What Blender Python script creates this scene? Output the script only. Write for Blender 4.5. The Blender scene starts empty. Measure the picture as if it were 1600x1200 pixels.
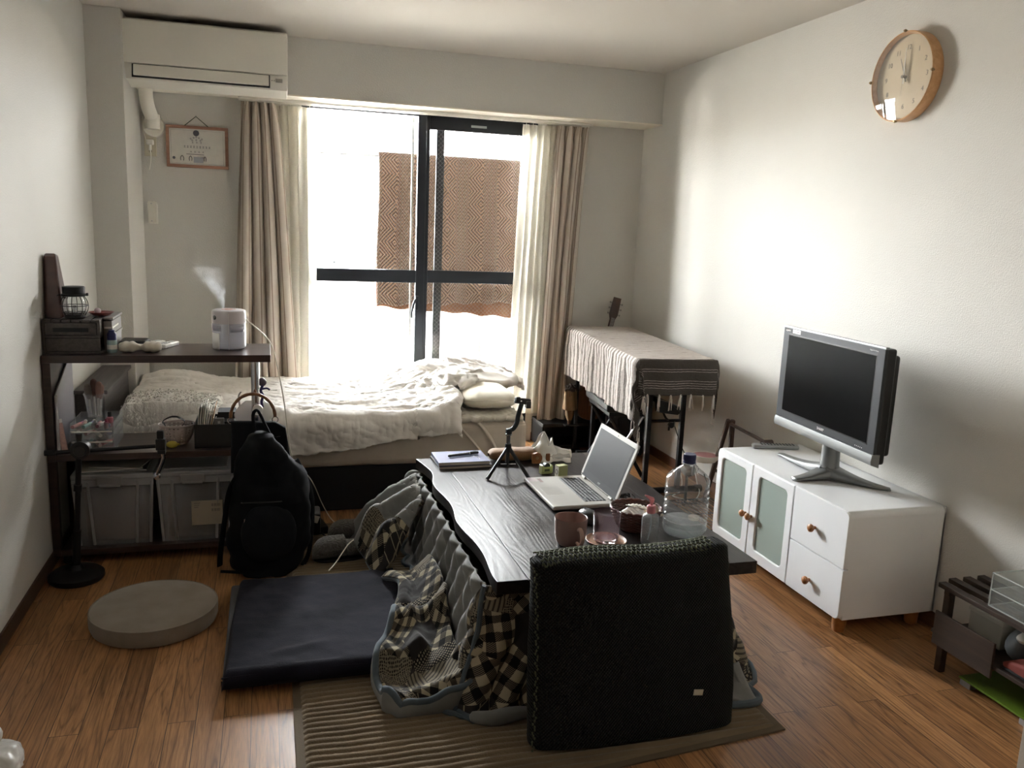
import bpy, bmesh, math, random
from mathutils import Vector, Matrix, noise
PI = math.pi
sc = bpy.context.scene
COL = sc.collection
rnd = random.Random(7)

# ------------------------------------------------------------------ helpers
def lin(c):
    return tuple((v / 12.92 if v <= .04045 else ((v + .055) / 1.055) ** 2.4) for v in c)

def rgb(r, g, b):
    return lin((r / 255, g / 255, b / 255)) + (1,)

def V(*a):
    return Vector(a)

class MB:
    """collects shapes into one bmesh"""
    def __init__(s):
        s.bm = bmesh.new()
        s.uv = s.bm.loops.layers.uv.new('UVMap')
    def _add(s, verts, faces, mi=0, smooth=True, uvs=None):
        vs = [s.bm.verts.new(v) for v in verts]
        out = []
        for f in faces:
            try:
                fc = s.bm.faces.new([vs[i] for i in f])
            except ValueError:
                continue
            fc.material_index = mi
            fc.smooth = smooth
            if uvs:
                for l, i in zip(fc.loops, f):
                    l[s.uv].uv = uvs[i]
            out.append(fc)
        return vs
    def box(s, x0, x1, y0, y1, z0, z1, bev=0, seg=2, mi=0, rot=None, about=None):
        b = bmesh.new()
        bmesh.ops.create_cube(b, size=1)
        for v in b.verts:
            v.co = Vector(((x0 + x1) / 2 + v.co.x * (x1 - x0), (y0 + y1) / 2 + v.co.y * (y1 - y0), (z0 + z1) / 2 + v.co.z * (z1 - z0)))
        if bev:
            bmesh.ops.bevel(b, geom=b.edges[:], offset=bev, segments=seg, profile=.5, affect='EDGES')
        s._merge(b, mi, rot, about)
        return s
    def _merge(s, b, mi=0, rot=None, about=None):
        if rot is not None:
            c = Vector(about) if about is not None else Vector((0, 0, 0))
            for v in b.verts:
                v.co = rot @ (v.co - c) + c
        b.verts.ensure_lookup_table(); b.verts.index_update()
        s._add([v.co.copy() for v in b.verts], [[v.index for v in f.verts] for f in b.faces], mi)
        b.free()
    def cyl(s, p0, p1, r0, r1=None, n=24, caps=True, mi=0):
        r1 = r0 if r1 is None else r1
        p0 = Vector(p0); p1 = Vector(p1)
        d = (p1 - p0).normalized()
        a = d.orthogonal().normalized(); b = d.cross(a)
        vs = []
        for p, r in ((p0, r0), (p1, r1)):
            for i in range(n):
                t = 2 * PI * i / n
                vs.append(p + a * r * math.cos(t) + b * r * math.sin(t))
        fs = [[i, (i + 1) % n, n + (i + 1) % n, n + i] for i in range(n)]
        if caps:
            fs += [list(range(n))[::-1], list(range(n, 2 * n))]
        s._add(vs, fs, mi)
        return s
    def lathe(s, prof, c=(0, 0, 0), n=32, mi=0, rot=None):
        vs = []; c = Vector(c)
        for r, z in prof:
            for i in range(n):
                t = 2 * PI * i / n
                p = Vector((r * math.cos(t), r * math.sin(t), z))
                if rot is not None: p = rot @ p
                vs.append(c + p)
        fs = []
        for k in range(len(prof) - 1):
            for i in range(n):
                j = (i + 1) % n
                fs.append([k * n + i, k * n + j, (k + 1) * n + j, (k + 1) * n + i])
        s._add(vs, fs, mi)
        bmesh.ops.remove_doubles(s.bm, verts=s.bm.verts[-len(vs):], dist=1e-5)
        return s
    def tube(s, pts, r, n=8, mi=0, sub=0, flat=1.0, closed=False):
        P = [Vector(p) for p in pts]
        if sub:
            Q = []
            m = len(P)
            rng = range(m if closed else m - 1)
            for i in rng:
                if closed:
                    a, b, c, d = P[(i - 1) % m], P[i], P[(i + 1) % m], P[(i + 2) % m]
                else:
                    a, b, c, d = P[max(i - 1, 0)], P[i], P[i + 1], P[min(i + 2, m - 1)]
                for k in range(sub):
                    t = k / sub
                    Q.append(.5 * ((2 * b) + (c - a) * t + (2 * a - 5 * b + 4 * c - d) * t * t + (3 * b - a - 3 * c + d) * t ** 3))
            if not closed: Q.append(P[-1])
            P = Q
        m = len(P); vs = []; prev = None
        for i, p in enumerate(P):
            if closed:
                d = P[(i + 1) % m] - P[(i - 1) % m]
            else:
                d = P[min(i + 1, m - 1)] - P[max(i - 1, 0)]
            if d.length < 1e-9: d = Vector((0, 0, 1))
            d.normalize()
            if prev is None:
                a = d.orthogonal().normalized()
            else:
                a = prev - d * prev.dot(d)
                a = a.normalized() if a.length > 1e-6 else d.orthogonal().normalized()
            prev = a
            b = d.cross(a)
            rr = r(i / (m - 1)) if callable(r) else r
            for k in range(n):
                t = 2 * PI * k / n
                vs.append(p + a * rr * math.cos(t) + b * rr * flat * math.sin(t))
        fs = []
        for i in range(m if closed else m - 1):
            for k in range(n):
                l = (k + 1) % n; i2 = (i + 1) % m
                fs.append([i * n + k, i * n + l, i2 * n + l, i2 * n + k])
        if not closed:
            fs += [list(range(n))[::-1], list(range((m - 1) * n, m * n))]
        s._add(vs, fs, mi)
        return s
    def grid(s, fn, nu, nv, cu=False, cv=False, mi=0, us=1, vs_=1):
        pts = []; uvs = []
        for j in range(nv + (0 if cv else 1)):
            for i in range(nu + (0 if cu else 1)):
                u = i / nu; v = j / nv
                pts.append(Vector(fn(u, v))); uvs.append((u * us, v * vs_))
        W = nu if cu else nu + 1; H = nv if cv else nv + 1
        fs = []
        for j in range(nv):
            for i in range(nu):
                a = j * W + i; b = j * W + (i + 1) % W; c = ((j + 1) % H) * W + (i + 1) % W; d = ((j + 1) % H) * W + i
                fs.append([a, b, c, d])
        s._add(pts, fs, mi, uvs=uvs)
        return s
    def prism(s, outline, axis, a0, a1, bev=0, seg=2, mi=0, rot=None, about=None):
        """outline in the two other axes (x,y,z order), extruded along axis"""
        b = bmesh.new()
        def mk(p, a):
            if axis == 'x': return Vector((a, p[0], p[1]))
            if axis == 'y': return Vector((p[0], a, p[1]))
            return Vector((p[0], p[1], a))
        v0 = [b.verts.new(mk(p, a0)) for p in outline]
        v1 = [b.verts.new(mk(p, a1)) for p in outline]
        n = len(outline)
        b.faces.new(v0[::-1]); b.faces.new(v1)
        for i in range(n):
            b.faces.new([v0[i], v0[(i + 1) % n], v1[(i + 1) % n], v1[i]])
        bmesh.ops.recalc_face_normals(b, faces=b.faces)
        if bev:
            es = [e for e in b.edges if (e.verts[0] in v0) == (e.verts[1] in v0)]
            bmesh.ops.bevel(b, geom=es, offset=bev, segments=seg, profile=.5, affect='EDGES')
        s._merge(b, mi, rot, about)
        return s
    def ball(s, c, r, sx=1, sy=1, sz=1, n=20, mi=0, rot=None):
        b = bmesh.new()
        bmesh.ops.create_uvsphere(b, u_segments=n, v_segments=max(8, n // 2), radius=r)
        for v in b.verts:
            p = Vector((v.co.x * sx, v.co.y * sy, v.co.z * sz))
            if rot is not None: p = rot @ p
            v.co = p + Vector(c)
        s._merge(b, mi)
        return s
    def frame(s, x0, x1, z0, z1, y0, y1, w, bev=0, mi=0, rad=0):
        """rectangular picture-frame ring in xz with depth y0..y1"""
        s.box(x0, x1, y0, y1, z1 - w, z1, bev, mi=mi); s.box(x0, x1, y0, y1, z0, z0 + w, bev, mi=mi)
        s.box(x0, x0 + w, y0, y1, z0 + w, z1 - w, bev, mi=mi); s.box(x1 - w, x1, y0, y1, z0 + w, z1 - w, bev, mi=mi)
        return s
    def noise(s, amp, freq, seed=0, zonly=False):
        for v in s.bm.verts:
            p = v.co * freq + Vector((seed, seed * 1.7, 0))
            n = noise.noise_vector(p) * amp
            if zonly: n = Vector((0, 0, n.z))
            v.co += n
        return s
    def rot(s, R, about=(0, 0, 0)):
        c = Vector(about)
        for v in s.bm.verts: v.co = R @ (v.co - c) + c
        return s
    def move(s, d):
        for v in s.bm.verts: v.co += Vector(d)
        return s

def rz(a): return Matrix.Rotation(math.radians(a), 3, 'Z')
def rx(a): return Matrix.Rotation(math.radians(a), 3, 'X')
def ry(a): return Matrix.Rotation(math.radians(a), 3, 'Y')

WORLD = {}
def T(name, label, cat, loc=(0, 0, 0), rot=0, group=None, w=False):
    """Empty at the base of a thing; w: its parts are given in world coordinates"""
    o = bpy.data.objects.new(name, None)
    COL.objects.link(o)
    o.empty_display_size = .05
    o.location = loc; o.rotation_euler = (0, 0, math.radians(rot))
    o['label'] = label; o['category'] = cat
    if group: o['group'] = group
    WORLD[o.name] = w
    return o

def obj(name, mb, m, parent=None, ang=38, recalc=True, label=None, thick=0, sub=0, off=0):
    bm = mb.bm
    if recalc: bmesh.ops.recalc_face_normals(bm, faces=bm.faces)
    me = bpy.data.meshes.new(name)
    root = parent
    while root is not None and root.parent is not None: root = root.parent
    if root is not None and WORLD.get(root.name):
        d = Vector(root.location)
        for v in bm.verts: v.co -= d
    o = bpy.data.objects.new(name, me)
    if parent is None and root is None:
        # origin at the base centre of the mesh
        xs = [v.co.x for v in bm.verts]; ys = [v.co.y for v in bm.verts]; zs = [v.co.z for v in bm.verts]
        c = Vector(((min(xs) + max(xs)) / 2, (min(ys) + max(ys)) / 2, min(zs)))
        for v in bm.verts: v.co -= c
        o.location = c
    bm.to_mesh(me); bm.free()
    for x in (m if isinstance(m, (list, tuple)) else [m]): me.materials.append(x)
    me.shade_smooth()
    me.set_sharp_from_angle(angle=math.radians(ang))
    COL.objects.link(o)
    if parent is not None: o.parent = parent
    if label: o['label'] = label
    if sub:
        md = o.modifiers.new('sub', 'SUBSURF'); md.levels = sub; md.render_levels = sub
    if ang < 90 and len(me.polygons) < 6000:
        md = o.modifiers.new('weighted', 'WEIGHTED_NORMAL'); md.keep_sharp = True; md.weight = 60
    if thick:
        md = o.modifiers.new('thick', 'SOLIDIFY'); md.thickness = thick; md.offset = off
    return o

def tag(o, label, cat, group=None, kind=None):
    o['label'] = label; o['category'] = cat
    if group: o['group'] = group
    if kind: o['kind'] = kind
    return o

def struct(name, mb, m, **k):
    o = obj(name, mb, m, **k); o['kind'] = 'structure'
    return o

def dup(root, loc, rot=0, label=None, group=None):
    r = root.copy(); COL.objects.link(r); r.location = loc; r.rotation_euler = (0, 0, math.radians(rot))
    if label: r['label'] = label
    if group: r['group'] = group
    for ch in list(root.children):
        c = ch.copy(); COL.objects.link(c); c.parent = r
        for g in ch.children:
            d = g.copy(); COL.objects.link(d); d.parent = c
    return r

def text(name, s, size, m, parent, loc, R, ext=.0004):
    """lettering as a thin mesh; R maps text x,y,z into the world"""
    cu = bpy.data.curves.new('t', 'FONT'); cu.body = s; cu.size = size; cu.extrude = ext
    cu.align_x = 'CENTER'; cu.align_y = 'CENTER'; cu.resolution_u = 3
    to = bpy.data.objects.new('t', cu); COL.objects.link(to)
    bpy.context.view_layer.update()
    dg = bpy.context.evaluated_depsgraph_get()
    me = bpy.data.meshes.new_from_object(to.evaluated_get(dg))
    bpy.data.objects.remove(to)
    b = MB(); b.bm.free(); b.bm = bmesh.new(); b.bm.from_mesh(me); bpy.data.meshes.remove(me)
    for v in b.bm.verts: v.co = R @ v.co + Vector(loc)
    return obj(name, b, m, parent, recalc=False)

# ------------------------------------------------------------------ materials
def mk(name):
    m = bpy.data.materials.new(name); m.use_nodes = True
    nt = m.node_tree; nt.nodes.clear()
    out = nt.nodes.new('ShaderNodeOutputMaterial')
    return m, nt, out
def N(nt, t, **k):
    n = nt.nodes.new(t)
    for a, b in k.items():
        if a.startswith('i_'):
            n.inputs[a[2:].replace('_', ' ')].default_value = b
        else: setattr(n, a, b)
    return n
def L(nt, a, b): nt.links.new(a, b)
def coords(nt, uv=False, scale=(1, 1, 1), rot=(0, 0, 0), loc=(0, 0, 0)):
    tc = nt.nodes.new('ShaderNodeTexCoord'); mp = nt.nodes.new('ShaderNodeMapping')
    mp.inputs['Scale'].default_value = scale; mp.inputs['Rotation'].default_value = rot; mp.inputs['Location'].default_value = loc
    L(nt, tc.outputs['UV' if uv else 'Object'], mp.inputs['Vector'])
    return mp.outputs['Vector']
def ramp(nt, fac, stops):
    r = nt.nodes.new('ShaderNodeValToRGB')
    e = r.color_ramp.elements
    while len(e) > 1: e.remove(e[-1])
    e[0].position = stops[0][0]; e[0].color = stops[0][1]
    for p, c in stops[1:]:
        x = e.new(p); x.color = c
    L(nt, fac, r.inputs['Fac'])
    return r.outputs['Color']
def bump(nt, h, strength, dist=.01, normal=None):
    b = nt.nodes.new('ShaderNodeBump'); b.inputs['Strength'].default_value = strength; b.inputs['Distance'].default_value = dist
    L(nt, h, b.inputs['Height'])
    if normal is not None: L(nt, normal, b.inputs['Normal'])
    return b.outputs['Normal']

def M(name, col, rough=.5, metal=0, var=.0, vs=20, bs=0, bstr=.3, bdist=.002, spec=.5, sheen=0, trans=0, coat=0, ior=1.45, alpha=1, stretch=None, emit=None):
    """plain surface with optional noise colour variation (var) and noise bump (bs scale)"""
    m, nt, out = mk(name)
    p = nt.nodes.new('ShaderNodeBsdfPrincipled')
    p.inputs['Base Color'].default_value = col; p.inputs['Roughness'].default_value = rough
    p.inputs['Metallic'].default_value = metal; p.inputs['Specular IOR Level'].default_value = spec
    p.inputs['Sheen Weight'].default_value = sheen; p.inputs['Transmission Weight'].default_value = trans
    p.inputs['Coat Weight'].default_value = coat; p.inputs['IOR'].default_value = ior; p.inputs['Alpha'].default_value = alpha
    if emit: p.inputs['Emission Color'].default_value = emit[0]; p.inputs['Emission Strength'].default_value = emit[1]
    v = coords(nt, scale=stretch or (1, 1, 1)) if (var or bs) else None
    if var:
        n = N(nt, 'ShaderNodeTexNoise'); n.inputs['Scale'].default_value = vs; n.inputs['Detail'].default_value = 5
        L(nt, v, n.inputs['Vector'])
        lo = tuple(c * (1 - var) for c in col[:3]) + (1,); hi = tuple(min(1, c * (1 + var)) for c in col[:3]) + (1,)
        L(nt, ramp(nt, n.outputs['Fac'], [(.3, lo), (.7, hi)]), p.inputs['Base Color'])
    if bs:
        n = N(nt, 'ShaderNodeTexNoise'); n.inputs['Scale'].default_value = bs; n.inputs['Detail'].default_value = 6
        L(nt, v, n.inputs['Vector'])
        L(nt, bump(nt, n.outputs['Fac'], bstr, bdist), p.inputs['Normal'])
    L(nt, p.outputs[0], out.inputs[0])
    return m

def thin_fresnel(nt, ior):
    """reflectance of a thin sheet, the same on front and back faces"""
    g = nt.nodes.new('ShaderNodeNewGeometry'); m = nt.nodes.new('ShaderNodeMath'); m.operation = 'MULTIPLY_ADD'
    L(nt, g.outputs['Backfacing'], m.inputs[0]); m.inputs[1].default_value = 1 / ior - ior; m.inputs[2].default_value = ior
    f = nt.nodes.new('ShaderNodeFresnel'); L(nt, m.outputs[0], f.inputs[0])
    return f

def clear(name, col=(1, 1, 1, 1), rough=.02, alpha=.25, spec=.8):
    """thin clear plastic or pane: see-through, a little body colour, glossy by angle"""
    m, nt, out = mk(name)
    t = nt.nodes.new('ShaderNodeBsdfTransparent'); t.inputs[0].default_value = tuple(1 - (1 - c) * .35 for c in col[:3]) + (1,)
    d = nt.nodes.new('ShaderNodeBsdfDiffuse'); d.inputs[0].default_value = col
    g = nt.nodes.new('ShaderNodeBsdfGlossy'); g.inputs['Roughness'].default_value = rough
    fr = thin_fresnel(nt, 1.4)
    k = nt.nodes.new('ShaderNodeMath'); k.operation = 'MULTIPLY'; k.inputs[1].default_value = 1.0; k.use_clamp = True; L(nt, fr.outputs[0], k.inputs[0])
    m1 = nt.nodes.new('ShaderNodeMixShader'); m1.inputs[0].default_value = alpha; L(nt, t.outputs[0], m1.inputs[1]); L(nt, d.outputs[0], m1.inputs[2])
    m2 = nt.nodes.new('ShaderNodeMixShader'); L(nt, k.outputs[0], m2.inputs[0]); L(nt, m1.outputs[0], m2.inputs[1]); L(nt, g.outputs[0], m2.inputs[2])
    L(nt, m2.outputs[0], out.inputs[0])
    return m

def glassy(name, col=(1, 1, 1, 1), rough=0, ior=1.45):
    m, nt, out = mk(name)
    g = nt.nodes.new('ShaderNodeBsdfPrincipled')
    g.inputs['Base Color'].default_value = col; g.inputs['Roughness'].default_value = rough
    g.inputs['Transmission Weight'].default_value = 1; g.inputs['IOR'].default_value = ior
    L(nt, g.outputs[0], out.inputs[0])
    return m

def wood(name, c0, c1, axis='y', scale=1, rough=.4, bstr=.15, dens=60, coat=0):
    """straight grain running along the axis"""
    m, nt, out = mk(name)
    st = {'x': (.06, 1, 1), 'y': (1, .06, 1), 'z': (1, 1, .06)}[axis]
    v = coords(nt, scale=tuple(a * scale for a in st))
    n = N(nt, 'ShaderNodeTexNoise'); n.inputs['Scale'].default_value = dens; n.inputs['Detail'].default_value = 6; n.inputs['Distortion'].default_value = .6
    L(nt, v, n.inputs['Vector'])
    p = nt.nodes.new('ShaderNodeBsdfPrincipled'); p.inputs['Roughness'].default_value = rough; p.inputs['Coat Weight'].default_value = coat
    L(nt, ramp(nt, n.outputs['Fac'], [(.32, c0), (.68, c1)]), p.inputs['Base Color'])
    L(nt, bump(nt, n.outputs['Fac'], bstr, .003), p.inputs['Normal'])
    L(nt, p.outputs[0], out.inputs[0])
    return m

def weave(name, col, col2, scale=400, rough=.9, bstr=.4, sheen=.2, trans=0, uv=False):
    """woven cloth: two crossed waves, fine"""
    m, nt, out = mk(name)
    v = coords(nt, uv=uv)
    a = N(nt, 'ShaderNodeTexNoise'); a.inputs['Scale'].default_value = scale * .9; a.inputs['Detail'].default_value = 2
    b = N(nt, 'ShaderNodeTexVoronoi'); b.inputs['Scale'].default_value = scale * .8
    n = N(nt, 'ShaderNodeTexNoise'); n.inputs['Scale'].default_value = 12; n.inputs['Detail'].default_value = 8
    for x in (a, b, n): L(nt, v, x.inputs['Vector'])
    mm = nt.nodes.new('ShaderNodeMath'); mm.operation = 'MULTIPLY'; L(nt, a.outputs['Fac'], mm.inputs[0]); L(nt, b.outputs['Distance'], mm.inputs[1])
    p = nt.nodes.new('ShaderNodeBsdfPrincipled'); p.inputs['Roughness'].default_value = rough; p.inputs['Sheen Weight'].default_value = sheen
    p.inputs['Specular IOR Level'].default_value = .2
    L(nt, ramp(nt, n.outputs['Fac'], [(.3, col), (.7, col2)]), p.inputs['Base Color'])
    L(nt, bump(nt, mm.outputs[0], bstr, .001), p.inputs['Normal'])
    if trans:
        t = nt.nodes.new('ShaderNodeBsdfTranslucent'); t.inputs[0].default_value = col2
        mx = nt.nodes.new('ShaderNodeMixShader'); mx.inputs[0].default_value = trans
        L(nt, p.outputs[0], mx.inputs[1]); L(nt, t.outputs[0], mx.inputs[2]); L(nt, mx.outputs[0], out.inputs[0])
    else: L(nt, p.outputs[0], out.inputs[0])
    return m

WHITE = M('white_plastic', rgb(232, 230, 222), .35)
WHITEP = M('white_paper', rgb(225, 222, 214), .8, var=.05, vs=30)
BLACKP = M('black_plastic', rgb(22, 23, 25), .35, bs=300, bstr=.05)
BLACKM = M('black_metal', rgb(24, 24, 26), .45, metal=.3, bs=200, bstr=.05)
STEEL = M('brushed_steel', rgb(190, 190, 190), .28, metal=1, bs=80, bstr=.03)
SILVER = M('silver_plastic', rgb(165, 167, 170), .35, metal=.6)
WALLM = M('wallpaper', rgb(209, 207, 201), .85, bs=180, bstr=.5, bdist=.004, var=.015, vs=3, spec=.2)
CEILM = M('ceiling_paper', rgb(196, 191, 182), .9, bs=150, bstr=.3, bdist=.003, spec=.2)
SHELFW = wood('dark_shelf_wood', rgb(48, 36, 34), rgb(66, 50, 46), 'x', rough=.28, bstr=.05)
CORDW = M('white_cord', rgb(215, 212, 200), .5)
# ------------------------------------------------------------------ camera, world, sun
CAMH = 1.4155
F = 1308.6
yaw, pit, rol = .28659, .1837, .04055
fw = V(math.sin(yaw) * math.cos(pit), math.cos(yaw) * math.cos(pit), -math.sin(pit))
rt = V(math.cos(yaw), -math.sin(yaw), 0); up = rt.cross(fw)
r2 = rt * math.cos(rol) + up * math.sin(rol); u2 = up * math.cos(rol) - rt * math.sin(rol)
cd = bpy.data.cameras.new('camera'); cam = bpy.data.objects.new('camera', cd); COL.objects.link(cam)
cam.matrix_world = Matrix(((r2.x, u2.x, -fw.x, 0), (r2.y, u2.y, -fw.y, 0), (r2.z, u2.z, -fw.z, CAMH), (0, 0, 0, 1)))
cd.sensor_width = 36; cd.lens = F * 36 / 1600; cd.clip_start = .02; cd.clip_end = 200
sc.camera = cam
w = bpy.data.worlds.new('sky'); sc.world = w; w.use_nodes = True
wn = w.node_tree; wn.nodes.clear()
wo = wn.nodes.new('ShaderNodeOutputWorld'); bg = wn.nodes.new('ShaderNodeBackground')
tcw = wn.nodes.new('ShaderNodeTexCoord'); sp = wn.nodes.new('ShaderNodeSeparateXYZ'); L(wn, tcw.outputs['Generated'], sp.inputs[0])
# bright overcast sky, a little warmer and dimmer below the horizon
L(wn, ramp(wn, sp.outputs['Z'], [(.0, (.55, .52, .48, 1)), (.02, (.98, .985, 1, 1)), (1, (.93, .97, 1, 1))]), bg.inputs[0])
bg.inputs[1].default_value = SKY = 15
L(wn, bg.outputs[0], wo.inputs[0])
sd = bpy.data.lights.new('sun', 'SUN'); sd.energy = 3; sd.angle = math.radians(2); sd.color = (1, .95, .86)
so = bpy.data.objects.new('sun', sd); COL.objects.link(so)
sdir = V(.25, -1, -1.75).normalized()     # travelling into the room, steep
so.rotation_euler = sdir.to_track_quat('-Z', 'Y').to_euler()
ad = bpy.data.lights.new('window_portal', 'AREA'); ad.shape = 'RECTANGLE'; ad.size = 1.46; ad.size_y = 2.12
ad.cycles.is_portal = True
ao = bpy.data.objects.new('window_portal', ad); COL.objects.link(ao); ao.location = (.93, 5.281, 1.06); ao.rotation_euler = (-PI / 2, 0, 0)
sc.view_settings.view_transform = 'Standard'; sc.view_settings.look = 'None'; sc.view_settings.gamma = 1
sc.view_settings.use_curve_mapping = False; sc.view_settings.exposure = 3.38
sc.cycles.use_denoising = True
sc.cycles.max_bounces = 10; sc.cycles.diffuse_bounces = 6; sc.cycles.transparent_max_bounces = 24; sc.cycles.transmission_bounces = 10
sc.cycles.caustics_reflective = False; sc.cycles.caustics_refractive = False
sc.cycles.sample_clamp_indirect = 8

# ------------------------------------------------------------------ room shell
XL, XR, YB, H = -.85, 2.392, 5.28, 2.4
Y0 = -3.2
WX0, WX1, WZ1 = .20, 1.66, 2.12      # window opening
struct('wall_left', MB().box(XL - .12, XL, Y0, YB + .2, 0, H), WALLM)
struct('wall_right', MB().box(XR, XR + .12, Y0, YB + .2, 0, H), WALLM)
struct('wall_front', MB().box(XL, XR, Y0 - .12, Y0, 0, H), wood('unseen_dark_wood', rgb(86, 62, 46), rgb(104, 78, 58), 'z'))  # unseen wall, set back and made dark to reduce bounce light
bw = MB(); bw.box(XL, WX0, YB, YB + .14, 0, H); bw.box(WX1, XR, YB, YB + .14, 0, H); bw.box(WX0, WX1, YB, YB + .14, WZ1, H)
struct('wall_back', bw, WALLM)
struct('ceiling', MB().box(XL, XR, Y0, YB, H, H + .1), CEILM)
struct('wall_pillar', MB().box(XL, -.68, 4.742, YB, 0, H, .004), WALLM)
struct('wall_header', MB().box(-.68, XR, 5.013, 5.12, 2.095, H, .003), WALLM)
struct('trim_1', MB().box(-.68, XR, 5.006, YB, 2.086, 2.0945, .002), M('header_trim', rgb(236, 230, 216), .5))
# short return of the entrance wall at the right edge of the view
struct('wall_entry', MB().box(1.46, XR, .95, 1.188, 0, H, .002), M('entry_wallpaper', rgb(190, 180, 166), .9, bs=260, bstr=.22, bdist=.002, spec=.1))
# floor: narrow oak strips laid towards the window
m, nt, out = mk('oak_floor')
v = coords(nt, rot=(0, 0, PI / 2))
br = N(nt, 'ShaderNodeTexBrick'); br.offset = .37; br.inputs['Scale'].default_value = 1; br.inputs['Brick Width'].default_value = .9
br.inputs['Row Height'].default_value = .0758; br.inputs['Mortar Size'].default_value = .0011; br.inputs['Mortar Smooth'].default_value = .3; br.inputs['Bias'].default_value = 0
br.inputs['Color1'].default_value = (0, 0, 0, 1); br.inputs['Color2'].default_value = (1, 1, 1, 1); br.inputs['Mortar'].default_value = (.5, .5, .5, 1)
L(nt, v, br.inputs['Vector'])
wv = coords(nt, scale=(1, .055, 1))
# shift the grain from board to board
off = nt.nodes.new('ShaderNodeVectorMath'); off.operation = 'MULTIPLY_ADD'; off.inputs[1].default_value = (3, 5, 0)
L(nt, br.outputs['Color'], off.inputs[0]); L(nt, wv, off.inputs[2])
n1 = N(nt, 'ShaderNodeTexNoise'); n1.inputs['Scale'].default_value = 11; n1.inputs['Detail'].default_value = 3; n1.inputs['Distortion'].default_value = 1.2; L(nt, off.outputs[0], n1.inputs['Vector'])
mlt = nt.nodes.new('ShaderNodeMath'); mlt.operation = 'MULTIPLY'; mlt.inputs[1].default_value = 9; L(nt, n1.outputs['Fac'], mlt.inputs[0])
frc = nt.nodes.new('ShaderNodeMath'); frc.operation = 'PINGPONG'; frc.inputs[1].default_value = .5; L(nt, mlt.outputs[0], frc.inputs[0])
n2 = N(nt, 'ShaderNodeTexNoise'); n2.inputs['Scale'].default_value = 260; n2.inputs['Detail'].default_value = 3; L(nt, off.outputs[0], n2.inputs['Vector'])
grain = ramp(nt, frc.outputs[0], [(0, rgb(128, 88, 54)), (.10, rgb(166, 120, 78)), (.5, rgb(186, 138, 92))])
fine = ramp(nt, n2.outputs['Fac'], [(.35, (.62, .6, .58, 1)), (.6, (1, 1, 1, 1))])
mx = N(nt, 'ShaderNodeMix', data_type='RGBA', blend_type='MULTIPLY'); mx.inputs[0].default_value = .8; L(nt, grain, mx.inputs[6]); L(nt, fine, mx.inputs[7])
tint = ramp(nt, br.outputs['Color'], [(0, (.66, .62, .60, 1)), (.5, (.88, .86, .84, 1)), (1, (1.0, 1.0, 1.0, 1))])
mx2 = N(nt, 'ShaderNodeMix', data_type='RGBA', blend_type='MULTIPLY'); mx2.inputs[0].default_value = 1; L(nt, mx.outputs[2], mx2.inputs[6]); L(nt, tint, mx2.inputs[7])
mx3 = N(nt, 'ShaderNodeMix', data_type='RGBA', blend_type='MIX'); L(nt, br.outputs['Fac'], mx3.inputs[0]); L(nt, mx2.outputs[2], mx3.inputs[6]); mx3.inputs[7].default_value = rgb(50, 28, 16)
p = nt.nodes.new('ShaderNodeBsdfPrincipled'); p.inputs['Roughness'].default_value = .38; p.inputs['Specular IOR Level'].default_value = .5
L(nt, mx3.outputs[2], p.inputs['Base Color'])
L(nt, bump(nt, n2.outputs['Fac'], .12, .001), p.inputs['Normal'])
L(nt, p.outputs[0], out.inputs[0])
OAK = m
struct('floor', MB().box(XL, XR, Y0, YB + .1, -.1, 0), OAK)
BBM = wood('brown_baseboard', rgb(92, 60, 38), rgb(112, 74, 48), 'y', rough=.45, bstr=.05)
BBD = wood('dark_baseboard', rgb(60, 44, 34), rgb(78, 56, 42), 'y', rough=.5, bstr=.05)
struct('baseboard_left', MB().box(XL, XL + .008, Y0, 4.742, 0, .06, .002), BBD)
struct('baseboard_right', MB().box(XR - .008, XR, 1.19, YB, 0, .06, .002), BBM)
struct('baseboard_back', MB().box(WX1 + .04, XR - .008, YB - .008, YB, 0, .06, .002), BBM)

# ------------------------------------------------------------------ window
FRM = M('dark_window_metal', rgb(38, 42, 48), .4, metal=.35, bs=150, bstr=.05)
m, nt, out = mk('wired_glass')
t = nt.nodes.new('ShaderNodeBsdfTransparent'); t.inputs[0].default_value = (.98, .985, .98, 1)
g = nt.nodes.new('ShaderNodeBsdfGlossy'); g.inputs['Roughness'].default_value = .02
fr = thin_fresnel(nt, 1.45)
m1 = nt.nodes.new('ShaderNodeMixShader'); L(nt, fr.outputs[0], m1.inputs[0]); L(nt, t.outputs[0], m1.inputs[1]); L(nt, g.outputs[0], m1.inputs[2])
vv = coords(nt, rot=(0, math.radians(45), 0))
sx = nt.nodes.new('ShaderNodeSeparateXYZ'); L(nt, vv, sx.inputs[0])
fs = []
for ax in ('X', 'Z'):
    q = nt.nodes.new('ShaderNodeMath'); q.operation = 'PINGPONG'; q.inputs[1].default_value = .0095; L(nt, sx.outputs[ax], q.inputs[0])
    q2 = nt.nodes.new('ShaderNodeMath'); q2.operation = 'LESS_THAN'; q2.inputs[1].default_value = .00022; L(nt, q.outputs[0], q2.inputs[0]); fs.append(q2)
mxx = nt.nodes.new('ShaderNodeMath'); mxx.operation = 'MAXIMUM'; L(nt, fs[0].outputs[0], mxx.inputs[0]); L(nt, fs[1].outputs[0], mxx.inputs[1])
wr = nt.nodes.new('ShaderNodeBsdfPrincipled'); wr.inputs['Base Color'].default_value = (.30, .30, .30, 1); wr.inputs['Metallic'].default_value = .3; wr.inputs['Roughness'].default_value = .35
m2 = nt.nodes.new('ShaderNodeMixShader'); L(nt, mxx.outputs[0], m2.inputs[0]); L(nt, m1.outputs[0], m2.inputs[1]); L(nt, wr.outputs[0], m2.inputs[2])
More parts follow.
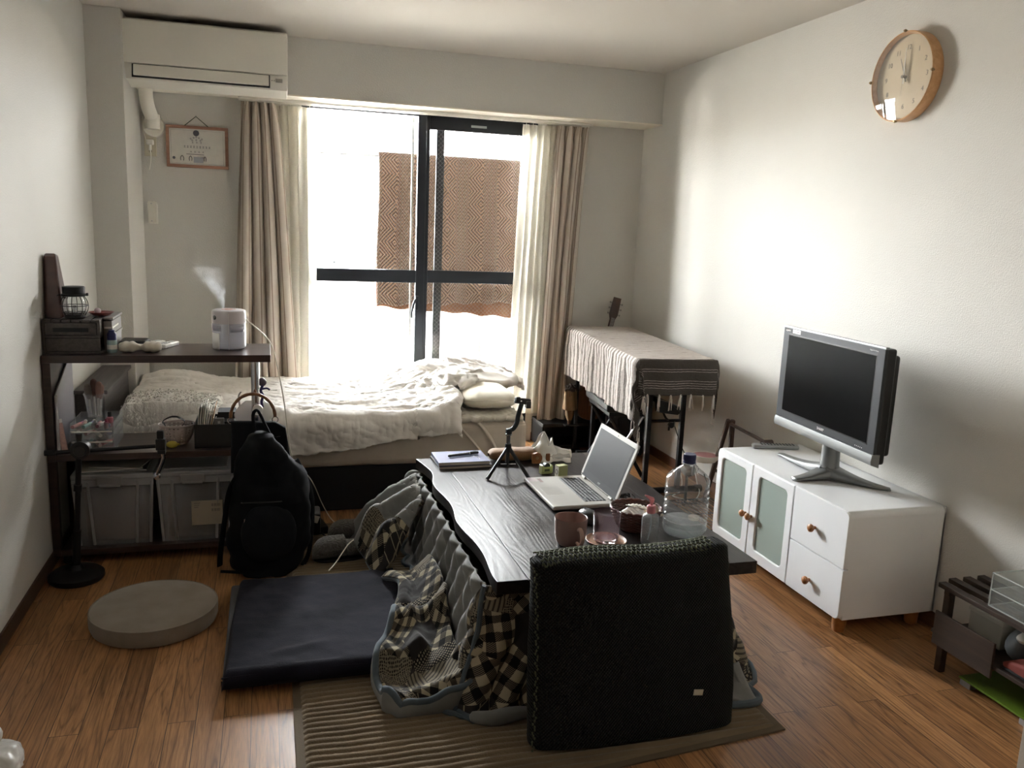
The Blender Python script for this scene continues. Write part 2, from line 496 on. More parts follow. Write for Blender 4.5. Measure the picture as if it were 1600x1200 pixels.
L(nt, m2.outputs[0], out.inputs[0]); WGL = m
yw = 5.315
win = MB()
win.box(WX0, WX1, YB + .0, YB + .12, WZ1 - .03, WZ1, .003); win.box(WX0, WX0 + .035, YB, YB + .12, 0.03, WZ1 - .03, .003)
win.box(WX1 - .035, WX1, YB, YB + .12, 0.03, WZ1 - .03, .003); win.box(WX0, WX1, YB, YB + .12, 0, .03, .003)
wf = struct('window_1', win, FRM)
WORLD[wf.name] = True
def sash(x0, x1, yy, ztop, rail, nm, handle=False, sl=.05, sr=.05):
    s = MB()
    s.box(x0, x0 + sl, yy - .016, yy + .016, .04, ztop, .003); s.box(x1 - sr, x1, yy - .016, yy + .016, .04, ztop, .003)
    s.box(x0 + sl, x1 - sr, yy - .015, yy + .015, ztop - rail, ztop, .003); s.box(x0 + sl, x1 - sr, yy - .015, yy + .015, .04, .12, .003)
    s.box(x0 + sl, x1 - sr, yy - .015, yy + .015, 1.05, 1.13, .003)
    o = obj(nm, s, FRM, wf)
    gl = MB(); gl.box(x0 + sl - .004, x1 - sr + .004, yy - .003, yy + .003, .11, ztop - rail + .004)
    go = obj('pane', gl, WGL, o)
    return o
s1 = sash(.225, .951, 5.318, 2.09, .022, 'sash', sl=.045, sr=.054)
s2 = sash(.93, 1.63, 5.362, 2.09, .09, 'sash')
lb = MB(); lb.box(1.24, 1.34, 5.343, 5.347, 2.028, 2.042, .001); obj('maker_label', lb, M('silver_label', rgb(170, 175, 175), .4), s2)
hb = MB(); hb.cyl((.905, 5.30, .93), (.905, 5.285, .93), .018); hb.box(.893, .917, 5.27, 5.29, .88, .97, .005); hb.tube([(.905, 5.275, .96), (.885, 5.27, .93), (.872, 5.27, .87), (.872, 5.27, .83)], .007, 8, sub=4)
obj('crescent_lock', hb, FRM, s1)
fl = MB(); fl.box(.86, .873, 5.302, 5.312, .05, 1.05, .002); fl.box(.86, .873, 5.302, 5.312, 1.13, 2.06, .002)
obj('draught_strip', fl, M('aluminium_strip', rgb(190, 190, 180), .3, metal=.7), s1)
# sliding insect screen outside
ins = MB(); ins.box(1.03, 1.082, 5.39, 5.405, .04, 2.06, .002); ins.box(1.61, 1.64, 5.39, 5.405, .04, 2.06, .002); ins.box(1.082, 1.61, 5.39, 5.405, 2.03, 2.06, .002); ins.box(1.082, 1.61, 5.39, 5.405, .04, .08, .002)
obj('screen_frame', ins, FRM, wf)

# ------------------------------------------------------------------ balcony outside
BALW = M('balcony_concrete', rgb(84, 82, 80), .85, var=.04, vs=6, bs=60, bstr=.3)
struct('floor_balcony', MB().box(-1.6, 3.2, 5.42, 6.62, -.12, -.04), BALW)
struct('ceiling_sun_block', MB().box(-1.6, 3.2, 5.16, 6.75, 2.5, 2.7), BALW)  # unseen slab, added to keep direct sun out of the room
struct('wall_sky_block', MB().box(-1.03, -.99, 5.48, 6.6, -.12, 2.5).box(2.53, 2.57, 5.48, 6.6, -.12, 2.5), BALW)  # unseen end partitions, placed to cut oblique sky light
struct('wall_outside', MB().box(-1.6, XL - .12, 5.3, 5.48, -.12, 2.5).box(XR + .12, 3.2, 5.3, 5.48, -.12, 2.5).box(XL - .12, XR + .12, 5.421, 5.44, 2.14, 2.5).box(XL - .12, WX0 - .02, 5.421, 5.44, -.12, 2.14).box(WX1 + .02, XR + .12, 5.421, 5.44, -.12, 2.14), BALW)
m, nt, out = mk('frosted_panel')
p = nt.nodes.new('ShaderNodeBsdfPrincipled'); p.inputs['Base Color'].default_value = (.5, .52, .52, 1); p.inputs['Roughness'].default_value = .5
t = nt.nodes.new('ShaderNodeBsdfTranslucent'); t.inputs[0].default_value = (.95, .96, .95, 1)
mm = nt.nodes.new('ShaderNodeMixShader'); mm.inputs[0].default_value = .35; L(nt, p.outputs[0], mm.inputs[1]); L(nt, t.outputs[0], mm.inputs[2]); L(nt, mm.outputs[0], out.inputs[0])
FROST = m
t = T('balcony_railing', 'white frosted balcony railing outside the window, bleached by daylight', 'railing', (1, 6.55, -.04), w=True)
for i in range(4):
    obj('panel', MB().box(-.955 + i * .87, -.105 + i * .87, 6.54, 6.548, .02, 1.04, .002), FROST, t)
for i in range(5):
    obj('post', MB().box(-.985 + i * .87, -.955 + i * .87, 6.53, 6.56, -.04, 1.06, .003), M('pale_aluminium', rgb(215, 215, 210), .4, metal=.5) if i == 0 else bpy.data.materials['pale_aluminium'], t)
obj('top_rail', MB().box(-.985, 2.525, 6.515, 6.575, 1.06, 1.1, .008), bpy.data.materials['pale_aluminium'], t)
t = T('laundry_pole', 'thin steel laundry pole carrying the blanket on the balcony', 'pole', (1, 5.95, 1.87), w=True)
obj('pole', MB().cyl((-.9, 5.95, 1.87), (2.45, 5.95, 1.87), .015), STEEL, t)
for x in (-.6, 2.2):
    obj('bracket', MB().box(x - .015, x + .015, 5.93, 5.97, 1.885, 2.5, .003).tube([(x, 5.95, 1.90), (x, 5.925, 1.88), (x, 5.93, 1.85), (x, 5.95, 1.842), (x, 5.97, 1.85), (x, 5.975, 1.88)], .006, 8, sub=3), STEEL, t)
# the knitted-look throw over the pole
m, nt, out = mk('cable_knit_fleece')
v = coords(nt, uv=True)
sx = nt.nodes.new('ShaderNodeSeparateXYZ'); L(nt, v, sx.inputs[0])
def mth(op, a, b=None, c=None):
    q = nt.nodes.new('ShaderNodeMath'); q.operation = op
    for i, x in enumerate((a, b, c)):
        if x is None: continue
        if isinstance(x, (int, float)): q.inputs[i].default_value = x
        else: L(nt, x, q.inputs[i])
    return q.outputs[0]
u_ = mth('MULTIPLY', sx.outputs['X'], 1.15); v_ = sx.outputs['Y']
pu = mth('PINGPONG', u_, .13); pv = mth('PINGPONG', v_, .085)
dia = mth('PINGPONG', mth('ADD', mth('MULTIPLY', pu, 1.0), pv), .012)
pl = mth('PINGPONG', mth('ADD', mth('MULTIPLY', mth('PINGPONG', u_, .02), 1.6), v_), .011)
sel = mth('GREATER_THAN', mth('PINGPONG', mth('ADD', u_, .03), .11), .052)
hgt = mth('ADD', mth('MULTIPLY', dia, mth('MULTIPLY', sel, 60)), mth('MULTIPLY', pl, mth('MULTIPLY', mth('SUBTRACT', 1, sel), 60)))
p = nt.nodes.new('ShaderNodeBsdfPrincipled'); p.inputs['Roughness'].default_value = .95; p.inputs['Sheen Weight'].default_value = .3
cc = ramp(nt, hgt, [(.0, rgb(56, 38, 28)), (.3, rgb(112, 86, 68)), (.8, rgb(172, 138, 112))])  # relief shading put into the colour: grooves dark, ridges pale
L(nt, cc, p.inputs['Base Color']); L(nt, bump(nt, hgt, .9, .012), p.inputs['Normal'])
t_ = nt.nodes.new('ShaderNodeBsdfTranslucent'); L(nt, cc, t_.inputs[0])
mm = nt.nodes.new('ShaderNodeMixShader'); mm.inputs[0].default_value = .004; L(nt, p.outputs[0], mm.inputs[1]); L(nt, t_.outputs[0], mm.inputs[2]); L(nt, mm.outputs[0], out.inputs[0])
KNITB = m
ORANGE = weave('rust_fleece_back', rgb(122, 84, 58), rgb(138, 96, 68), 300, trans=.012)
t = T('blanket', 'brown cable-patterned blanket hung over the pole outside', 'blanket', (1.25, 5.95, .8), w=True)
def bl(side, zb):
    def fn(u, v):
        x = .735 + u * 1.08 + .006 * math.sin(v * 7 + u * 4)
        th = v * PI * .5 if v < .06 else None
        wob = .018 * math.sin(u * 22 + 1.5 * v) * min(1, v * 2) + .01 * math.sin(u * 9 + 2)
        zb_ = zb(u)
        if v < .06:
            a = v / .06 * PI / 2
            return (x, 5.95 + side * .022 * math.sin(a), 1.87 + .022 * math.cos(a))
        k = (v - .06) / .94
        return (x, 5.95 + side * (.022 + .012 * k) + wob * k, 1.87 - k * (1.87 - zb_))
    return fn
b1 = MB(); b1.grid(bl(-1, lambda u: .845 + .035 * u + .008 * math.sin(u * 40)), 90, 60)
obj('front_drop', b1, KNITB, t, thick=.008)
b2 = MB(); b2.grid(bl(1, lambda u: .83 - .075 * u + .006 * math.sin(u * 33)), 90, 60)
obj('back_drop', b2, [ORANGE], t, thick=.008)
# far skyline: a low band of roofs beyond the railing
t = T('distant_roofs', 'faint far rooftops on the horizon beyond the left window pane', 'building', (2, 60, 0), w=True)
far = M('far_roof_grey', rgb(150, 156, 165), .9, var=.1, vs=.2)
for i, (a, hh) in enumerate(((-2, .6), (.5, .9), (2.6, .5), (4.2, .8), (6.6, .6), (9, .7))):
    obj('house', MB().prism([(a, -6), (a + 2.1, -6), (a + 2.1, -1.6 + hh * .3), (a + 1.05, -1.2 + hh * .6), (a, -1.6 + hh * .3)], 'y', 59, 62), far, t)
# ------------------------------------------------------------------ air conditioner
ACW = M('aircon_white', rgb(226, 223, 213), .4)
ACD = M('aircon_gap', rgb(30, 30, 32), .6)
t = T('air_conditioner', 'white wall-mounted air conditioner high in the left corner beside the pillar', 'air conditioner', (-.285, 4.9, 2.07), w=True)
b = MB(); b.prism([(5.0, 2.375), (4.815, 2.375), (4.79, 2.35), (4.785, 2.18), (4.83, 2.085), (5.0, 2.065)], 'x', -.685, .112, .006)
obj('casing', b, ACW, t)
b = MB(); b.box(-.683, .11, 4.776, 4.785, 2.155, 2.362, .004); obj('front_panel', b, ACW, t)
b = MB(); b.box(-.645, .022, 4.786, 4.792, 2.084, 2.152, .001, rot=rx(-14), about=(0, 4.79, 2.15)); obj('louvre_gap', b, ACD, t)
b = MB(); b.box(-.637, .016, 4.776, 4.786, 2.092, 2.148, .003, rot=rx(-14), about=(0, 4.786, 2.15)); obj('louvre', b, ACW, t)
b = MB(); b.box(.05, .085, 4.79, 4.795, 2.118, 2.138, .001, rot=rx(-14), about=(0, 4.79, 2.15)); obj('receiver_window', b, M('pale_grey_plastic', rgb(185, 182, 176), .4), t)
b = MB()
for i in range(3): b.cyl((.032 + i * .011, 4.797, 2.128), (.032 + i * .011, 4.793, 2.1275), .0025, n=8)
obj('indicator', b, BLACKP, t)
b = MB(); 
for i in range(26): b.box(-.66 + i * .029, -.645 + i * .029, 4.84, 4.97, 2.375, 2.379)
obj('intake_grille', b, ACD, t)
t = T('pipe_cover', 'white pipe and round wall flange under the air conditioner', 'pipe', (-.61, 5.2, 1.86), w=True)
b = MB(); b.tube([(-.625, 5.12, 2.085), (-.625, 5.12, 2.04), (-.622, 5.17, 1.99), (-.615, 5.22, 1.955), (-.61, 5.25, 1.93)], .036, 16, sub=5); b.cyl((-.61, 5.24, 1.96), (-.61, 5.24, 1.88), .04, .038, 20)
obj('pipe', b, ACW, t)
b = MB(); b.cyl((-.61, 5.279, 1.90), (-.61, 5.262, 1.90), .062, .056, 28); obj('flange', b, ACW, t)
b = MB(); b.tube([(-.665, 5.275, 1.95), (-.668, 5.27, 1.90), (-.66, 5.27, 1.85), (-.645, 5.272, 1.80)], .003, 6, sub=5); obj('cable', b, CORDW, t)
# outlet with plug
IVORY = M('ivory_plastic', rgb(205, 198, 176), .45)
t = T('wall_outlet', 'ivory wall outlet with a white plug in it, below the pipe flange', 'outlet', (-.63, 5.28, 1.73), w=True)
obj('plate', MB().box(-.662, -.598, 5.272, 5.28, 1.735, 1.855, .003), IVORY, t)
b = MB(); b.box(-.65, -.61, 5.252, 5.272, 1.795, 1.825, .008, 3); b.box(-.637, -.623, 5.255, 5.27, 1.765, 1.80, .005); b.tube([(-.63, 5.26, 1.775), (-.628, 5.262, 1.74), (-.632, 5.268, 1.70), (-.64, 5.274, 1.66)], .003, 6, sub=4)
obj('plug', b, WHITE, t)
b = MB()
for z in (1.768, 1.76): b.box(-.637, -.635, 5.2712, 5.2722, z - .004, z + .003); b.box(-.625, -.623, 5.2712, 5.2722, z - .004, z + .003)
obj('socket_slots', b, BLACKP, t)
t = T('remote_holder', 'white remote control in its wall holder left of the curtain', 'remote control', (-.63, 5.28, 1.36), w=True)
obj('holder', MB().box(-.658, -.605, 5.272, 5.28, 1.36, 1.48, .004).box(-.612, -.603, 5.262, 5.28, 1.36, 1.47, .003), WHITE, t)
obj('remote', MB().box(-.655, -.614, 5.256, 5.272, 1.362, 1.485, .005, 3), ACW, t)
obj('screws', MB().cyl((-.635, 5.2565, 1.472), (-.635, 5.254, 1.472), .004, n=10).cyl((-.635, 5.2565, 1.375), (-.635, 5.254, 1.375), .004, n=10), STEEL, t)

# framed certificate
PINKW = wood('reddish_frame_wood', rgb(150, 110, 92), rgb(172, 130, 108), 'x', rough=.4)
INK = M('grey_ink', rgb(95, 95, 98), .7)
t = T('framed_certificate', 'framed certificate hanging on a cord below the air conditioner', 'picture frame', (-.378, 5.28, 1.683), w=True)
obj('frame', MB().frame(-.546, -.212, 1.683, 1.915, 5.258, 5.276, .017, .003), PINKW, t)
obj('certificate', MB().box(-.53, -.228, 5.268, 5.272, 1.698, 1.90), WHITEP, t)
obj('glazing', MB().box(-.53, -.228, 5.262, 5.264, 1.698, 1.90), clear('frame_glazing', alpha=.03), t)
obj('hanging_cord', MB().tube([(-.445, 5.265, 1.915), (-.384, 5.272, 1.968), (-.318, 5.265, 1.913)], .0022, 6), M('dark_cord', rgb(58, 66, 52), .8), t)
obj('nail', MB().cyl((-.384, 5.28, 1.97), (-.384, 5.262, 1.972), .003, n=8), STEEL, t)
b = MB(); b.cyl((-.385, 5.268, 1.876), (-.385, 5.266, 1.876), .0165, n=24); b.cyl((-.507, 5.268, 1.735), (-.507, 5.266, 1.735), .008, n=16)
obj('emblem', b, M('navy_ink', rgb(70, 74, 92), .6), t)
b = MB(); r0 = random.Random(3)
def marks(x0, x1, z, n, hgt, wd):
    for i in range(n):
        x = x0 + (x1 - x0) * i / (n - 1)
        b.box(x - wd / 2, x + wd / 2, 5.2665, 5.268, z - hgt / 2, z - hgt / 2 + hgt * .18); b.box(x - wd * .1, x + wd * .1, 5.2665, 5.268, z - hgt / 2, z + hgt / 2)
        b.box(x - wd / 2, x + wd / 2, 5.2665, 5.268, z + hgt * .15, z + hgt * .3)
marks(-.405, -.36, 1.825, 3, .009, .008); marks(-.448, -.315, 1.80, 9, .012, .010); marks(-.415, -.35, 1.773, 4, .008, .008)
b.box(-.44, -.345, 5.2665, 5.268, 1.757, 1.760)
for x, s in ((-.463, 1), (-.418, .9), (-.34, .7)):
    b.tube([(x - .007 * s, 5.267, 1.722), (x - .008 * s, 5.267, 1.738), (x, 5.267, 1.745 + .004 * s), (x + .008 * s, 5.267, 1.738), (x + .007 * s, 5.267, 1.722)], .0022, 5, sub=3)
b.box(-.52, -.24, 5.2665, 5.268, 1.889, 1.8896); b.box(-.52, -.24, 5.2665, 5.268, 1.7055, 1.7062); b.box(-.521, -.5202, 5.2665, 5.268, 1.7055, 1.8896); b.box(-.2402, -.2394, 5.2665, 5.268, 1.7055, 1.8896)
obj('printing', b, INK, t)
b = MB()
for i, (dx, dz) in enumerate(((-.03, .856), (-.014, .862), (0, .866), (.014, .862), (.03, .856), (-.022, .848), (.022, .848), (0, .85))):
    b.ball((-.385 + dx, 5.267, 1 + dz - .012), .0055, sy=.15, n=10)
obj('laurel', b, M('pale_ink', rgb(176, 174, 170), .7), t)
obj('sticker', MB().box(-.402, -.35, 5.2655, 5.267, 1.712, 1.745), M('lilac_sticker', rgb(170, 172, 186), .6), t)

# ------------------------------------------------------------------ clock on the right wall
CLW = wood('pale_bent_wood', rgb(206, 158, 112), rgb(222, 178, 132), 'y', rough=.35, bstr=.03)
cy, cz, R_ = 2.845, 2.048, .166
t = T('wall_clock', 'round glass-fronted wooden clock on the right wall above the television', 'clock', (XR, cy, cz - R_), w=True)
xf = XR - .055
b = MB(); q = ry(-90)
b.lathe([(R_ - .012, 0), (R_, 0), (R_, .044), (R_ - .004, .047), (R_ - .006, .044), (R_ - .012, .03)], (XR - .001, cy, cz), 64, rot=q)
obj('rim', b, CLW, t)
b = MB(); b.cyl((XR - .012, cy, cz), (XR - .022, cy, cz), R_ - .006, n=64); obj('dial', b, M('pale_dial', rgb(196, 180, 150), .5, var=.04, vs=12), t)
b = MB(); b.lathe([(0, .062), (R_ * .5, .0585), (R_ * .8, .052), (R_ - .002, .045), (R_ - .003, .043)], (XR, cy, cz), 64, rot=q)
cg = clear('clock_glass', alpha=.10, rough=.01, spec=1); obj('glass', b, cg, t)
b = MB()
for a in range(4):
    yy = cy + R_ * math.cos(a * PI / 2); zz = cz + R_ * math.sin(a * PI / 2)
    b.cyl((XR - .042, yy, zz), (XR - .056, yy, zz), .004, n=10); b.ball((XR - .05, yy, zz), .006, n=8)
obj('retaining_pin', b, M('clock_brass', rgb(150, 130, 100), .3, metal=1), t)
CI = M('clock_ink', rgb(128, 120, 108), .6)
Rt = Matrix(((0, 0, -1), (-1, 0, 0), (0, 1, 0)))   # text x -> -y, y -> z, normal -> -x
for i in range(12):
    a = PI / 2 - i * PI / 6
    n_ = '12' if i == 0 else str(i)
    rr = R_ * .66
    text('numeral', n_, .026, CI, t, (XR - .0225, cy - rr * math.cos(a), cz + rr * math.sin(a)), Rt)
def hand(ang, ln, wd, nm, mt, dx):
    a = math.radians(ang); d = V(0, -math.sin(a), math.cos(a)); s = V(0, math.cos(a), math.sin(a))
    b = MB(); c = V(XR - dx, cy, cz)
    p = [c - d * ln * .22 - s * wd * .8, c - d * ln * .22 + s * wd * .8, c + d * ln + s * wd * .3, c + d * ln - s * wd * .3]
    b.tube([c - d * ln * .24, c + d * ln * .5, c + d * ln], lambda k: wd * (1 - .55 * k), 8, flat=.4)
    return obj(nm, b, mt, t)
hand(-1, .105, .0055, 'minute_hand', M('white_hand', rgb(235, 232, 225), .4), .034)
hand(-24, .078, .0055, 'hour_hand', M('dark_hand', rgb(110, 104, 96), .4), .029)
hand(180, .07, .0015, 'second_hand', CI, .038)
obj('hub', MB().cyl((XR - .022, cy, cz), (XR - .042, cy, cz), .006, n=16), CI, t)

# ------------------------------------------------------------------ curtains
def curtain_mat(name, c, trans, stripe=None, alpha=0):
    m, nt, out = mk(name)
    v = coords(nt, uv=True)
    n = N(nt, 'ShaderNodeTexNoise'); n.inputs['Scale'].default_value = 240; n.inputs['Detail'].default_value = 2; L(nt, v, n.inputs['Vector'])
    p = nt.nodes.new('ShaderNodeBsdfPrincipled'); p.inputs['Roughness'].default_value = .9; p.inputs['Specular IOR Level'].default_value = .15
    if stripe:
        sx = nt.nodes.new('ShaderNodeSeparateXYZ'); L(nt, v, sx.inputs[0])
        q = nt.nodes.new('ShaderNodeMath'); q.operation = 'PINGPONG'; q.inputs[1].default_value = .5
        q1 = nt.nodes.new('ShaderNodeMath'); q1.operation = 'MULTIPLY'; q1.inputs[1].default_value = 22; L(nt, sx.outputs['X'], q1.inputs[0]); L(nt, q1.outputs[0], q.inputs[0])
        cc = ramp(nt, q.outputs[0], [(0, stripe), (.05, stripe), (.09, c), (.5, tuple(x * .93 for x in c[:3]) + (1,))])
    else:
        cc = ramp(nt, n.outputs['Fac'], [(0, c), (1, c)])
    L(nt, cc, p.inputs['Base Color']); L(nt, bump(nt, n.outputs['Fac'], .3, .001), p.inputs['Normal'])
    t = nt.nodes.new('ShaderNodeBsdfTranslucent'); L(nt, cc, t.inputs[0])
    mm = nt.nodes.new('ShaderNodeMixShader'); mm.inputs[0].default_value = trans; L(nt, p.outputs[0], mm.inputs[1]); L(nt, t.outputs[0], mm.inputs[2])
    fin = mm
    if alpha:
        tr = nt.nodes.new('ShaderNodeBsdfTransparent'); m3 = nt.nodes.new('ShaderNodeMixShader')
        r_ = ramp(nt, n.outputs['Fac'], [(.3, (alpha * .6,) * 3 + (1,)), (.7, (alpha * 1.5,) * 3 + (1,))])
        L(nt, r_, m3.inputs[0]); L(nt, mm.outputs[0], m3.inputs[1]); L(nt, tr.outputs[0], m3.inputs[2]); fin = m3
    L(nt, fin.outputs[0], out.inputs[0])
    return m
DRAPE = curtain_mat('beige_drape_cloth', rgb(196, 186, 174), .07, rgb(140, 124, 112))
LACE = curtain_mat('lace_curtain_cloth', rgb(236, 232, 220), .55, alpha=.14)
def pleats(x0t, x1t, x0b, x1b, yy, zt, zb, n, amp, seed, bulge=0):
    r = random.Random(seed)
    ph = [r.uniform(-.5, .5) for _ in range(n + 2)]; am = [r.uniform(.55, 1.25) for _ in range(n + 2)]
    def fn(u, v):
        k = min(1, v / .06)
        s = u * n; i = int(min(s, n - 1e-6)); f = s - i
        a = am[i] * (1 - f) + am[i + 1] * f
        # pleats: sharp at the heading, drifting and merging further down
        w1 = math.sin(2 * PI * (u * n + .25 * ph[i] * v)) 
        w2 = math.sin(2 * PI * (u * n * .53 + ph[0] * v + .7 * v))
        fold = (w1 * (1 - .45 * v) + w2 * .75 * v) * a
        x0 = x0t + (x0b - x0t) * (v ** .75); x1 = x1t + (x1b - x1t) * (v ** .75)
        x = x0 + (x1 - x0) * u + .012 * math.cos(2 * PI * (u * n)) * k * a + bulge * math.sin(v * PI) * u
        return (x, yy + amp * fold * (.55 + .45 * k) + .006 * math.sin(v * 9 + u * 7), zt + (zb - zt) * v)
    return fn
def curtain(nm, lab, cat, spec, mat, nu, cloth, us):
    x0t, x1t, x0b, x1b, yy, zt, zb, n, amp, seed = spec
    t = T(nm, lab, cat, ((x0b + x1b) / 2, yy, zb), w=True)
    b = MB(); b.grid(pleats(*spec), nu, 60, us=us); obj('cloth', b, mat, t, ang=180)
    hk = MB(); m_ = max(3, n)
    for i in range(m_):
        x = x0t + (x1t - x0t) * (i + .5) / m_
        hk.tube([(x, yy, zt - .02), (x, yy - .004, zt + .004), (x, yy, zt + .008)], .0018, 6, sub=2)
    obj('hooks', hk, WHITE, t)
    hm = MB(); f_ = pleats(*spec)
    hm.grid(lambda u, v: V(*f_(u, 1 - .012 * (1 - v))) + V(0, -.0025, 0), nu, 2); obj('hem', hm, mat, t, ang=180)
    return t
curtain('curtain', 'beige striped drape gathered at the left of the window', 'curtain', (-.135, .045, -.215, .165, 5.165, 2.06, .10, 4, .036, 5), DRAPE, 160, 1, .6)
curtain('lace_curtain', 'white lace curtain gathered at the left of the window', 'curtain', (.0, .272, .02, .272, 5.235, 2.06, .09, 5, .018, 8), LACE, 120, 1, 1)
curtain('lace_curtain', 'white lace curtain gathered at the right of the window', 'curtain', (1.545, 1.77, 1.495, 1.73, 5.235, 2.06, .20, 5, .018, 9), LACE, 120, 1, 1)
curtain('curtain', 'beige striped drape gathered at the right of the window', 'curtain', (1.745, 1.965, 1.69, 1.885, 5.165, 2.06, .165, 4, .034, 11), DRAPE, 180, 1, .6)
t = T('curtain_rail', 'white double curtain rail under the beam above the window', 'curtain rail', (.92, 5.2, 2.066), w=True)
for yy in (5.165, 5.235):
    obj('rail', MB().box(-.15, 1.99, yy - .008, yy + .008, 2.07, 2.084, .002), WHITE, t)
# ------------------------------------------------------------------ bed
def fbm(x, y, z=0, o=5):
    s = 0; a = 1; f = 1
    for _ in range(o):
        s += a * noise.noise(Vector((x * f, y * f, z))); a *= .5; f *= 2.03
    return s
def ridge(x, y, z=0, o=4):
    s = 0; a = 1; f = 1
    for _ in range(o):
        s += a * (1 - abs(noise.noise(Vector((x * f, y * f, z)))) * 2.2); a *= .5; f *= 2.1
    return s / 1.9
BEDB = M('black_bed_fabric', rgb(22, 24, 28), .8, bs=300, bstr=.2)
SHEET = weave('cream_sheet', rgb(196, 186, 172), rgb(208, 198, 184), 500)
PADM = weave('quilted_pad_cloth', rgb(205, 200, 186), rgb(216, 210, 198), 400)
DUVET = weave('cotton_duvet', rgb(222, 217, 210), rgb(236, 232, 226), 500, sheen=.1)
bedx0, bedx1, bedy0, bedy1 = -.665, 1.27, 4.045, 5.02
t = T('bed', 'single bed with a cream-sheeted mattress on a black base, under the window', 'bed', (.25, 4.53, 0), w=True)
obj('bed_base', MB().box(bedx0, bedx1 - .01, bedy0 + .005, bedy1, 0, .225, .012), BEDB, t)
b = MB(); b.box(bedx0, bedx1 + .02, bedy0 - .01, bedy1 + .01, .222, .445, .05, 5)
bmesh.ops.subdivide_edges(b.bm, edges=b.bm.edges[:], cuts=5, use_grid_fill=True)
for v in b.bm.verts:
    p = v.co
    if p.z > .23: v.co += V(0, .006 * fbm(p.x * 5, p.z * 8, 1) - .008 * math.sin(p.x * 9 + p.z * 16) * (p.z < .42), .004 * fbm(p.x * 4, p.y * 4, 2))
obj('mattress', b, SHEET, t, ang=80)
# loose corner folds of the sheet on the front
b = MB()
b.tube([(1.02, 4.03, .435), (1.08, 4.018, .36), (1.14, 4.025, .24)], .010, 8, sub=6, flat=.5); b.tube([(.90, 4.032, .44), (1.0, 4.02, .33), (1.07, 4.027, .235)], .008, 8, sub=6, flat=.5)
obj('sheet_fold', b, SHEET, t)
b = MB(); b.grid(lambda u, v: (.70 + .56 * u, 4.04 + .97 * v, .452 + .012 * abs(math.sin((u * 9 + v * 14) * PI)) * abs(math.sin((u * 9 - v * 14) * PI)) + .006), 70, 90)
obj('mattress_pad', b, PADM, t, thick=.025, off=-1)
obj('headboard', MB().box(XL + .012, -.715, 4.05, 4.735, 0, .61, .008).box(XL + .010, -.700, 4.04, 4.738, .61, .628, .004), wood('grey_bed_board', rgb(70, 66, 66), rgb(92, 87, 85), 'y', rough=.5), t)

# duvet: crumpled height field that rolls over the front edge
def duvet_pt(u, v):
    """u 0..1 head->foot (x), v 0..1 back->front hanging edge"""
    xe = 1.02 - .10 * v + .05 * fbm(v * 6, 3.1)
    x = -.66 + (xe + .66) * u
    L_top = .93
    hang = .20 - .10 * max(0, (u - .45)) / .55 + .012 * math.sin(u * 21) + .015 * fbm(u * 5, 7.7)
    if u > .86: hang -= .02
    s = v * (L_top + hang + .03)
    if s < L_top:
        y = 4.985 - s; z = .488
        edge = 0
    else:
        k = (s - L_top) / .09
        if k < 1:
            a = k * PI / 2
            y = 4.985 - L_top - .05 * math.sin(a); z = .44 + .048 * math.cos(a)
        else:
            y = 4.985 - L_top - .05; z = .44 - (s - L_top - .09)
    h = .030 * fbm(x * 1.8 + 3, y * 2.6, 1.3, 3)
    h += .020 * ridge(x * 3.2 + .8 * fbm(x * 2, y * 2, 5, 2), y * 9, 2.2, 4)
    # bump of the pillow under the duvet on the left
    h += .058 * math.exp(-((x + .50) / .17) ** 2 - ((y - 4.80) / .26) ** 2)
    # heaped crumpled end on the right
    g = 1 / (1 + math.exp(-(x - .70) / .09))
    gg = g * (.35 + .65 / (1 + math.exp(-(y - 4.30) / .10)))
    wv = ridge(x * 5 + 1.2 * fbm(x * 3, y * 3, 9, 2), y * 5 - x * 4, 4.4, 4)
    h += gg * (.055 + .055 * wv) + g * .012 * wv
    fine = .0065 * ridge(x * 16 + fbm(x * 7, y * 7, 1, 2), y * 20, 8, 3)
    h += fine
    if s < L_top:
        z += h; y += .012 * fbm(x * 9, y * 9, 6) * g
    else:
        kk = min(1, (s - L_top) / .09)
        z += h * (1 - kk) * .9
        y -= (h * .5 + .010 * math.sin(x * 11 + z * 9) + .016 * ridge(x * 5 + z * 3, z * 9, 6, 4) + .012 * fbm(x * 7, z * 6, 4)) * kk + .004 * kk; z += .008 * fbm(x * 5, z * 5, 9) * kk
    if v < .04: z -= (1 - v / .04) ** 2 * .035
    if u > .985: z -= .03 * (u - .985) / .015
    return (x, y, z)
t = T('duvet', 'rumpled white duvet spread over the bed and heaped at its right end', 'duvet', (.15, 4.5, .45), w=True)
b = MB(); b.grid(duvet_pt, 300, 190); obj('cover', b, DUVET, t, ang=180, thick=.016, off=1)
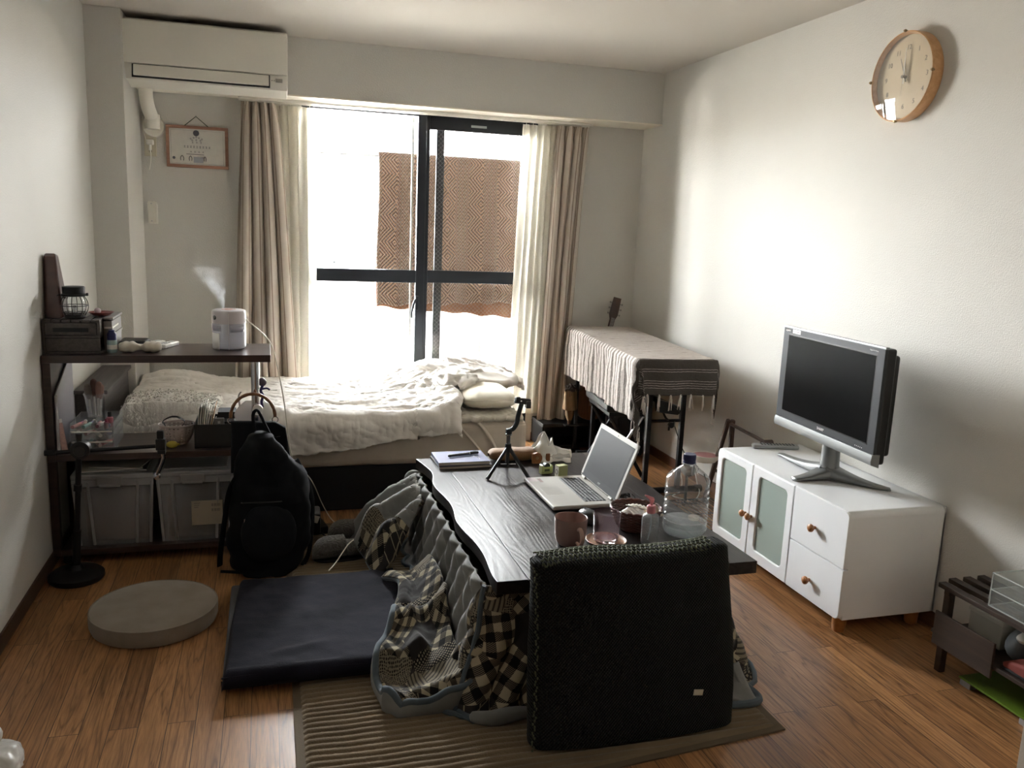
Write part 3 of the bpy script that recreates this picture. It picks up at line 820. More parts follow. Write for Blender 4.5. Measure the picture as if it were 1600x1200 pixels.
# rolled-over crumple above the pillow
def roll(u, v):
    c = V(.93 + .05 * math.sin(u * 5), 4.30 + .62 * u, .555 + .035 * math.sin(u * PI) + .015 * math.sin(u * 11))
    a = v * 2 * PI
    r = .075 * (1 + .35 * fbm(u * 4, math.cos(a) * 1.2, math.sin(a) * 1.2, 3)) * (math.sin(PI * min(1, max(0, u * .94 + .03))) ** .35)
    r += .024 * ridge(u * 6 + v * 2, a * 1.2, 3, 4) - .012
    return c + V(math.cos(a) * r * 1.7, 0, math.sin(a) * r * .75) + V(0, .03 * fbm(u * 6, v * 6, 2), 0)
b = MB(); b.grid(roll, 90, 70, cv=True); obj('turned_back_fold', b, DUVET, t, ang=180)
def tail(u, v):
    x = 1.0 + .42 * u + .02 * fbm(v * 4, 1); y = 4.55 + .42 * v
    z = .60 - .07 * u * u + .038 * ridge(x * 7 + v, y * 9, 3.3, 4) + .03 * math.sin(v * 3) * (1 - u) - (.04 if u > .97 else 0)
    return (x, y, z)
b = MB(); b.grid(tail, 60, 60); obj('flung_corner', b, DUVET, t, ang=180, thick=.018, off=-1)

def pillow_mb(c, sx, sy, sz, R, p=.55, seed=1, wr=.006):
    b = MB()
    bm = b.bm
    bmesh.ops.create_uvsphere(bm, u_segments=48, v_segments=26, radius=1)
    for v in bm.verts:
        q = v.co.copy()
        x = math.copysign(abs(q.x) ** p, q.x); y = math.copysign(abs(q.y) ** p, q.y)
        z = math.copysign(abs(q.z) ** .62, q.z) * (.62 + .38 * (1 - abs(x) ** 5) * (1 - abs(y) ** 5))
        v.co = R @ V(x * sx, y * sy, z * sz) + V(*c) + V(0, 0, wr * fbm(x * 3, y * 3, seed))
    return b
t = T('pillow', 'cream foam pillow at the foot of the window, right end of the bed', 'pillow', (1.12, 4.33, .475), w=True)
b = pillow_mb((1.12, 4.36, .52), .145, .25, .050, rz(0), .45, 4, .004); obj('pillowcase', b, weave('cream_pillow_cloth', rgb(214, 208, 190), rgb(222, 216, 200), 400), t, ang=180)
b = MB(); b.tube([(.96 + .29 * k / 10, 4.088 + .003 * math.sin(k), .536 + .002 * math.sin(k * 2)) for k in range(11)], .0018, 6, sub=2); obj('seam', b, SHEET, t)
t = T('pillow', 'flat white pillow lying on top of the cream one, beside the curtain', 'pillow', (1.2, 4.7, .54), w=True)
obj('pillowcase', pillow_mb((1.18, 4.70, .56), .19, .27, .045, rz(4), .5, 6, .014), DUVET, t, ang=180)
# fluffy throw on the left
m, nt, out = mk('fluffy_white_pile')
v = coords(nt, scale=(1, 1, .5)); n = N(nt, 'ShaderNodeTexNoise'); n.inputs['Scale'].default_value = 45; n.inputs['Detail'].default_value = 8; n.inputs['Distortion'].default_value = 1.5; L(nt, v, n.inputs['Vector'])
p = nt.nodes.new('ShaderNodeBsdfPrincipled'); p.inputs['Roughness'].default_value = 1; p.inputs['Sheen Weight'].default_value = .5
L(nt, ramp(nt, n.outputs['Fac'], [(.3, rgb(222, 217, 208)), (.65, rgb(240, 237, 230))]), p.inputs['Base Color']); L(nt, bump(nt, n.outputs['Fac'], .5, .01), p.inputs['Normal']); L(nt, p.outputs[0], out.inputs[0])
FLUFF = m
def fl_(u, v):
    x = -.66 + .44 * u
    s = v * .52
    if s < .27: y = 4.31 - s; z = .555 - .03 * v
    else: y = 4.04 - .03 * math.sin(min(1, (s - .27) / .08) * PI / 2); z = .545 - .02 - max(0, s - .27) * .98
    h = .03 * math.exp(-((x + .5) / .2) ** 2) + .012 * fbm(x * 8, s * 8, 3) + .004 * ridge(x * 30 + fbm(x * 9, s * 9, 2), s * 14, 1, 3)
    e = min(u, 1 - u, v * 1.2, 1 - v)
    sc_ = min(1, e / .08) ** .5
    return (x + .012 * fbm(s * 30, x * 4, 2), y - (h * .6 if s > .27 else 0), z + (h if s <= .27 else 0) * sc_ - .03 * (1 - sc_))
t = T('fluffy_throw', 'shaggy white throw over the left end of the bed, seen above the middle shelf', 'throw', (-.48, 4.15, .3), w=True)
b = MB(); b.grid(fl_, 140, 120); obj('pile', b, FLUFF, t, ang=180, thick=.02, off=-1)
b = MB(); rr = random.Random(12)
for i in range(900):
    u, v = rr.uniform(.03, .97), rr.uniform(.03, .99); p0 = V(*fl_(u, v)); fr_ = v > .5
    d = V(rr.uniform(-.6, .6), -1 if fr_ else rr.uniform(-.8, .2), -.3 if fr_ else .9).normalized()
    p1 = p0 + d * .012 + V(0, 0, -.004); p2 = p1 + d * .006 + V(rr.uniform(-.008, .008), 0, -.014)
    s_ = .0035
    b._add([p0 + V(-s_, 0, 0), p0 + V(s_, 0, 0), p1 + V(s_ * .8, 0, 0), p1 - V(s_ * .8, 0, 0), p2], [[0, 1, 2, 3], [3, 2, 4]])
obj('tufts', b, FLUFF, t, ang=180)
# ------------------------------------------------------------------ open shelf unit at the left wall
SX0, SX1, SY0, SY1 = -.846, .005, 3.56, 3.90
t = T('shelf_unit', 'dark brown open shelf unit with a chrome post, against the left wall', 'shelf', (-.42, 3.73, 0), w=True)
obj('side_panel', MB().box(SX0, SX0 + .03, SY0 + .002, SY1, .436, .831, .002).box(SX0, SX0 + .03, SY0 + .002, SY0 + .032, .04, .436, .002).box(SX0, SX0 + .03, SY1 - .03, SY1, .04, .436, .002), SHELFW, t)
obj('top_board', MB().box(SX0, SX1, SY0, SY1, .831, .861, .002), SHELFW, t)
obj('middle_board', MB().box(SX0 + .03, SX1 - .06, SY0, SY1, .436, .463, .002), SHELFW, t)
obj('bottom_board', MB().box(SX0 + .03, SX1 - .09, SY0, SY1, .04, .065, .002), SHELFW, t)
CHROME = M('chrome', rgb(200, 202, 205), .15, metal=1)
b = MB(); b.cyl((-.058, 3.585, .065), (-.058, 3.585, .831), .0165, n=24); obj('post', b, CHROME, t)
b = MB(); b.cyl((-.058, 3.865, .065), (-.058, 3.865, .831), .0165, n=24); obj('post', b, CHROME, t)
for x in (-.8, -.13):
    for y in (3.6, 3.86):
        obj('foot', MB().cyl((x, y, 0), (x, y, .04), .018, n=16), BLACKP, t)

# --- on the top board
GREYW = wood('grey_brown_box_wood', rgb(62, 56, 54), rgb(84, 78, 74), 'y', rough=.5)
t = T('drawer_box', 'low dark wooden two-tier drawer box on the top shelf, against the wall', 'box', (-.74, 3.75, .861), w=True)
b = MB(); x0, x1, y0, y1 = -.845, -.64, 3.60, 3.875
b.box(x0, x1 + .006, y0, y1, .861, .871, .002); b.box(x0, x1, y0, y1, .925, .935, .002); b.box(x0, x0 + .01, y0, y1, .871, .99, .001); b.box(x1 - .01, x1, y0, y1, .935, .99, .001); b.box(x0, x1, y1 - .01, y1, .871, .99, .001)
for i in range(6): b.box(x0 + i * .035, x0 + i * .035 + .030, y0, y1, .985, .996, .0015)
obj('body', b, GREYW, t)
for z0, z1, yf in ((.873, .924, 3.598), (.937, .983, 3.594)):
    d = MB(); d.box(x0 + .012, x1 - (.012 if z0 > .9 else 0), yf, yf + .01, z0, z1, .002); d.box(x0 + .014, x0 + .02, yf + .01, y1 - .02, z0, z1 - .01); d.box(x1 - .02, x1 - .012, yf + .01, y1 - .02, z0, z1 - .01); d.box(x0 + .02, x1 - .02, yf + .01, y1 - .02, z0, z0 + .004)
    dr = obj('drawer', d, GREYW, t)
    if z0 > .9: obj('finger_slot', MB().box(x0 + .04, x1 - .04, yf - .0012, yf + .001, z0 + .012, z0 + .028), M('dark_slot', rgb(18, 22, 26), .6), dr)
t = T('boxed_tray', 'grey flat tray standing behind the drawer box, topped with a red dish', 'tray', (-.62, 3.81, .861), w=True)
b = MB(); b.box(-.638, -.605, 3.66, 3.88, .861, .985, .003); b.box(-.636, -.60, 3.66, 3.88, .99, 1.0, .002); b.box(-.636, -.60, 3.66, 3.88, .925, .935, .002)
obj('body', b, M('pale_grey_box', rgb(128, 124, 120), .5, var=.06, vs=20), t)
obj('paper_insert', MB().box(-.634, -.603, 3.655, 3.80, .955, .962, .001), WHITEP, t)
# lantern
t = T('lantern', 'small black lantern with a round caged glass, on the drawer box', 'lantern', (-.738, 3.66, .997), w=True)
c = (-.738, 3.66, .997)
obj('base', MB().lathe([(0, 0), (.036, 0), (.038, .004), (.036, .012), (.026, .016), (0, .016)], c), BLACKM, t)
obj('glass_globe', MB().lathe([(.024, .014), (.036, .026), (.044, .045), (.042, .064), (.032, .082), (.028, .088)], c), clear('lantern_glass', rgb(235, 240, 240), alpha=.12), t)
b = MB()
for k in range(8):
    a = k * PI / 4; b.tube([(c[0] + r * math.cos(a), c[1] + r * math.sin(a), c[2] + z) for r, z in ((.035, .01), (.047, .03), (.050, .05), (.046, .07), (.036, .088))], .0016, 6, sub=3)
b.tube([(c[0] + .05 * math.cos(k * PI / 12), c[1] + .05 * math.sin(k * PI / 12), c[2] + .05) for k in range(24)], .0018, 6, closed=True)
b.tube([(c[0] + .042 * math.cos(k * PI / 12), c[1] + .042 * math.sin(k * PI / 12), c[2] + .022) for k in range(24)], .0018, 6, closed=True)
obj('wire_cage', b, BLACKM, t)
obj('cap', MB().lathe([(.038, .086), (.046, .088), (.046, .094), (.040, .098), (.041, .122), (.038, .125), (0, .125)], c), BLACKM, t)
obj('burner', MB().cyl((c[0], c[1], c[2] + .014), (c[0], c[1], c[2] + .05), .010, .006, 16), CHROME, t)
b = MB(); b.tube([(c[0] - .042, c[1], c[2] + .09), (c[0] - .06, c[1], c[2] + .088), (c[0] - .062, c[1] + .01, c[2] + .07)], .002, 6, sub=4); b.box(c[0] + .044, c[0] + .052, c[1] - .006, c[1] + .006, c[2] + .088, c[2] + .1, .002); obj('handle_ear', b, BLACKM, t)
# tapered case against the wall
t = T('tapered_case', 'tall brown tapered leather case leaning at the wall behind the lantern', 'case', (-.815, 3.69, .997), w=True)
m = M('oxblood_leather', rgb(74, 50, 46), .32, var=.25, vs=25, bs=60, bstr=.3, coat=.2)
b = MB(); b.prism([(3.645, .997), (3.775, .997), (3.735, 1.24), (3.70, 1.246), (3.685, 1.235)], 'x', -.844, -.79, .010, 3)
for v in b.bm.verts:
    k = (v.co.z - .997) / .25
    v.co.x = -.846 + (v.co.x + .846) * (1.25 - .45 * k)
obj('case_body', b, m, t)
obj('strap', MB().box(-.846, -.772, 3.69, 3.715, 1.07, 1.085, .003), m, t)
# red dish and egg
t = T('dish', 'small red dish on the grey tray beside the lantern', 'dish', (-.655, 3.74, 1.0), w=True)
obj('bowl', MB().lathe([(0, .002), (.03, .002), (.046, .014), (.048, .016), (.045, .014), (.03, .006), (0, .006)], (-.655, 3.73, .999)), M('red_ceramic', rgb(128, 62, 56), .35, var=.2, vs=60), t)
t = T('pebble', 'pale lilac pebble lying in the small red dish', 'stone', (-.665, 3.73, 1.005), w=True)
obj('stone', MB().ball((-.668, 3.73, 1.019), .013, 1, 1, .95), M('lilac_stone', rgb(206, 190, 196), .4), t)
# nasal drops bottle
t = T('small_bottle', 'small pale bottle with a dark blue cap on the top shelf', 'bottle', (-.60, 3.64, .861), w=True)
obj('bottle_body', MB().lathe([(0, 0), (.017, 0), (.019, .003), (.019, .048), (.017, .052)], (-.606, 3.645, .861), 24), M('pale_green_plastic', rgb(150, 172, 172), .3, var=.1, vs=60), t)
obj('cap', MB().lathe([(.017, .050), (.018, .052), (.018, .076), (.014, .082), (.012, .084), (.012, .09), (0, .091)], (-.606, 3.645, .861), 24), M('navy_cap', rgb(38, 42, 92), .35), t)
obj('printed_band', MB().cyl((-.606, 3.645, .875), (-.606, 3.645, .893), .0193, n=24, caps=False), WHITEP, t)
t = T('pouch', 'flat black zip pouch behind the beige eye pillow', 'pouch', (-.54, 3.80, .861), w=True)
obj('pouch_body', MB().box(-.60, -.49, 3.74, 3.86, .861, .893, .012, 4).noise(.002, 20, 1), BLACKP, t); obj('zip', MB().tube([(-.598, 3.738, .88), (-.545, 3.735, .882), (-.492, 3.738, .88)], .002, 6, sub=3), STEEL, t)
# eye pillow: two soft lobes pinched in the middle
m = weave('beige_soft_cotton', rgb(176, 168, 152), rgb(190, 182, 166), 600)
t = T('eye_pillow', 'beige two-lobed eye pillow near the front edge of the top shelf', 'eye pillow', (-.505, 3.65, .861), w=True)
b = MB()
def ep(u, v):
    x = (u - .5) * .165; pin = 1 - .55 * math.exp(-(x / .016) ** 2); e = math.sqrt(max(0, 1 - (2 * u - 1) ** 8))
    a = v * 2 * PI; cc, ss = math.cos(a), math.sin(a)
    return (-.503 + x, 3.655 + .036 * pin * e * math.copysign(abs(cc) ** .8, cc), .861 + .0215 + .0215 * pin * e * (ss if ss > 0 else math.copysign(abs(ss) ** .5, ss)) - .004 * (1 - pin) + .0015 * math.sin(u * 40 + a) * e)
b.grid(ep, 60, 32, cv=True); obj('cushion', b, m, t, ang=180)
obj('elastic', MB().tube([(-.585, 3.655, .875), (-.55, 3.70, .867), (-.50, 3.71, .866), (-.455, 3.70, .867), (-.42, 3.655, .875)], .003, 6, sub=5, flat=.3), m, t)
def remote(nm, lab, c, rot, L_=.10):
    t = T(nm, lab, 'remote control', c, rot)
    obj('case', MB().box(-.022, .022, -L_ / 2, L_ / 2, 0, .018, .005, 3), WHITE, t)
    obj('screen', MB().box(-.013, .013, L_ * .18, L_ * .38, .0178, .0186, .0004), M('lcd_grey', rgb(140, 146, 140), .3), t)
    k = MB()
    for i in range(3):
        for j in range(2): k.box(-.012 + j * .014, -.002 + j * .014, -L_ * .3 + i * .016, -L_ * .3 + i * .016 + .008, .0178, .0195, .001)
    obj('buttons', k, M('pale_grey_key', rgb(170, 170, 168), .5), t)
remote('remote_control', 'white remote control lying right of the beige eye pillow', (-.415, 3.80, .861), -22, .12)
remote('remote_control', 'white remote control half hidden behind the beige eye pillow', (-.475, 3.84, .861), -35, .10)
# humidifier
t = T('humidifier', 'round white desktop humidifier with a water tank on the top shelf', 'humidifier', (-.163, 3.74, .861), w=True)
c = (-.163, 3.745, .861)
HW = M('humidifier_white', rgb(205, 198, 200), .3)
obj('tank', MB().lathe([(0, .002), (.060, .002), (.066, .006), (.068, .012), (.0685, .10), (.0685, .112), (.066, .112), (.066, .014), (0, .010)], c, 48), clear('tank_plastic', rgb(236, 236, 242), rough=.12, alpha=.45), t)
obj('water', MB().lathe([(0, .012), (.0655, .012), (.0655, .085), (0, .085)], c, 48), clear('tank_water', rgb(222, 228, 238), rough=.02, alpha=.3), t)
obj('tank_core', MB().lathe([(0, .012), (.017, .012), (.017, .11), (0, .11)], c, 24), M('core_plastic', rgb(200, 202, 210), .3), t)
obj('head', MB().lathe([(.0685, .112), (.0695, .114), (.0695, .158), (.067, .165), (.060, .168), (.03, .1685), (0, .1685)], c, 48), HW, t)
m = M('front_panel_white', rgb(238, 236, 232), .3)
b = MB()
def arcp(a0, a1, z0, z1, r=.0697):
    b.grid(lambda u, v: (c[0] + r * math.cos(a0 + (a1 - a0) * u), c[1] + r * math.sin(a0 + (a1 - a0) * u), c[2] + z0 + (z1 - z0) * v), 10, 1)
arcp(math.radians(196), math.radians(238), .004, .072); obj('white_panel', b, m, t, thick=.001)
for a0_, a1_, z0_ in ((192, 244, .082), (276, 330, .078)):
    b = MB(); arcp(math.radians(a0_), math.radians(a1_), z0_, .106); obj('clear_label', b, bpy.data.materials.get('label_film') or clear('label_film', rgb(225, 225, 232), alpha=.45), t, thick=.0008)
b = MB(); arcp(math.radians(270), math.radians(271.5), .004, .158, .0701); obj('seam', b, m, t, thick=.0008)
b = MB(); a = math.radians(218); n_ = V(math.cos(a), math.sin(a), 0); q = V(*c) + n_ * .0685 + V(0, 0, .137); b.cyl(q, q + n_ * .003, .009, n=20); obj('power_button', b, BLACKP, t)
b = MB(); q2 = q + n_ * .0031; b.tube([q2 + V(-n_.y, n_.x, 0) * .005 * math.cos(k) + V(0, 0, 1) * .005 * math.sin(k) for k in [i * .5 for i in range(10)]], .0006, 5); obj('button_mark', b, WHITE, t)
b = MB(); b.lathe([(.010, .1688), (.014, .1705), (.018, .1688)], c, 24); b.lathe([(.026, .1686), (.028, .170), (.030, .1686)], c, 24); obj('nozzle_ring', b, M('peach_plastic', rgb(214, 170, 156), .5), t)
# steam
m, nt, out = mk('steam')
vol = nt.nodes.new('ShaderNodeVolumePrincipled'); vol.inputs['Color'].default_value = (.97, .97, .97, 1); vol.inputs['Anisotropy'].default_value = .3
tc = nt.nodes.new('ShaderNodeTexCoord'); sx = nt.nodes.new('ShaderNodeSeparateXYZ'); L(nt, tc.outputs['Object'], sx.inputs[0])
wp = N(nt, 'ShaderNodeTexNoise'); wp.inputs['Scale'].default_value = 14; wp.inputs['Detail'].default_value = 3; L(nt, tc.outputs['Object'], wp.inputs['Vector'])
def mt(op, *a):
    q = nt.nodes.new('ShaderNodeMath'); q.operation = op
    for i, x in enumerate(a):
        if isinstance(x, (int, float)): q.inputs[i].default_value = x
        else: L(nt, x, q.inputs[i])
    return q.outputs[0]
swp = nt.nodes.new('ShaderNodeSeparateColor'); L(nt, wp.outputs['Color'], swp.inputs[0])
Z_ = mt('MAXIMUM', sx.outputs['Z'], 0.0)
# centre line drifts to the left as it rises, puff widens
cx_ = mt('ADD', mt('MULTIPLY', mt('POWER', Z_, 1.5), -.85), mt('MULTIPLY', mt('MULTIPLY', mt('SUBTRACT', swp.outputs[0], .5), Z_), .9))
cyy = mt('MULTIPLY', mt('MULTIPLY', mt('SUBTRACT', swp.outputs[1], .5), Z_), .9)
rad = mt('ADD', mt('MULTIPLY', mt('POWER', Z_, 1.2), .66), .005)
dx_ = mt('SUBTRACT', sx.outputs['X'], cx_); dy_ = mt('SUBTRACT', sx.outputs['Y'], cyy)
d_ = mt('DIVIDE', mt('SQRT', mt('ADD', mt('MULTIPLY', dx_, dx_), mt('MULTIPLY', dy_, dy_))), rad)
n3 = N(nt, 'ShaderNodeTexNoise'); n3.inputs['Scale'].default_value = 17; n3.inputs['Detail'].default_value = 6; n3.inputs['Distortion'].default_value = 1.6; L(nt, tc.outputs['Object'], n3.inputs['Vector'])
core = mt('MAXIMUM', mt('SUBTRACT', 1.0, d_), 0.0)
nn = mt('MAXIMUM', mt('MULTIPLY', mt('SUBTRACT', n3.outputs['Fac'], mt('ADD', .36, mt('MULTIPLY', Z_, .35))), 6), 0.0)
fade = mt('MAXIMUM', mt('MINIMUM', mt('MULTIPLY', mt('SUBTRACT', .215, Z_), 8), 1.0), 0.0)
dens = mt('MULTIPLY', mt('MULTIPLY', mt('POWER', core, .8), nn), mt('MULTIPLY', mt('POWER', fade, 2.0), mt('DIVIDE', 2.1, mt('ADD', rad, .012))))
L(nt, dens, vol.inputs['Density']); L(nt, vol.outputs[0], out.inputs['Volume'])
b = MB(); b.lathe([(0, 0), (.02, 0), (.06, .06), (.13, .14), (.16, .2), (.12, .225), (0, .225)], (0, 0, 0), 24)
for v in b.bm.verts: v.co.x -= v.co.z ** 1.5 * .75
b.move((-.185, 3.745, 1.031))
st = obj('steam', b, m, None); tag(st, 'wisp of white steam rising from the humidifier', 'steam', kind='stuff')
for v in st.data.vertices: v.co += st.location - V(-.185, 3.745, 1.031)
st.location = (-.185, 3.745, 1.031)

# --- on the middle board (z .463)
ACR = clear('clear_acrylic', rgb(235, 238, 240), alpha=.14)
t = T('acrylic_board', 'white translucent board standing at the wall end of the middle shelf', 'board', (-.80, 3.72, .463), w=True)
obj('board', MB().prism([(3.575, .463), (3.89, .463), (3.89, .80), (3.82, .80), (3.575, .70)], 'x', -.812, -.806, .002), M('milky_board', rgb(205, 202, 208), .25, trans=.25), t)
obj('edge_strip', MB().box(-.812, -.800, 3.575, 3.582, .463, .70, .002), clear('edge_clear', alpha=.3), t)
t = T('cosmetics_organizer', 'clear acrylic drawer organizer full of cosmetics on the middle shelf', 'organizer', (-.70, 3.70, .463), w=True)
x0, x1, y0, y1, z0 = -.77, -.61, 3.61, 3.84, .463
b = MB(); b.box(x0, x1, y0, y1, z0, z0 + .003); b.box(x0, x1, y0, y1, z0 + .042, z0 + .045); b.box(x0, x1, y0, y1, z0 + .085, z0 + .088)
b.box(x0, x0 + .003, y0, y1, z0, z0 + .115); b.box(x1 - .003, x1, y0, y1, z0, z0 + .115); b.box(x0, x1, y1 - .003, y1, z0, z0 + .115); b.box(x0, x1, y0, y0 + .003, z0 + .088, z0 + .115)
b.box((x0 + x1) / 2 - .0015, (x0 + x1) / 2 + .0015, y0, y1, z0 + .088, z0 + .112)
obj('shell', b, ACR, t)
for k in range(2):
    z = z0 + .005 + k * .043
    d = obj('drawer', MB().box(x0 + .006, x1 - .006, y0 - .003, y0, z, z + .034, .001).box(x0 + .006, x1 - .006, y0, y1 - .01, z, z + .002), ACR, t)
    obj('drawer_lip', MB().box(x0 + .005, x1 - .005, y0 - .006, y0 - .003, z + .03, z + .036, .001), WHITE, d)
cosc = [rgb(190, 90, 84), rgb(210, 170, 150), rgb(120, 176, 164), rgb(40, 40, 44), rgb(150, 60, 90), rgb(220, 214, 205), rgb(110, 110, 150), rgb(90, 150, 130), rgb(206, 150, 140)]
CM = [M('cosmetic_%s' % n_, c_, .3) for n_, c_ in zip(('coral', 'nude', 'mint', 'black', 'berry', 'cream', 'violet', 'green', 'pink'), cosc)]
r0 = random.Random(21)
lab_ = {0: 'coral', 1: 'nude', 2: 'mint green', 3: 'black', 4: 'berry red', 5: 'cream', 6: 'violet', 7: 'green', 8: 'pink'}
slots = [('lying on top of the clear organizer', .090), ('in the upper drawer of the clear organizer', .052), ('in the lower drawer of the clear organizer', .010)]
for li, (wh, dz) in enumerate(slots):
    for i in range(7 if li == 0 else 4):
        k = (i + li * 3) % 9
        x = x0 + .022 + i * (.019 if li == 0 else .034); a = r0.uniform(-25, 25)
        t = T('cosmetic_tube', '%s cosmetic tube %s' % (lab_[k], wh), 'cosmetics', (x, 3.66 + .03 * (i % 2), z0 + dz + .009), a, group='cosmetics in the organizer')
        ln = r0.uniform(.035, .05)
        obj('tube_body', MB().cyl((0, -ln, 0), (0, ln * .35, 0), .0075, n=14), CM[k], t)
        obj('cap', MB().cyl((0, ln * .35, 0), (0, ln * .9, 0), .0068, n=14), CM[(k + 4) % 9 if k != 3 else 5], t)
t = T('cosmetic_sachet', 'pinkish clear sachet leaning at the left of the clear organizer', 'packet', (-.79, 3.62, .463), w=True)
obj('sachet', MB().box(-.80, -.777, 3.60, 3.61, .463, .585, .003, rot=ry(-8), about=(-.79, 3.6, .463)), M('pink_film', rgb(205, 170, 164), .2, var=.2, vs=70), t)
obj('seal', MB().box(-.80, -.777, 3.603, 3.607, .585, .60, .001, rot=ry(-8), about=(-.79, 3.6, .463)), WHITE, t)
# brush cup
t = T('brush_cup', 'clear cup standing on the cosmetics organizer, holding makeup brushes', 'cup', (-.70, 3.75, .551), w=True)
obj('cup', MB().lathe([(0, 0), (.026, 0), (.034, .07), (.040, .098), (.038, .098), (.032, .07), (.024, .004), (0, .004)], (-.70, 3.74, .578), 28), ACR, t)
BR = [M('brush_brown', rgb(92, 66, 58), .8, bs=200), M('brush_grey', rgb(120, 112, 106), .8, bs=200), M('brush_pink', rgb(150, 116, 104), .8, bs=200)]
for i, (dx, dy, tx, tz, r_, k) in enumerate(((-.014, 0, -.022, .175, .016, 1), (.0, .005, .0, .195, .014, 0), (.012, -.004, .022, .185, .014, 2), (.018, .01, .03, .17, .010, 2))):
    t = T('makeup_brush', ('wide grey makeup brush, leftmost in the clear cup', 'tallest dark brown makeup brush in the clear cup', 'pinkish brown makeup brush beside the tallest one', 'slim makeup brush, rightmost in the clear cup')[i], 'makeup brush', (-.70 + dx, 3.74 + dy, .583), w=True, group='brushes in the clear cup')
    p0 = V(-.70 + dx, 3.74 + dy, .583); p1 = V(-.70 + tx, 3.74 + dy, .54 + tz)
    obj('handle', MB().cyl(p0, p0 + (p1 - p0) * .55, .004, n=10), CM[5], t)
    obj('bristles', MB().tube([p0 + (p1 - p0) * k_ for k_ in (.52, .7, .85, .96, 1.0)], lambda s: r_ * (.5, .9, 1, .8, .3)[min(4, int(s * 4 + .5))], 12), BR[k], t)
def vial(nm, lab, c, r_, hh, col, capcol, cat='bottle'):
    t = T(nm, lab, cat, c)
    obj('bottle_body', MB().lathe([(0, 0), (r_ * .95, 0), (r_, .002), (r_, hh * .6), (r_ * .6, hh * .68)], n=20), col, t)
    obj('cap', MB().lathe([(r_ * .62, hh * .66), (r_ * .66, hh * .68), (r_ * .62, hh), (0, hh)], n=20), capcol, t)
NAILP = M('pink_lacquer', rgb(176, 110, 122), .2); BER = M('berry_lacquer', rgb(112, 40, 60), .2)
vial('nail_polish', 'pink nail polish with a black cap on the organizer, by the furry throw', (-.63, 3.66, .552), .013, .062, NAILP, BLACKP)
vial('nail_polish', 'dark berry nail polish beside the pink one on the organizer', (-.638, 3.63, .552), .010, .04, BER, BER)
# perforated basket with cable
PB = M('pinkish_basket_plastic', rgb(190, 176, 170), .45)
m, nt, out = mk('perforated_basket')
v = coords(nt, uv=True); vo = N(nt, 'ShaderNodeTexVoronoi'); vo.inputs['Scale'].default_value = 1; vo.inputs['Randomness'].default_value = .15
mp_ = v.node; mp_.inputs['Scale'].default_value = (26, 7, 1); L(nt, v, vo.inputs['Vector'])
q = nt.nodes.new('ShaderNodeMath'); q.operation = 'LESS_THAN'; q.inputs[1].default_value = .27; L(nt, vo.outputs['Distance'], q.inputs[0])
p = nt.nodes.new('ShaderNodeBsdfPrincipled'); p.inputs['Base Color'].default_value = rgb(190, 176, 170); p.inputs['Roughness'].default_value = .45
tr = nt.nodes.new('ShaderNodeBsdfTransparent'); mm = nt.nodes.new('ShaderNodeMixShader'); L(nt, q.outputs[0], mm.inputs[0]); L(nt, p.outputs[0], mm.inputs[1]); L(nt, tr.outputs[0], mm.inputs[2]); L(nt, mm.outputs[0], out.inputs[0])
t = T('small_basket', 'small pale perforated basket with a coiled cable, on the middle shelf', 'basket', (-.38, 3.70, .463), w=True)
cb = (-.38, 3.71, .463)
b = MB(); b.grid(lambda u, v: (cb[0] + (.045 + .028 * v ** .6) * math.cos(2 * PI * u), cb[1] + (.04 + .024 * v ** .6) * math.sin(2 * PI * u), cb[2] + .006 + .075 * v), 48, 8, cu=True); obj('wall', b, m, t, thick=.002)
b = MB(); b.tube([(cb[0] + .073 * math.cos(k * PI / 20), cb[1] + .064 * math.sin(k * PI / 20), cb[2] + .081) for k in range(40)], .0035, 8, closed=True); b.cyl((cb[0], cb[1], cb[2]), (cb[0], cb[1], cb[2] + .006), .045, n=32); obj('rim', b, PB, t)
t = T('coiled_cable', 'thin black coiled cable in the pale perforated basket', 'cable', (-.385, 3.71, .475), w=True)
b = MB(); b.tube([(cb[0] - .012 + (.042 + .005 * math.sin(k * 2.1)) * math.cos(k * .42), cb[1] + .012 * math.sin(k * .35), cb[2] + .085 + .028 * math.sin(k * .42)) for k in range(60)] + [(-.325, 3.70, .54), (-.30, 3.69, .548)], .0013, 6, sub=2); obj('cord', b, BLACKP, t)
b = MB(); b.box(-.33, -.322, 3.68, 3.70, .505, .555, .002, rot=ry(18), about=(-.326, 3.69, .52)); obj('plug', b, BLACKP, t)
t = T('lemon', 'small yellow object like a lemon in front of the pale basket', 'fruit', (-.40, 3.62, .463), w=True)
obj('peel', MB().ball((-.392, 3.62, .478), .015, 1.55, 1, 1, 20).ball((-.366, 3.62, .478), .004), M('lemon_peel', rgb(196, 178, 74), .45, bs=90, bstr=.3), t)
# dark box with papers
DB = M('black_paperboard', rgb(36, 35, 36), .6, bs=200, bstr=.1)
t = T('desk_box', 'black open desk box holding papers and cards, on the middle shelf', 'box', (-.22, 3.66, .463), w=True)
x0, x1, y0, y1, z0, z1 = -.303, -.137, 3.60, 3.80, .463, .563
b = MB(); b.box(x0, x1, y0, y1, z0, z0 + .004); b.box(x0, x1, y0, y0 + .004, z0, z1, .001); b.box(x0, x1, y1 - .004, y1, z0, z1, .001); b.box(x0, x0 + .004, y0, y1, z0, z1, .001); b.box(x1 - .004, x1, y0, y1, z0, z1, .001)
obj('walls', b, DB, t)
obj('compartment', MB().box(-.215, -.142, 3.70, 3.79, z0 + .005, z1 + .03, .001).box(-.22, -.142, 3.64, 3.70, z0 + .005, z1 + .002, .001), DB, t)
t = T('paper_stack', 'leaning stack of white papers and envelopes in the black desk box', 'papers', (-.27, 3.67, .468), w=True)
b = MB()
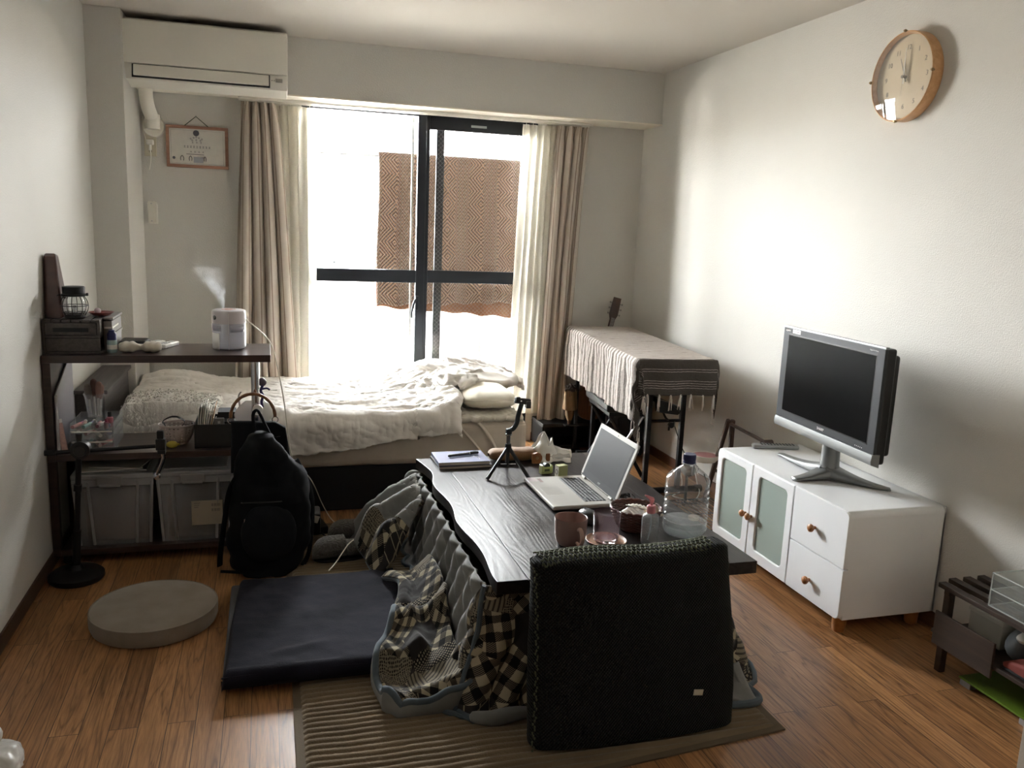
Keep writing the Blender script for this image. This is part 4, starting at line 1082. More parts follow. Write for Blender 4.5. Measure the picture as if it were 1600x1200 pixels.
for i in range(9):
    b.box(-.296 + i * .0058, -.293 + i * .0058, 3.61 + i * .003, 3.74, .468, .66 - .010 * abs(i - 3) - .004 * i, .0006, rot=ry(4 + i * 1.2), about=(-.28, 3.65, .468))
obj('sheets', b, WHITEP, t)
obj('kraft_edges', MB().box(-.262, -.259, 3.625, 3.74, .468, .645, .0006, rot=ry(14), about=(-.28, 3.65, .468)), M('kraft_edge', rgb(190, 150, 110), .7), t)
t = T('card_case', 'grey card case standing in the black desk box', 'card case', (-.20, 3.62, .49), w=True)
obj('case', MB().box(-.225, -.185, 3.607, 3.617, .475, .588, .002), M('grey_card', rgb(110, 108, 106), .4), t); obj('clasp', MB().box(-.21, -.20, 3.605, 3.607, .565, .575, .001), STEEL, t)
# hanging clear/white bag
m = clear('white_film', rgb(225, 222, 222), rough=.2, alpha=.5)
t = T('plastic_bag', 'translucent white plastic bag hanging beside the chrome post', 'bag', (-.10, 3.57, .47), w=True)
b = MB()
def pb(u, v):
    a = 2 * PI * u; w_ = .018 + .038 * math.sin(min(1, (1 - v) * 1.25 + .0) * PI) ** .8
    return (-.093 + .01 * v + w_ * math.cos(a) * (1 + .12 * math.sin(v * 14 + a * 3)), 3.60 + .018 * math.sin(a) * (1 - .4 * v), .475 + .185 * v)
b.grid(pb, 28, 26, cu=True); obj('film', b, m, t, ang=60); obj('handles', MB().tube([(-.12, 3.60, .63), (-.125, 3.60, .68), (-.115, 3.60, .70)], .005, 6, sub=4, flat=.3), m, t)
b = MB(); b.ball((-.098, 3.605, .53), .022, 1, .5, 1.6, 14); obj('dark_contents', b, M('brown_contents', rgb(92, 78, 74), .5, var=.3, vs=50), t)
# hook on the post, purple charm
t = T('post_hook', 'white round clip-on hook on the chrome shelf post', 'hook', (-.052, 3.565, .60), w=True)
obj('disc', MB().cyl((-.049, 3.568, .632), (-.049, 3.545, .632), .021, n=32), WHITE, t); obj('clip', MB().box(-.062, -.036, 3.566, 3.582, .622, .642, .003), WHITE, t)
t = T('bag_charm', 'small purple knotted charm hanging behind the chrome post', 'charm', (-.036, 3.62, .62), w=True)
b = MB(); b.ball((-.03, 3.63, .735), .018, n=18); obj('bead', b, M('mauve_bead', rgb(110, 98, 112), .25), t)
b = MB(); b.tube([(-.03, 3.62, .72), (-.036, 3.61, .70), (-.028, 3.61, .68), (-.034, 3.61, .655), (-.03, 3.61, .63)], .006, 8, sub=4); b.tube([(-.03, 3.615, .708), (-.012, 3.61, .712), (.0, 3.61, .705)], .004, 8, sub=4); obj('knotted_cord', b, M('purple_cord', rgb(52, 44, 98), .7), t)
t = T('egg_case', 'white egg-shaped case hanging at the chrome post behind the bag strap', 'case', (-.02, 3.64, .56), w=True)
obj('shell', MB().ball((-.018, 3.66, .60), .032, 1, .8, 1.35, 24), WHITE, t); obj('hang_loop', MB().tube([(-.018, 3.65, .64), (-.028, 3.65, .66), (-.018, 3.65, .675)], .0015, 6, sub=4), WHITE, t)

# --- clear storage boxes on the bottom board
m = clear('storage_box_plastic', rgb(190, 190, 192), rough=.25, alpha=.30)
ml = clear('storage_lid_plastic', rgb(190, 190, 190), rough=.35, alpha=.55)
def storage(lab, x0, x1, seed, cont, label=False):
    t = T('storage_box', lab, 'storage box', ((x0 + x1) / 2, 3.72, .065), w=True, group='clear storage boxes under the shelf')
    y0, y1, z0, z1 = 3.575, 3.885, .066, .352
    i_ = .022; b = MB()
    P0 = [(x0 + i_, y0 + .02), (x1 - i_, y0 + .02), (x1 - i_, y1 - .02), (x0 + i_, y1 - .02)]; P1 = [(x0 + .006, y0 + .004), (x1 - .006, y0 + .004), (x1 - .006, y1 - .004), (x0 + .006, y1 - .004)]
    vs = [(p[0], p[1], z0) for p in P0] + [(p[0], p[1], z1) for p in P1]
    b._add(vs, [[0, 1, 2, 3], [0, 1, 5, 4], [1, 2, 6, 5], [2, 3, 7, 6], [3, 0, 4, 7]])
    obj('bin', b, m, t, thick=.003)
    b = MB()
    for xx, xt in ((x0 + i_, x0 + .008), (x1 - i_, x1 - .008), (x0 + .075, x0 + .062), (x1 - .075, x1 - .062)):
        b.tube([(xx, y0 + .018, z0 + .004), (xt, y0 + .002, z1 - .01)], .006, 8)
    b.box(x0 + .002, x1 - .002, y0, y0 + .006, z1 - .03, z1, .002)
    obj('corner_ribs', b, ml, t)
    b = MB(); b.box(x0, x1, y0 - .004, y1, z1, z1 + .022, .006, 3); b.box(x0 + .03, x1 - .03, y0 + .03, y1 - .03, z1 + .022, z1 + .028, .002); obj('lid', b, ml, t)
    xm = (x0 + x1) / 2 - .01; b = MB(); b.box(xm - .048, xm + .048, y0 - .012, y0 - .004, z1 - .022, z1 + .012, .004); b.box(xm - .04, xm + .04, y0 - .014, y0 - .008, z1 - .03, z1 - .018, .003); obj('latch', b, M('latch_grey', rgb(150, 148, 148), .4, trans=.3), t)
    b = MB(); b.box(x0 + .035, x1 - .035, y0 + .04, y1 - .04, z0 + .004, z1 - .04, .02, 3).noise(.006, 12, seed); obj('folded_contents', b, cont, t)
    if label:
        obj('label', MB().box(x0 + .135, x0 + .258, y0 + .003, y0 + .006, z0 + .07, z0 + .175, .0005), M('cream_label', rgb(176, 166, 146), .7), t)
        b = MB()
        for k in range(3): b.box(x0 + .145, x0 + .17 - k * .004, y0 + .002, y0 + .003, z0 + .165 - k * .009, z0 + .167 - k * .009)
        obj('printed_lines', b, INK, t)
        for k in range(2):
            b = MB()
            for j in range(9): b.box(x0 + .215 + j * .004, x0 + .2165 + j * .004 + .001 * (j % 3 == 0), y0 + .002, y0 + .003, z0 + .15 - k * .022, z0 + .162 - k * .022)
            obj('printed_barcode', b, INK, t)
storage('clear lidded storage box nearer the wall, holding reddish cloth', -.772, -.462, 3, M('red_brown_cloth', rgb(112, 84, 82), .9, var=.35, vs=14))
storage('clear lidded storage box with a pale label, nearer the backpack', -.456, -.150, 5, M('dark_grey_cloth', rgb(98, 90, 84), .9, var=.3, vs=14), True)
t = T('paper_sheets', 'loose white sheets lying on the clear storage box near the wall', 'papers', (-.62, 3.66, .38), w=True)
obj('sheets', MB().box(-.75, -.52, 3.60, 3.80, .381, .384, .0005, rot=rz(8), about=(-.62, 3.7, .38)).box(-.70, -.50, 3.62, 3.82, .3845, .387, .0005, rot=rz(-12), about=(-.6, 3.7, .38)), WHITEP, t)

# ------------------------------------------------------------------ tripod floor stand with clamp arm
t = T('arm_stand', 'black floor stand with a heavy round base and a horizontal clamp arm', 'stand', (-.735, 3.42, 0), w=True)
cb = (-.735, 3.42)
obj('base', MB().lathe([(0, 0), (.095, 0), (.101, .008), (.100, .022), (.085, .034), (.03, .042), (.02, .06), (0, .06)], (cb[0], cb[1], 0), 48), BLACKM, t)
obj('pole', MB().cyl((cb[0], cb[1], .04), (-.70, 3.41, .52), .0105, n=16).cyl((cb[0], cb[1], .04), (cb[0] + .012, cb[1] - .003, .20), .015, n=16).cyl((-.713, 3.414, .36), (-.711, 3.413, .385), .015, n=16), BLACKM, t)
jt = (-.692, 3.40, .525)
obj('joint_knob', MB().cyl((jt[0], 3.385, jt[2]), (jt[0], 3.425, jt[2]), .034, n=36).cyl((jt[0], 3.375, jt[2]), (jt[0], 3.386, jt[2]), .020, .024, 24).cyl((jt[0] - .004, 3.405, jt[2] + .03), (jt[0] - .004, 3.405, jt[2] + .062), .010, .013, 16), BLACKP, t)
obj('arm', MB().cyl((-.81, 3.40, .516), (-.40, 3.40, .531), .0075, n=16).cyl((-.815, 3.40, .516), (-.775, 3.40, .5175), .011, n=16), BLACKM, t)
b = MB(); b.box(-.427, -.392, 3.385, 3.415, .515, .56, .004); b.box(-.422, -.397, 3.388, 3.412, .56, .592, .004); b.box(-.422, -.392, 3.385, 3.415, .50, .516, .003)
obj('clamp', b, BLACKP, t)
b = MB(); b.tube([(-.405, 3.40, .51), (-.40, 3.40, .48), (-.412, 3.398, .445), (-.425, 3.396, .415)], .010, 10, sub=4, flat=.4); b.ball((-.427, 3.396, .41), .014, 1, .4, 1.1, 14); obj('hanging_tongue', b, CHROME, t)

# ------------------------------------------------------------------ bag and backpack
BAGM = M('black_nylon', rgb(15, 17, 20), .9, var=.3, vs=8, bs=300, bstr=.3, spec=.2)
BAGM2 = M('black_nylon_panel', rgb(20, 22, 26), .9, bs=300, bstr=.2, spec=.2)
t = T('handbag', 'black handbag with a curved bamboo handle, hanging behind the backpack', 'handbag', (.0, 3.56, .36), w=True)
b = MB(); hc = V(-.068, 3.537, .605)
pts = [hc + V(.088 * math.cos(a), 0, .098 * math.sin(a)) for a in [PI * k / 18 for k in range(19)]]
b.tube(pts, lambda s: .006 + .0012 * abs(math.sin(s * PI * 9)), 10, sub=3)
obj('bamboo_handle', b, wood('bamboo', rgb(104, 68, 44), rgb(146, 104, 70), 'x', rough=.3), t)
b = MB()
for s in (-1, 1): b.tube([hc + V(.088 * s + .012 * math.cos(k * PI / 8), 0, -.012 + .012 * math.sin(k * PI / 8)) for k in range(16)], .002, 6, closed=True)
obj('rings', b, CHROME, t)
b = MB(); b.prism([(-.155, .59), (.02, .585), (.062, .56), (.085, .40), (.05, .36), (-.16, .37)], 'y', 3.517, 3.556, .012, 3).noise(.003, 9, 4); obj('bag_body', b, BAGM2, t)
b = MB(); b.box(.0, .04, 3.511, 3.5155, .522, .526, .001, rot=ry(-6), about=(.02, 3.5, .52)); obj('zip_pull', b, CHROME, t)
t = T('backpack', 'large black backpack standing on the floor at the end of the shelf', 'backpack', (-.02, 3.46, 0), w=True)
prof = [(0, .10, .12, -.02), (.02, .14, .10, -.02), (.10, .155, .11, -.015), (.20, .155, .11, -.0), (.32, .15, .10, .005), (.42, .125, .085, .0), (.50, .085, .065, -.02), (.555, .045, .045, -.03), (.57, .012, .018, -.035)]
def bp(u, v):
    s = v * (len(prof) - 1); i = min(int(s), len(prof) - 2); f = s - i; f = f * f * (3 - 2 * f) if 0 else f
    z, rx_, ry_, cx = [prof[i][k] * (1 - f) + prof[i + 1][k] * f for k in range(4)]
    a = 2 * PI * u; ca, sa = math.cos(a), math.sin(a)
    p = .72
    q = V(cx - .005 + rx_ * math.copysign(abs(ca) ** p, ca), 3.405 + ry_ * .95 * math.copysign(abs(sa) ** p, sa), z + .004)
    n_ = .022 * fbm(q.x * 9, q.z * 9, q.y * 9, 4)
    return q + V(ca * n_, sa * n_, 0)
b = MB(); b.grid(bp, 64, 60, cu=True)
bmesh.ops.holes_fill(b.bm, edges=[e for e in b.bm.edges if e.is_boundary], sides=0)
obj('main_body', b, BAGM, t, ang=180)
def bp2(u, v):
    a = PI + PI * u; k = math.sin(min(1, max(0, v)) * PI) ** .35
    return (-.01 + .105 * math.cos(a) * k * 1.02, 3.318 - .045 * k * abs(math.sin(a)) ** .7 + .004 * fbm(u * 5, v * 5, 1), .06 + .24 * v)
b = MB(); b.grid(bp2, 30, 30); obj('front_pocket', b, BAGM2, t, ang=180)
b = MB(); b.tube([(-.115, 3.35, .30), (-.10, 3.315, .31), (-.01, 3.295, .315), (.08, 3.315, .31), (.10, 3.35, .30)], .003, 6, sub=5); b.tube([(-.13, 3.39, .44), (-.05, 3.345, .475), (.05, 3.35, .46), (.11, 3.40, .40)], .003, 6, sub=5); obj('zips', b, BLACKP, t)
b = MB(); b.tube([(-.06, 3.42, .565), (-.065, 3.42, .64), (-.05, 3.42, .66), (-.035, 3.42, .635), (-.02, 3.42, .60), (-.005, 3.42, .565), (.0, 3.42, .53)], .010, 8, sub=5, flat=.45); obj('haul_loop', b, BAGM2, t)
for s in (0, 1):
    b = MB()
    if s == 0: b.tube([(-.10, 3.36, .45), (-.155, 3.36, .36), (-.18, 3.38, .22), (-.20, 3.40, .08), (-.205, 3.42, .012)], .013, 8, sub=5, flat=.35)
    else: b.tube([(.10, 3.42, .45), (.155, 3.43, .32), (.165, 3.43, .20), (.15, 3.42, .05), (.12, 3.36, .012)], .013, 8, sub=5, flat=.35)
    obj('shoulder_strap', b, BAGM2, t)
b = MB(); b.tube([(-.06, 3.32, .03), (-.09, 3.33, .012), (-.15, 3.36, .006), (-.20, 3.375, .006)], .006, 6, sub=4, flat=.4); b.tube([(.06, 3.33, .03), (.1, 3.36, .01), (.14, 3.385, .006)], .006, 6, sub=4, flat=.4); obj('webbing', b, BAGM2, t)
b = MB()
for x, z in ((-.10, .24), (-.045, .27), (-.10, .19), (-.105, .09)): b.box(x - .004, x + .004, 3.30 if z > .2 else 3.325, 3.304 if z > .2 else 3.329, z - .008, z + .008, .001)
obj('buckles', b, CHROME, t)
# power strip / adapter behind
t = T('power_adapter', 'black power adapter with a white sticker, right of the backpack', 'adapter', (.22, 3.72, 0), w=True)
b = MB(); b.box(.175, .235, 3.70, 3.86, 0, .05, .008, rot=rz(12), about=(.2, 3.78, 0)).box(.16, .21, 3.62, 3.70, .05, .16, .01, rot=rx(12), about=(.2, 3.7, .1)); obj('block', b, BLACKP, t)
obj('sticker', MB().box(.172, .200, 3.607, 3.6095, .105, .14, .0005, rot=rx(12) @ ry(18), about=(.19, 3.62, .12)), WHITEP, t)
obj('lead', MB().tube([(.22, 3.70, .02), (.25, 3.66, .006), (.27, 3.64, .005)], .004, 6, sub=4), BLACKP, t)
t = T('white_cable', 'long white cable running from the humidifier down to the rug', 'cable', (.2, 3.6, 0), w=True)
b = MB(); b.tube([(-.094, 3.745, .985), (-.06, 3.70, .965), (-.02, 3.57, .945), (.012, 3.545, .90), (.035, 3.54, .80), (.060, 3.54, .64), (.08, 3.545, .46), (.105, 3.57, .38), (.15, 3.60, .33), (.185, 3.70, .25), (.225, 3.85, .12), (.255, 3.93, .04), (.28, 3.87, .016), (.325, 3.72, .016), (.352, 3.58, .022), (.345, 3.46, .075), (.305, 3.36, .09), (.25, 3.27, .055), (.215, 3.19, .055)], .0024, 8, sub=6); obj('cord', b, CORDW, t)
obj('plug', MB().box(-.098, -.088, 3.74, 3.75, .98, .99, .002), WHITE, t)
# round cushion
t = T('floor_cushion', 'round grey-beige floor cushion on the bare wood floor', 'cushion', (-.40, 3.0, 0), w=True)
CU = weave('oatmeal_cloth', rgb(128, 118, 106), rgb(144, 134, 122), 500, bstr=.8)
cc_ = (-.400, 2.985, 0)
obj('cushion_body', MB().lathe([(0, 0), (.18, 0), (.205, .004), (.211, .02), (.212, .045), (.208, .062), (.19, .070), (.12, .073), (0, .074)], cc_, 72), CU, t)
obj('piping', MB().tube([(cc_[0] + .209 * math.cos(k * PI / 36), cc_[1] + .209 * math.sin(k * PI / 36), .062) for k in range(72)], .0028, 6, closed=True), CU, t)
# ------------------------------------------------------------------ ribbed rug
m, nt, out = mk('ribbed_rug_pile')
v = coords(nt); n = N(nt, 'ShaderNodeTexNoise'); n.inputs['Scale'].default_value = 220; n.inputs['Detail'].default_value = 5; L(nt, v, n.inputs['Vector'])
v2 = coords(nt, scale=(.25, 1, 1)); n2 = N(nt, 'ShaderNodeTexNoise'); n2.inputs['Scale'].default_value = 14; n2.inputs['Detail'].default_value = 3; L(nt, v2, n2.inputs['Vector'])
p = nt.nodes.new('ShaderNodeBsdfPrincipled'); p.inputs['Roughness'].default_value = 1; p.inputs['Sheen Weight'].default_value = .15; p.inputs['Specular IOR Level'].default_value = .1
L(nt, ramp(nt, n2.outputs['Fac'], [(.3, rgb(104, 90, 72)), (.7, rgb(126, 110, 88))]), p.inputs['Base Color']); L(nt, bump(nt, n.outputs['Fac'], .6, .003), p.inputs['Normal']); L(nt, p.outputs[0], out.inputs[0])
t = T('rug', 'large beige-brown ribbed rug under the low table', 'rug', (.75, 2.8, 0), w=True)
RW = .0262
def rug(u, v):
    yl = 1.77 + (3.86 - 1.77) * v; yr = 1.912 + (3.86 - 1.912) * v
    y = yl + (yr - yl) * u; x = .06 + 1.375 * u
    k = y + .010 * fbm(x * 3, y * 2.2, 3, 3)
    z = .006 + .0085 * abs(math.sin(k * PI / RW)) ** .7
    e = min(u * 1.375, (1 - u) * 1.375, v * 2, (1 - v) * 2)
    if e < .018: z = .004
    return (x, y, z)
b = MB(); b.grid(rug, 90, 640); obj('ribbed_pile', b, m, t, ang=180)
b = MB(); c4 = [(.055, 1.765), (1.44, 1.907), (1.44, 3.865), (.055, 3.865)]
b._add([(x, y, .0005) for x, y in c4] + [(x, y, .0055) for x, y in c4], [[0, 1, 2, 3], [4, 5, 6, 7], [0, 1, 5, 4], [1, 2, 6, 5], [2, 3, 7, 6], [3, 0, 4, 7]]); obj('backing', b, M('rug_edge', rgb(98, 86, 70), .95, bs=200, bstr=.3), t)

# ------------------------------------------------------------------ navy folded fleece mat
m, nt, out = mk('navy_fleece')
v = coords(nt); n = N(nt, 'ShaderNodeTexNoise'); n.inputs['Scale'].default_value = 5; n.inputs['Detail'].default_value = 5; L(nt, v, n.inputs['Vector'])
n2 = N(nt, 'ShaderNodeTexNoise'); n2.inputs['Scale'].default_value = 260; n2.inputs['Detail'].default_value = 3; L(nt, v, n2.inputs['Vector'])
p = nt.nodes.new('ShaderNodeBsdfPrincipled'); p.inputs['Roughness'].default_value = .95; p.inputs['Sheen Weight'].default_value = .04; p.inputs['Specular IOR Level'].default_value = .1
L(nt, ramp(nt, n.outputs['Fac'], [(.35, rgb(27, 27, 35)), (.65, rgb(38, 38, 48))]), p.inputs['Base Color']); L(nt, bump(nt, n2.outputs['Fac'], .5, .003), p.inputs['Normal']); L(nt, p.outputs[0], out.inputs[0])
NAVY = m
t = T('folded_blanket', 'navy fleece blanket folded into a thick rectangle, half on the rug', 'blanket', (.1, 2.75, 0), w=True)
def navy(u, v):
    """u across (x), v around the folded stack profile (front roll)"""
    xl, xr = -.155, .46
    # profile in y-z: bottom front -> roll -> top back
    if v < .12: y = 2.47 + .60 * (1 - v / .12) * .1; z = .006; y = 2.49 - (v / .12) * .03
    elif v < .32:
        a = -PI / 2 + (v - .12) / .20 * PI; y = 2.458 - .036 * math.cos(a); z = .034 + .031 * math.sin(a)
    else:
        k = (v - .32) / .68; y = 2.455 + k * .70; z = .063 - .010 * k
    w_ = .02 * math.sin(v * 6) * .5
    x = xl + (xr - xl) * u + w_ * (1 - u) * .5 + .035 * (1 - u) * max(0, (v - .32) / .68)
    if v > .32:
        z += .006 * fbm(x * 5, y * 5, 1, 4) + .007 * math.exp(-((x - .12) / .03) ** 2 - ((y - 2.80) / .05) ** 2) + .006 * math.exp(-((x - .02 - (y - 2.52) * 2) / .06) ** 2 - ((y - 2.55) / .03) ** 2)
        z += .022 * math.exp(-((y - 3.0) / .12) ** 2) * max(0, u - .5)
    if u < .035: z = .008 + (z - .008) * math.sqrt(max(0, 1 - (1 - u / .035) ** 2))
    if v > .985: z *= .3
    return (x, y, z + .011)
b = MB(); b.grid(navy, 120, 110); obj('top_layer', b, NAVY, t, ang=180)
b = MB(); b.box(-.145, .44, 2.445, 3.13, .015, .037, .010, 3).box(-.148, .44, 2.44, 3.12, .038, .055, .008, 3); obj('inner_fold', b, M('grey_fleece', rgb(58, 58, 62), .95, bs=200, bstr=.4, sheen=.2), t)
obj('edge_seam', MB().tube([(-.15 + .058 * k, 2.430 - .001 * math.sin(k * 2), .061 + .002 * math.sin(k * 1.3)) for k in range(11)], .0025, 6, sub=3), NAVY, t)

# ------------------------------------------------------------------ grey fleece slippers
m = M('grey_boucle', rgb(92, 90, 86), 1, var=.25, vs=90, bs=120, bstr=1, bdist=.01, sheen=.3)
for c, a, lab in (((.285, 3.42, .012), 8, 'grey fluffy slipper nearer the folded navy blanket'), ((.36, 3.60, .012), -6, 'grey fluffy slipper behind the other one, nearer the bed')):
    t = T('slipper', lab, 'slipper', c, a, group='grey slippers on the rug')
    def slp(u, v):
        x = -.125 + .25 * u; w_ = .056 * (1 - abs(2 * u - 1) ** 3.5) ** .5 * (1.0 + .15 * math.cos(u * 5)) + .001
        a_ = 2 * PI * v; hh = (.05 if u < .55 else .035) * (1 - abs(2 * u - 1) ** 4) ** .5 + .008
        y = w_ * math.copysign(abs(math.cos(a_)) ** .8, math.cos(a_)) ; z = hh * .5 + hh * .5 * (math.sin(a_) if math.sin(a_) > 0 else math.sin(a_) ** 3 * 1.0)
        f_ = .004 * ridge(x * 60, a_ * 5, 2, 3)
        return (x, y, z * 1.6 + .004 + f_)
    b = MB(); b.grid(slp, 50, 40, cv=True); obj('upper', b, m, t, ang=180)
    b = MB(); b.prism([(.118 * math.cos(k * PI / 16) * 1.02, .056 * math.sin(k * PI / 16)) for k in range(32)], 'z', 0, .010, .003); obj('sole', b, BLACKP, t)

# ------------------------------------------------------------------ low heated table
m, nt, out = mk('dark_table_wood')
v = coords(nt, scale=(1, .05, 1)); n = N(nt, 'ShaderNodeTexNoise'); n.inputs['Scale'].default_value = 55; n.inputs['Detail'].default_value = 4; n.inputs['Distortion'].default_value = .8; L(nt, v, n.inputs['Vector'])
v3 = coords(nt, scale=(1, .16, 1)); n3 = N(nt, 'ShaderNodeTexNoise'); n3.inputs['Scale'].default_value = 5; n3.inputs['Detail'].default_value = 2; L(nt, v3, n3.inputs['Vector'])
mm = nt.nodes.new('ShaderNodeMath'); mm.operation = 'MULTIPLY'; mm.inputs[1].default_value = 26; L(nt, n3.outputs['Fac'], mm.inputs[0])
pp = nt.nodes.new('ShaderNodeMath'); pp.operation = 'PINGPONG'; pp.inputs[1].default_value = .5; L(nt, mm.outputs[0], pp.inputs[0])
ad_ = nt.nodes.new('ShaderNodeMath'); ad_.operation = 'ADD'; L(nt, n.outputs['Fac'], ad_.inputs[0]); L(nt, pp.outputs[0], ad_.inputs[1])
p = nt.nodes.new('ShaderNodeBsdfPrincipled'); p.inputs['Roughness'].default_value = .36; p.inputs['Specular IOR Level'].default_value = .28
L(nt, ramp(nt, ad_.outputs[0], [(.3, rgb(22, 19, 19)), (1.0, rgb(42, 37, 36))]), p.inputs['Base Color']); L(nt, bump(nt, ad_.outputs[0], .22, .0025), p.inputs['Normal']); L(nt, p.outputs[0], out.inputs[0])
TBW = m
TX0, TX1, TY0, TY1, TZ = .628, 1.490, 2.208, 3.538, .40
t = T('low_table', 'low dark wooden heated table with a wavy left edge', 'table', (1.05, 2.87, 0), w=True)
wavy = [(.615, 3.538), (.624, 3.49), (.636, 3.42), (.646, 3.34), (.640, 3.27), (.624, 3.19), (.622, 3.11), (.632, 3.02), (.640, 2.92), (.634, 2.83), (.622, 2.74), (.626, 2.64), (.638, 2.54), (.642, 2.43), (.634, 2.33), (.628, 2.26), (.630, 2.208)]
P = []
for i in range(len(wavy) - 1):
    for k in range(4):
        a = [Vector(wavy[max(i - 1, 0)]), Vector(wavy[i]), Vector(wavy[i + 1]), Vector(wavy[min(i + 2, len(wavy) - 1)])]; s = k / 4
        P.append(.5 * ((2 * a[1]) + (a[2] - a[0]) * s + (2 * a[0] - 5 * a[1] + 4 * a[2] - a[3]) * s * s + (3 * a[1] - a[0] - 3 * a[2] + a[3]) * s ** 3))
P.append(Vector(wavy[-1])); P = [(q.x, q.y) for q in P]
g1, g2 = .727, 1.392      # plank joints
b = MB()
b.prism(P + [(g1 - .0012, TY0), (g1 - .0012, TY1)], 'z', .358, TZ, .0022, 2)
b.box(g1 + .0012, g2 - .0012, TY0, TY1, .358, TZ, .0018)
b.prism([(g2 + .0012, TY0), (1.493, TY0), (1.490, 2.45), (1.478, 2.62), (1.486, 2.8), (1.494, 3.0), (1.482, 3.2), (1.474, 3.36), (1.476, TY1), (g2 + .0012, TY1)], 'z', .358, TZ, .0022, 2)
b.box(g1 - .002, g1 + .002, TY0 + .002, TY1 - .002, .36, .3965); b.box(g2 - .002, g2 + .002, TY0 + .002, TY1 - .002, .36, .3965)
obj('tabletop', b, TBW, t)
obj('under_frame', MB().box(.70, 1.38, 2.30, 3.44, .325, .345, .004), BLACKP, t)
for x in (.72, 1.33):
    for y in (2.32, 3.38): obj('leg', MB().box(x, x + .045, y, y + .045, .014, .325, .004), TBW, t)

# ------------------------------------------------------------------ patchwork quilt
m, nt, out = mk('patchwork_cloth')
def mth2(op, *a):
    q = nt.nodes.new('ShaderNodeMath'); q.operation = op
    for i, x in enumerate(a):
        if isinstance(x, (int, float)): q.inputs[i].default_value = x
        else: L(nt, x, q.inputs[i])
    return q.outputs[0]
vv = coords(nt, uv=True)
sx = nt.nodes.new('ShaderNodeSeparateXYZ'); L(nt, vv, sx.inputs[0]); U, W_ = sx.outputs['X'], sx.outputs['Y']
vo = N(nt, 'ShaderNodeTexVoronoi'); vo.inputs['Scale'].default_value = 8.5; vo.inputs['Randomness'].default_value = .8; L(nt, vv, vo.inputs['Vector'])
sc_ = nt.nodes.new('ShaderNodeSeparateColor'); L(nt, vo.outputs['Color'], sc_.inputs[0]); R1 = sc_.outputs[0]; R2 = sc_.outputs[1]
ang_ = mth2('MULTIPLY', R2, 3.0)
ca, sa = mth2('COSINE', ang_), mth2('SINE', ang_)
A_ = mth2('ADD', mth2('MULTIPLY', U, ca), mth2('MULTIPLY', W_, sa)); B_ = mth2('SUBTRACT', mth2('MULTIPLY', W_, ca), mth2('MULTIPLY', U, sa))
def gt(x, k): return mth2('GREATER_THAN', x, k)
ca_ = gt(mth2('PINGPONG', A_, .026), .013); cb_ = gt(mth2('PINGPONG', B_, .026), .013)
hat = gt(mth2('PINGPONG', mth2('ADD', U, W_), .003), .0015)
plaid = mth2('ADD', mth2('MULTIPLY', mth2('MULTIPLY', ca_, cb_), 1.0), mth2('MULTIPLY', mth2('ABSOLUTE', mth2('SUBTRACT', ca_, cb_)), mth2('MULTIPLY', hat, .6)))
stripe = mth2('ADD', .25, mth2('MULTIPLY', gt(mth2('PINGPONG', A_, .007), .0028), .45))
vd = N(nt, 'ShaderNodeTexVoronoi'); vd.inputs['Scale'].default_value = 130; vd.inputs['Randomness'].default_value = .3; L(nt, vv, vd.inputs['Vector'])
dots = mth2('ADD', .1, mth2('MULTIPLY', gt(vd.outputs['Distance'], .38), .6))
arg = mth2('ADD', .14, mth2('MULTIPLY', mth2('MAXIMUM', mth2('LESS_THAN', mth2('PINGPONG', mth2('ADD', A_, mth2('MULTIPLY', B_, .6)), .022), .0022), mth2('LESS_THAN', mth2('PINGPONG', mth2('SUBTRACT', A_, mth2('MULTIPLY', B_, .6)), .022), .0022)), .6))
hd = mth2('MULTIPLY', mth2('MULTIPLY', gt(mth2('PINGPONG', A_, .005), .0022), gt(mth2('PINGPONG', B_, .005), .0022)), .75)
def selr(lo, hi, x): return mth2('MULTIPLY', mth2('MULTIPLY', gt(R1, lo), mth2('LESS_THAN', R1, hi)), x)
val = mth2('ADD', mth2('ADD', selr(-1, .42, plaid), selr(.42, .52, stripe)), mth2('ADD', selr(.52, .66, dots), mth2('ADD', selr(.66, .78, arg), mth2('ADD', selr(.78, .90, hd), selr(.90, 2, .12)))))
p = nt.nodes.new('ShaderNodeBsdfPrincipled'); p.inputs['Roughness'].default_value = .95; p.inputs['Sheen Weight'].default_value = .15; p.inputs['Specular IOR Level'].default_value = .1
L(nt, ramp(nt, val, [(0, rgb(22, 20, 20)), (.15, rgb(46, 43, 42)), (.5, rgb(92, 85, 74)), (1, rgb(166, 156, 132))]), p.inputs['Base Color'])
n = N(nt, 'ShaderNodeTexNoise'); n.inputs['Scale'].default_value = 300; L(nt, vv, n.inputs['Vector']); L(nt, bump(nt, n.outputs['Fac'], .4, .002), p.inputs['Normal']); L(nt, p.outputs[0], out.inputs[0])
PATCH = m
GREYQ = weave('grey_flannel', rgb(112, 113, 112), rgb(134, 135, 132), 500, bstr=.3)
PIPE = weave('blue_grey_binding', rgb(72, 84, 92), rgb(88, 100, 108), 500)
qx0, qx1, qy0, qy1, qr = .615, 1.415, 2.245, 3.505, .07
segs = []
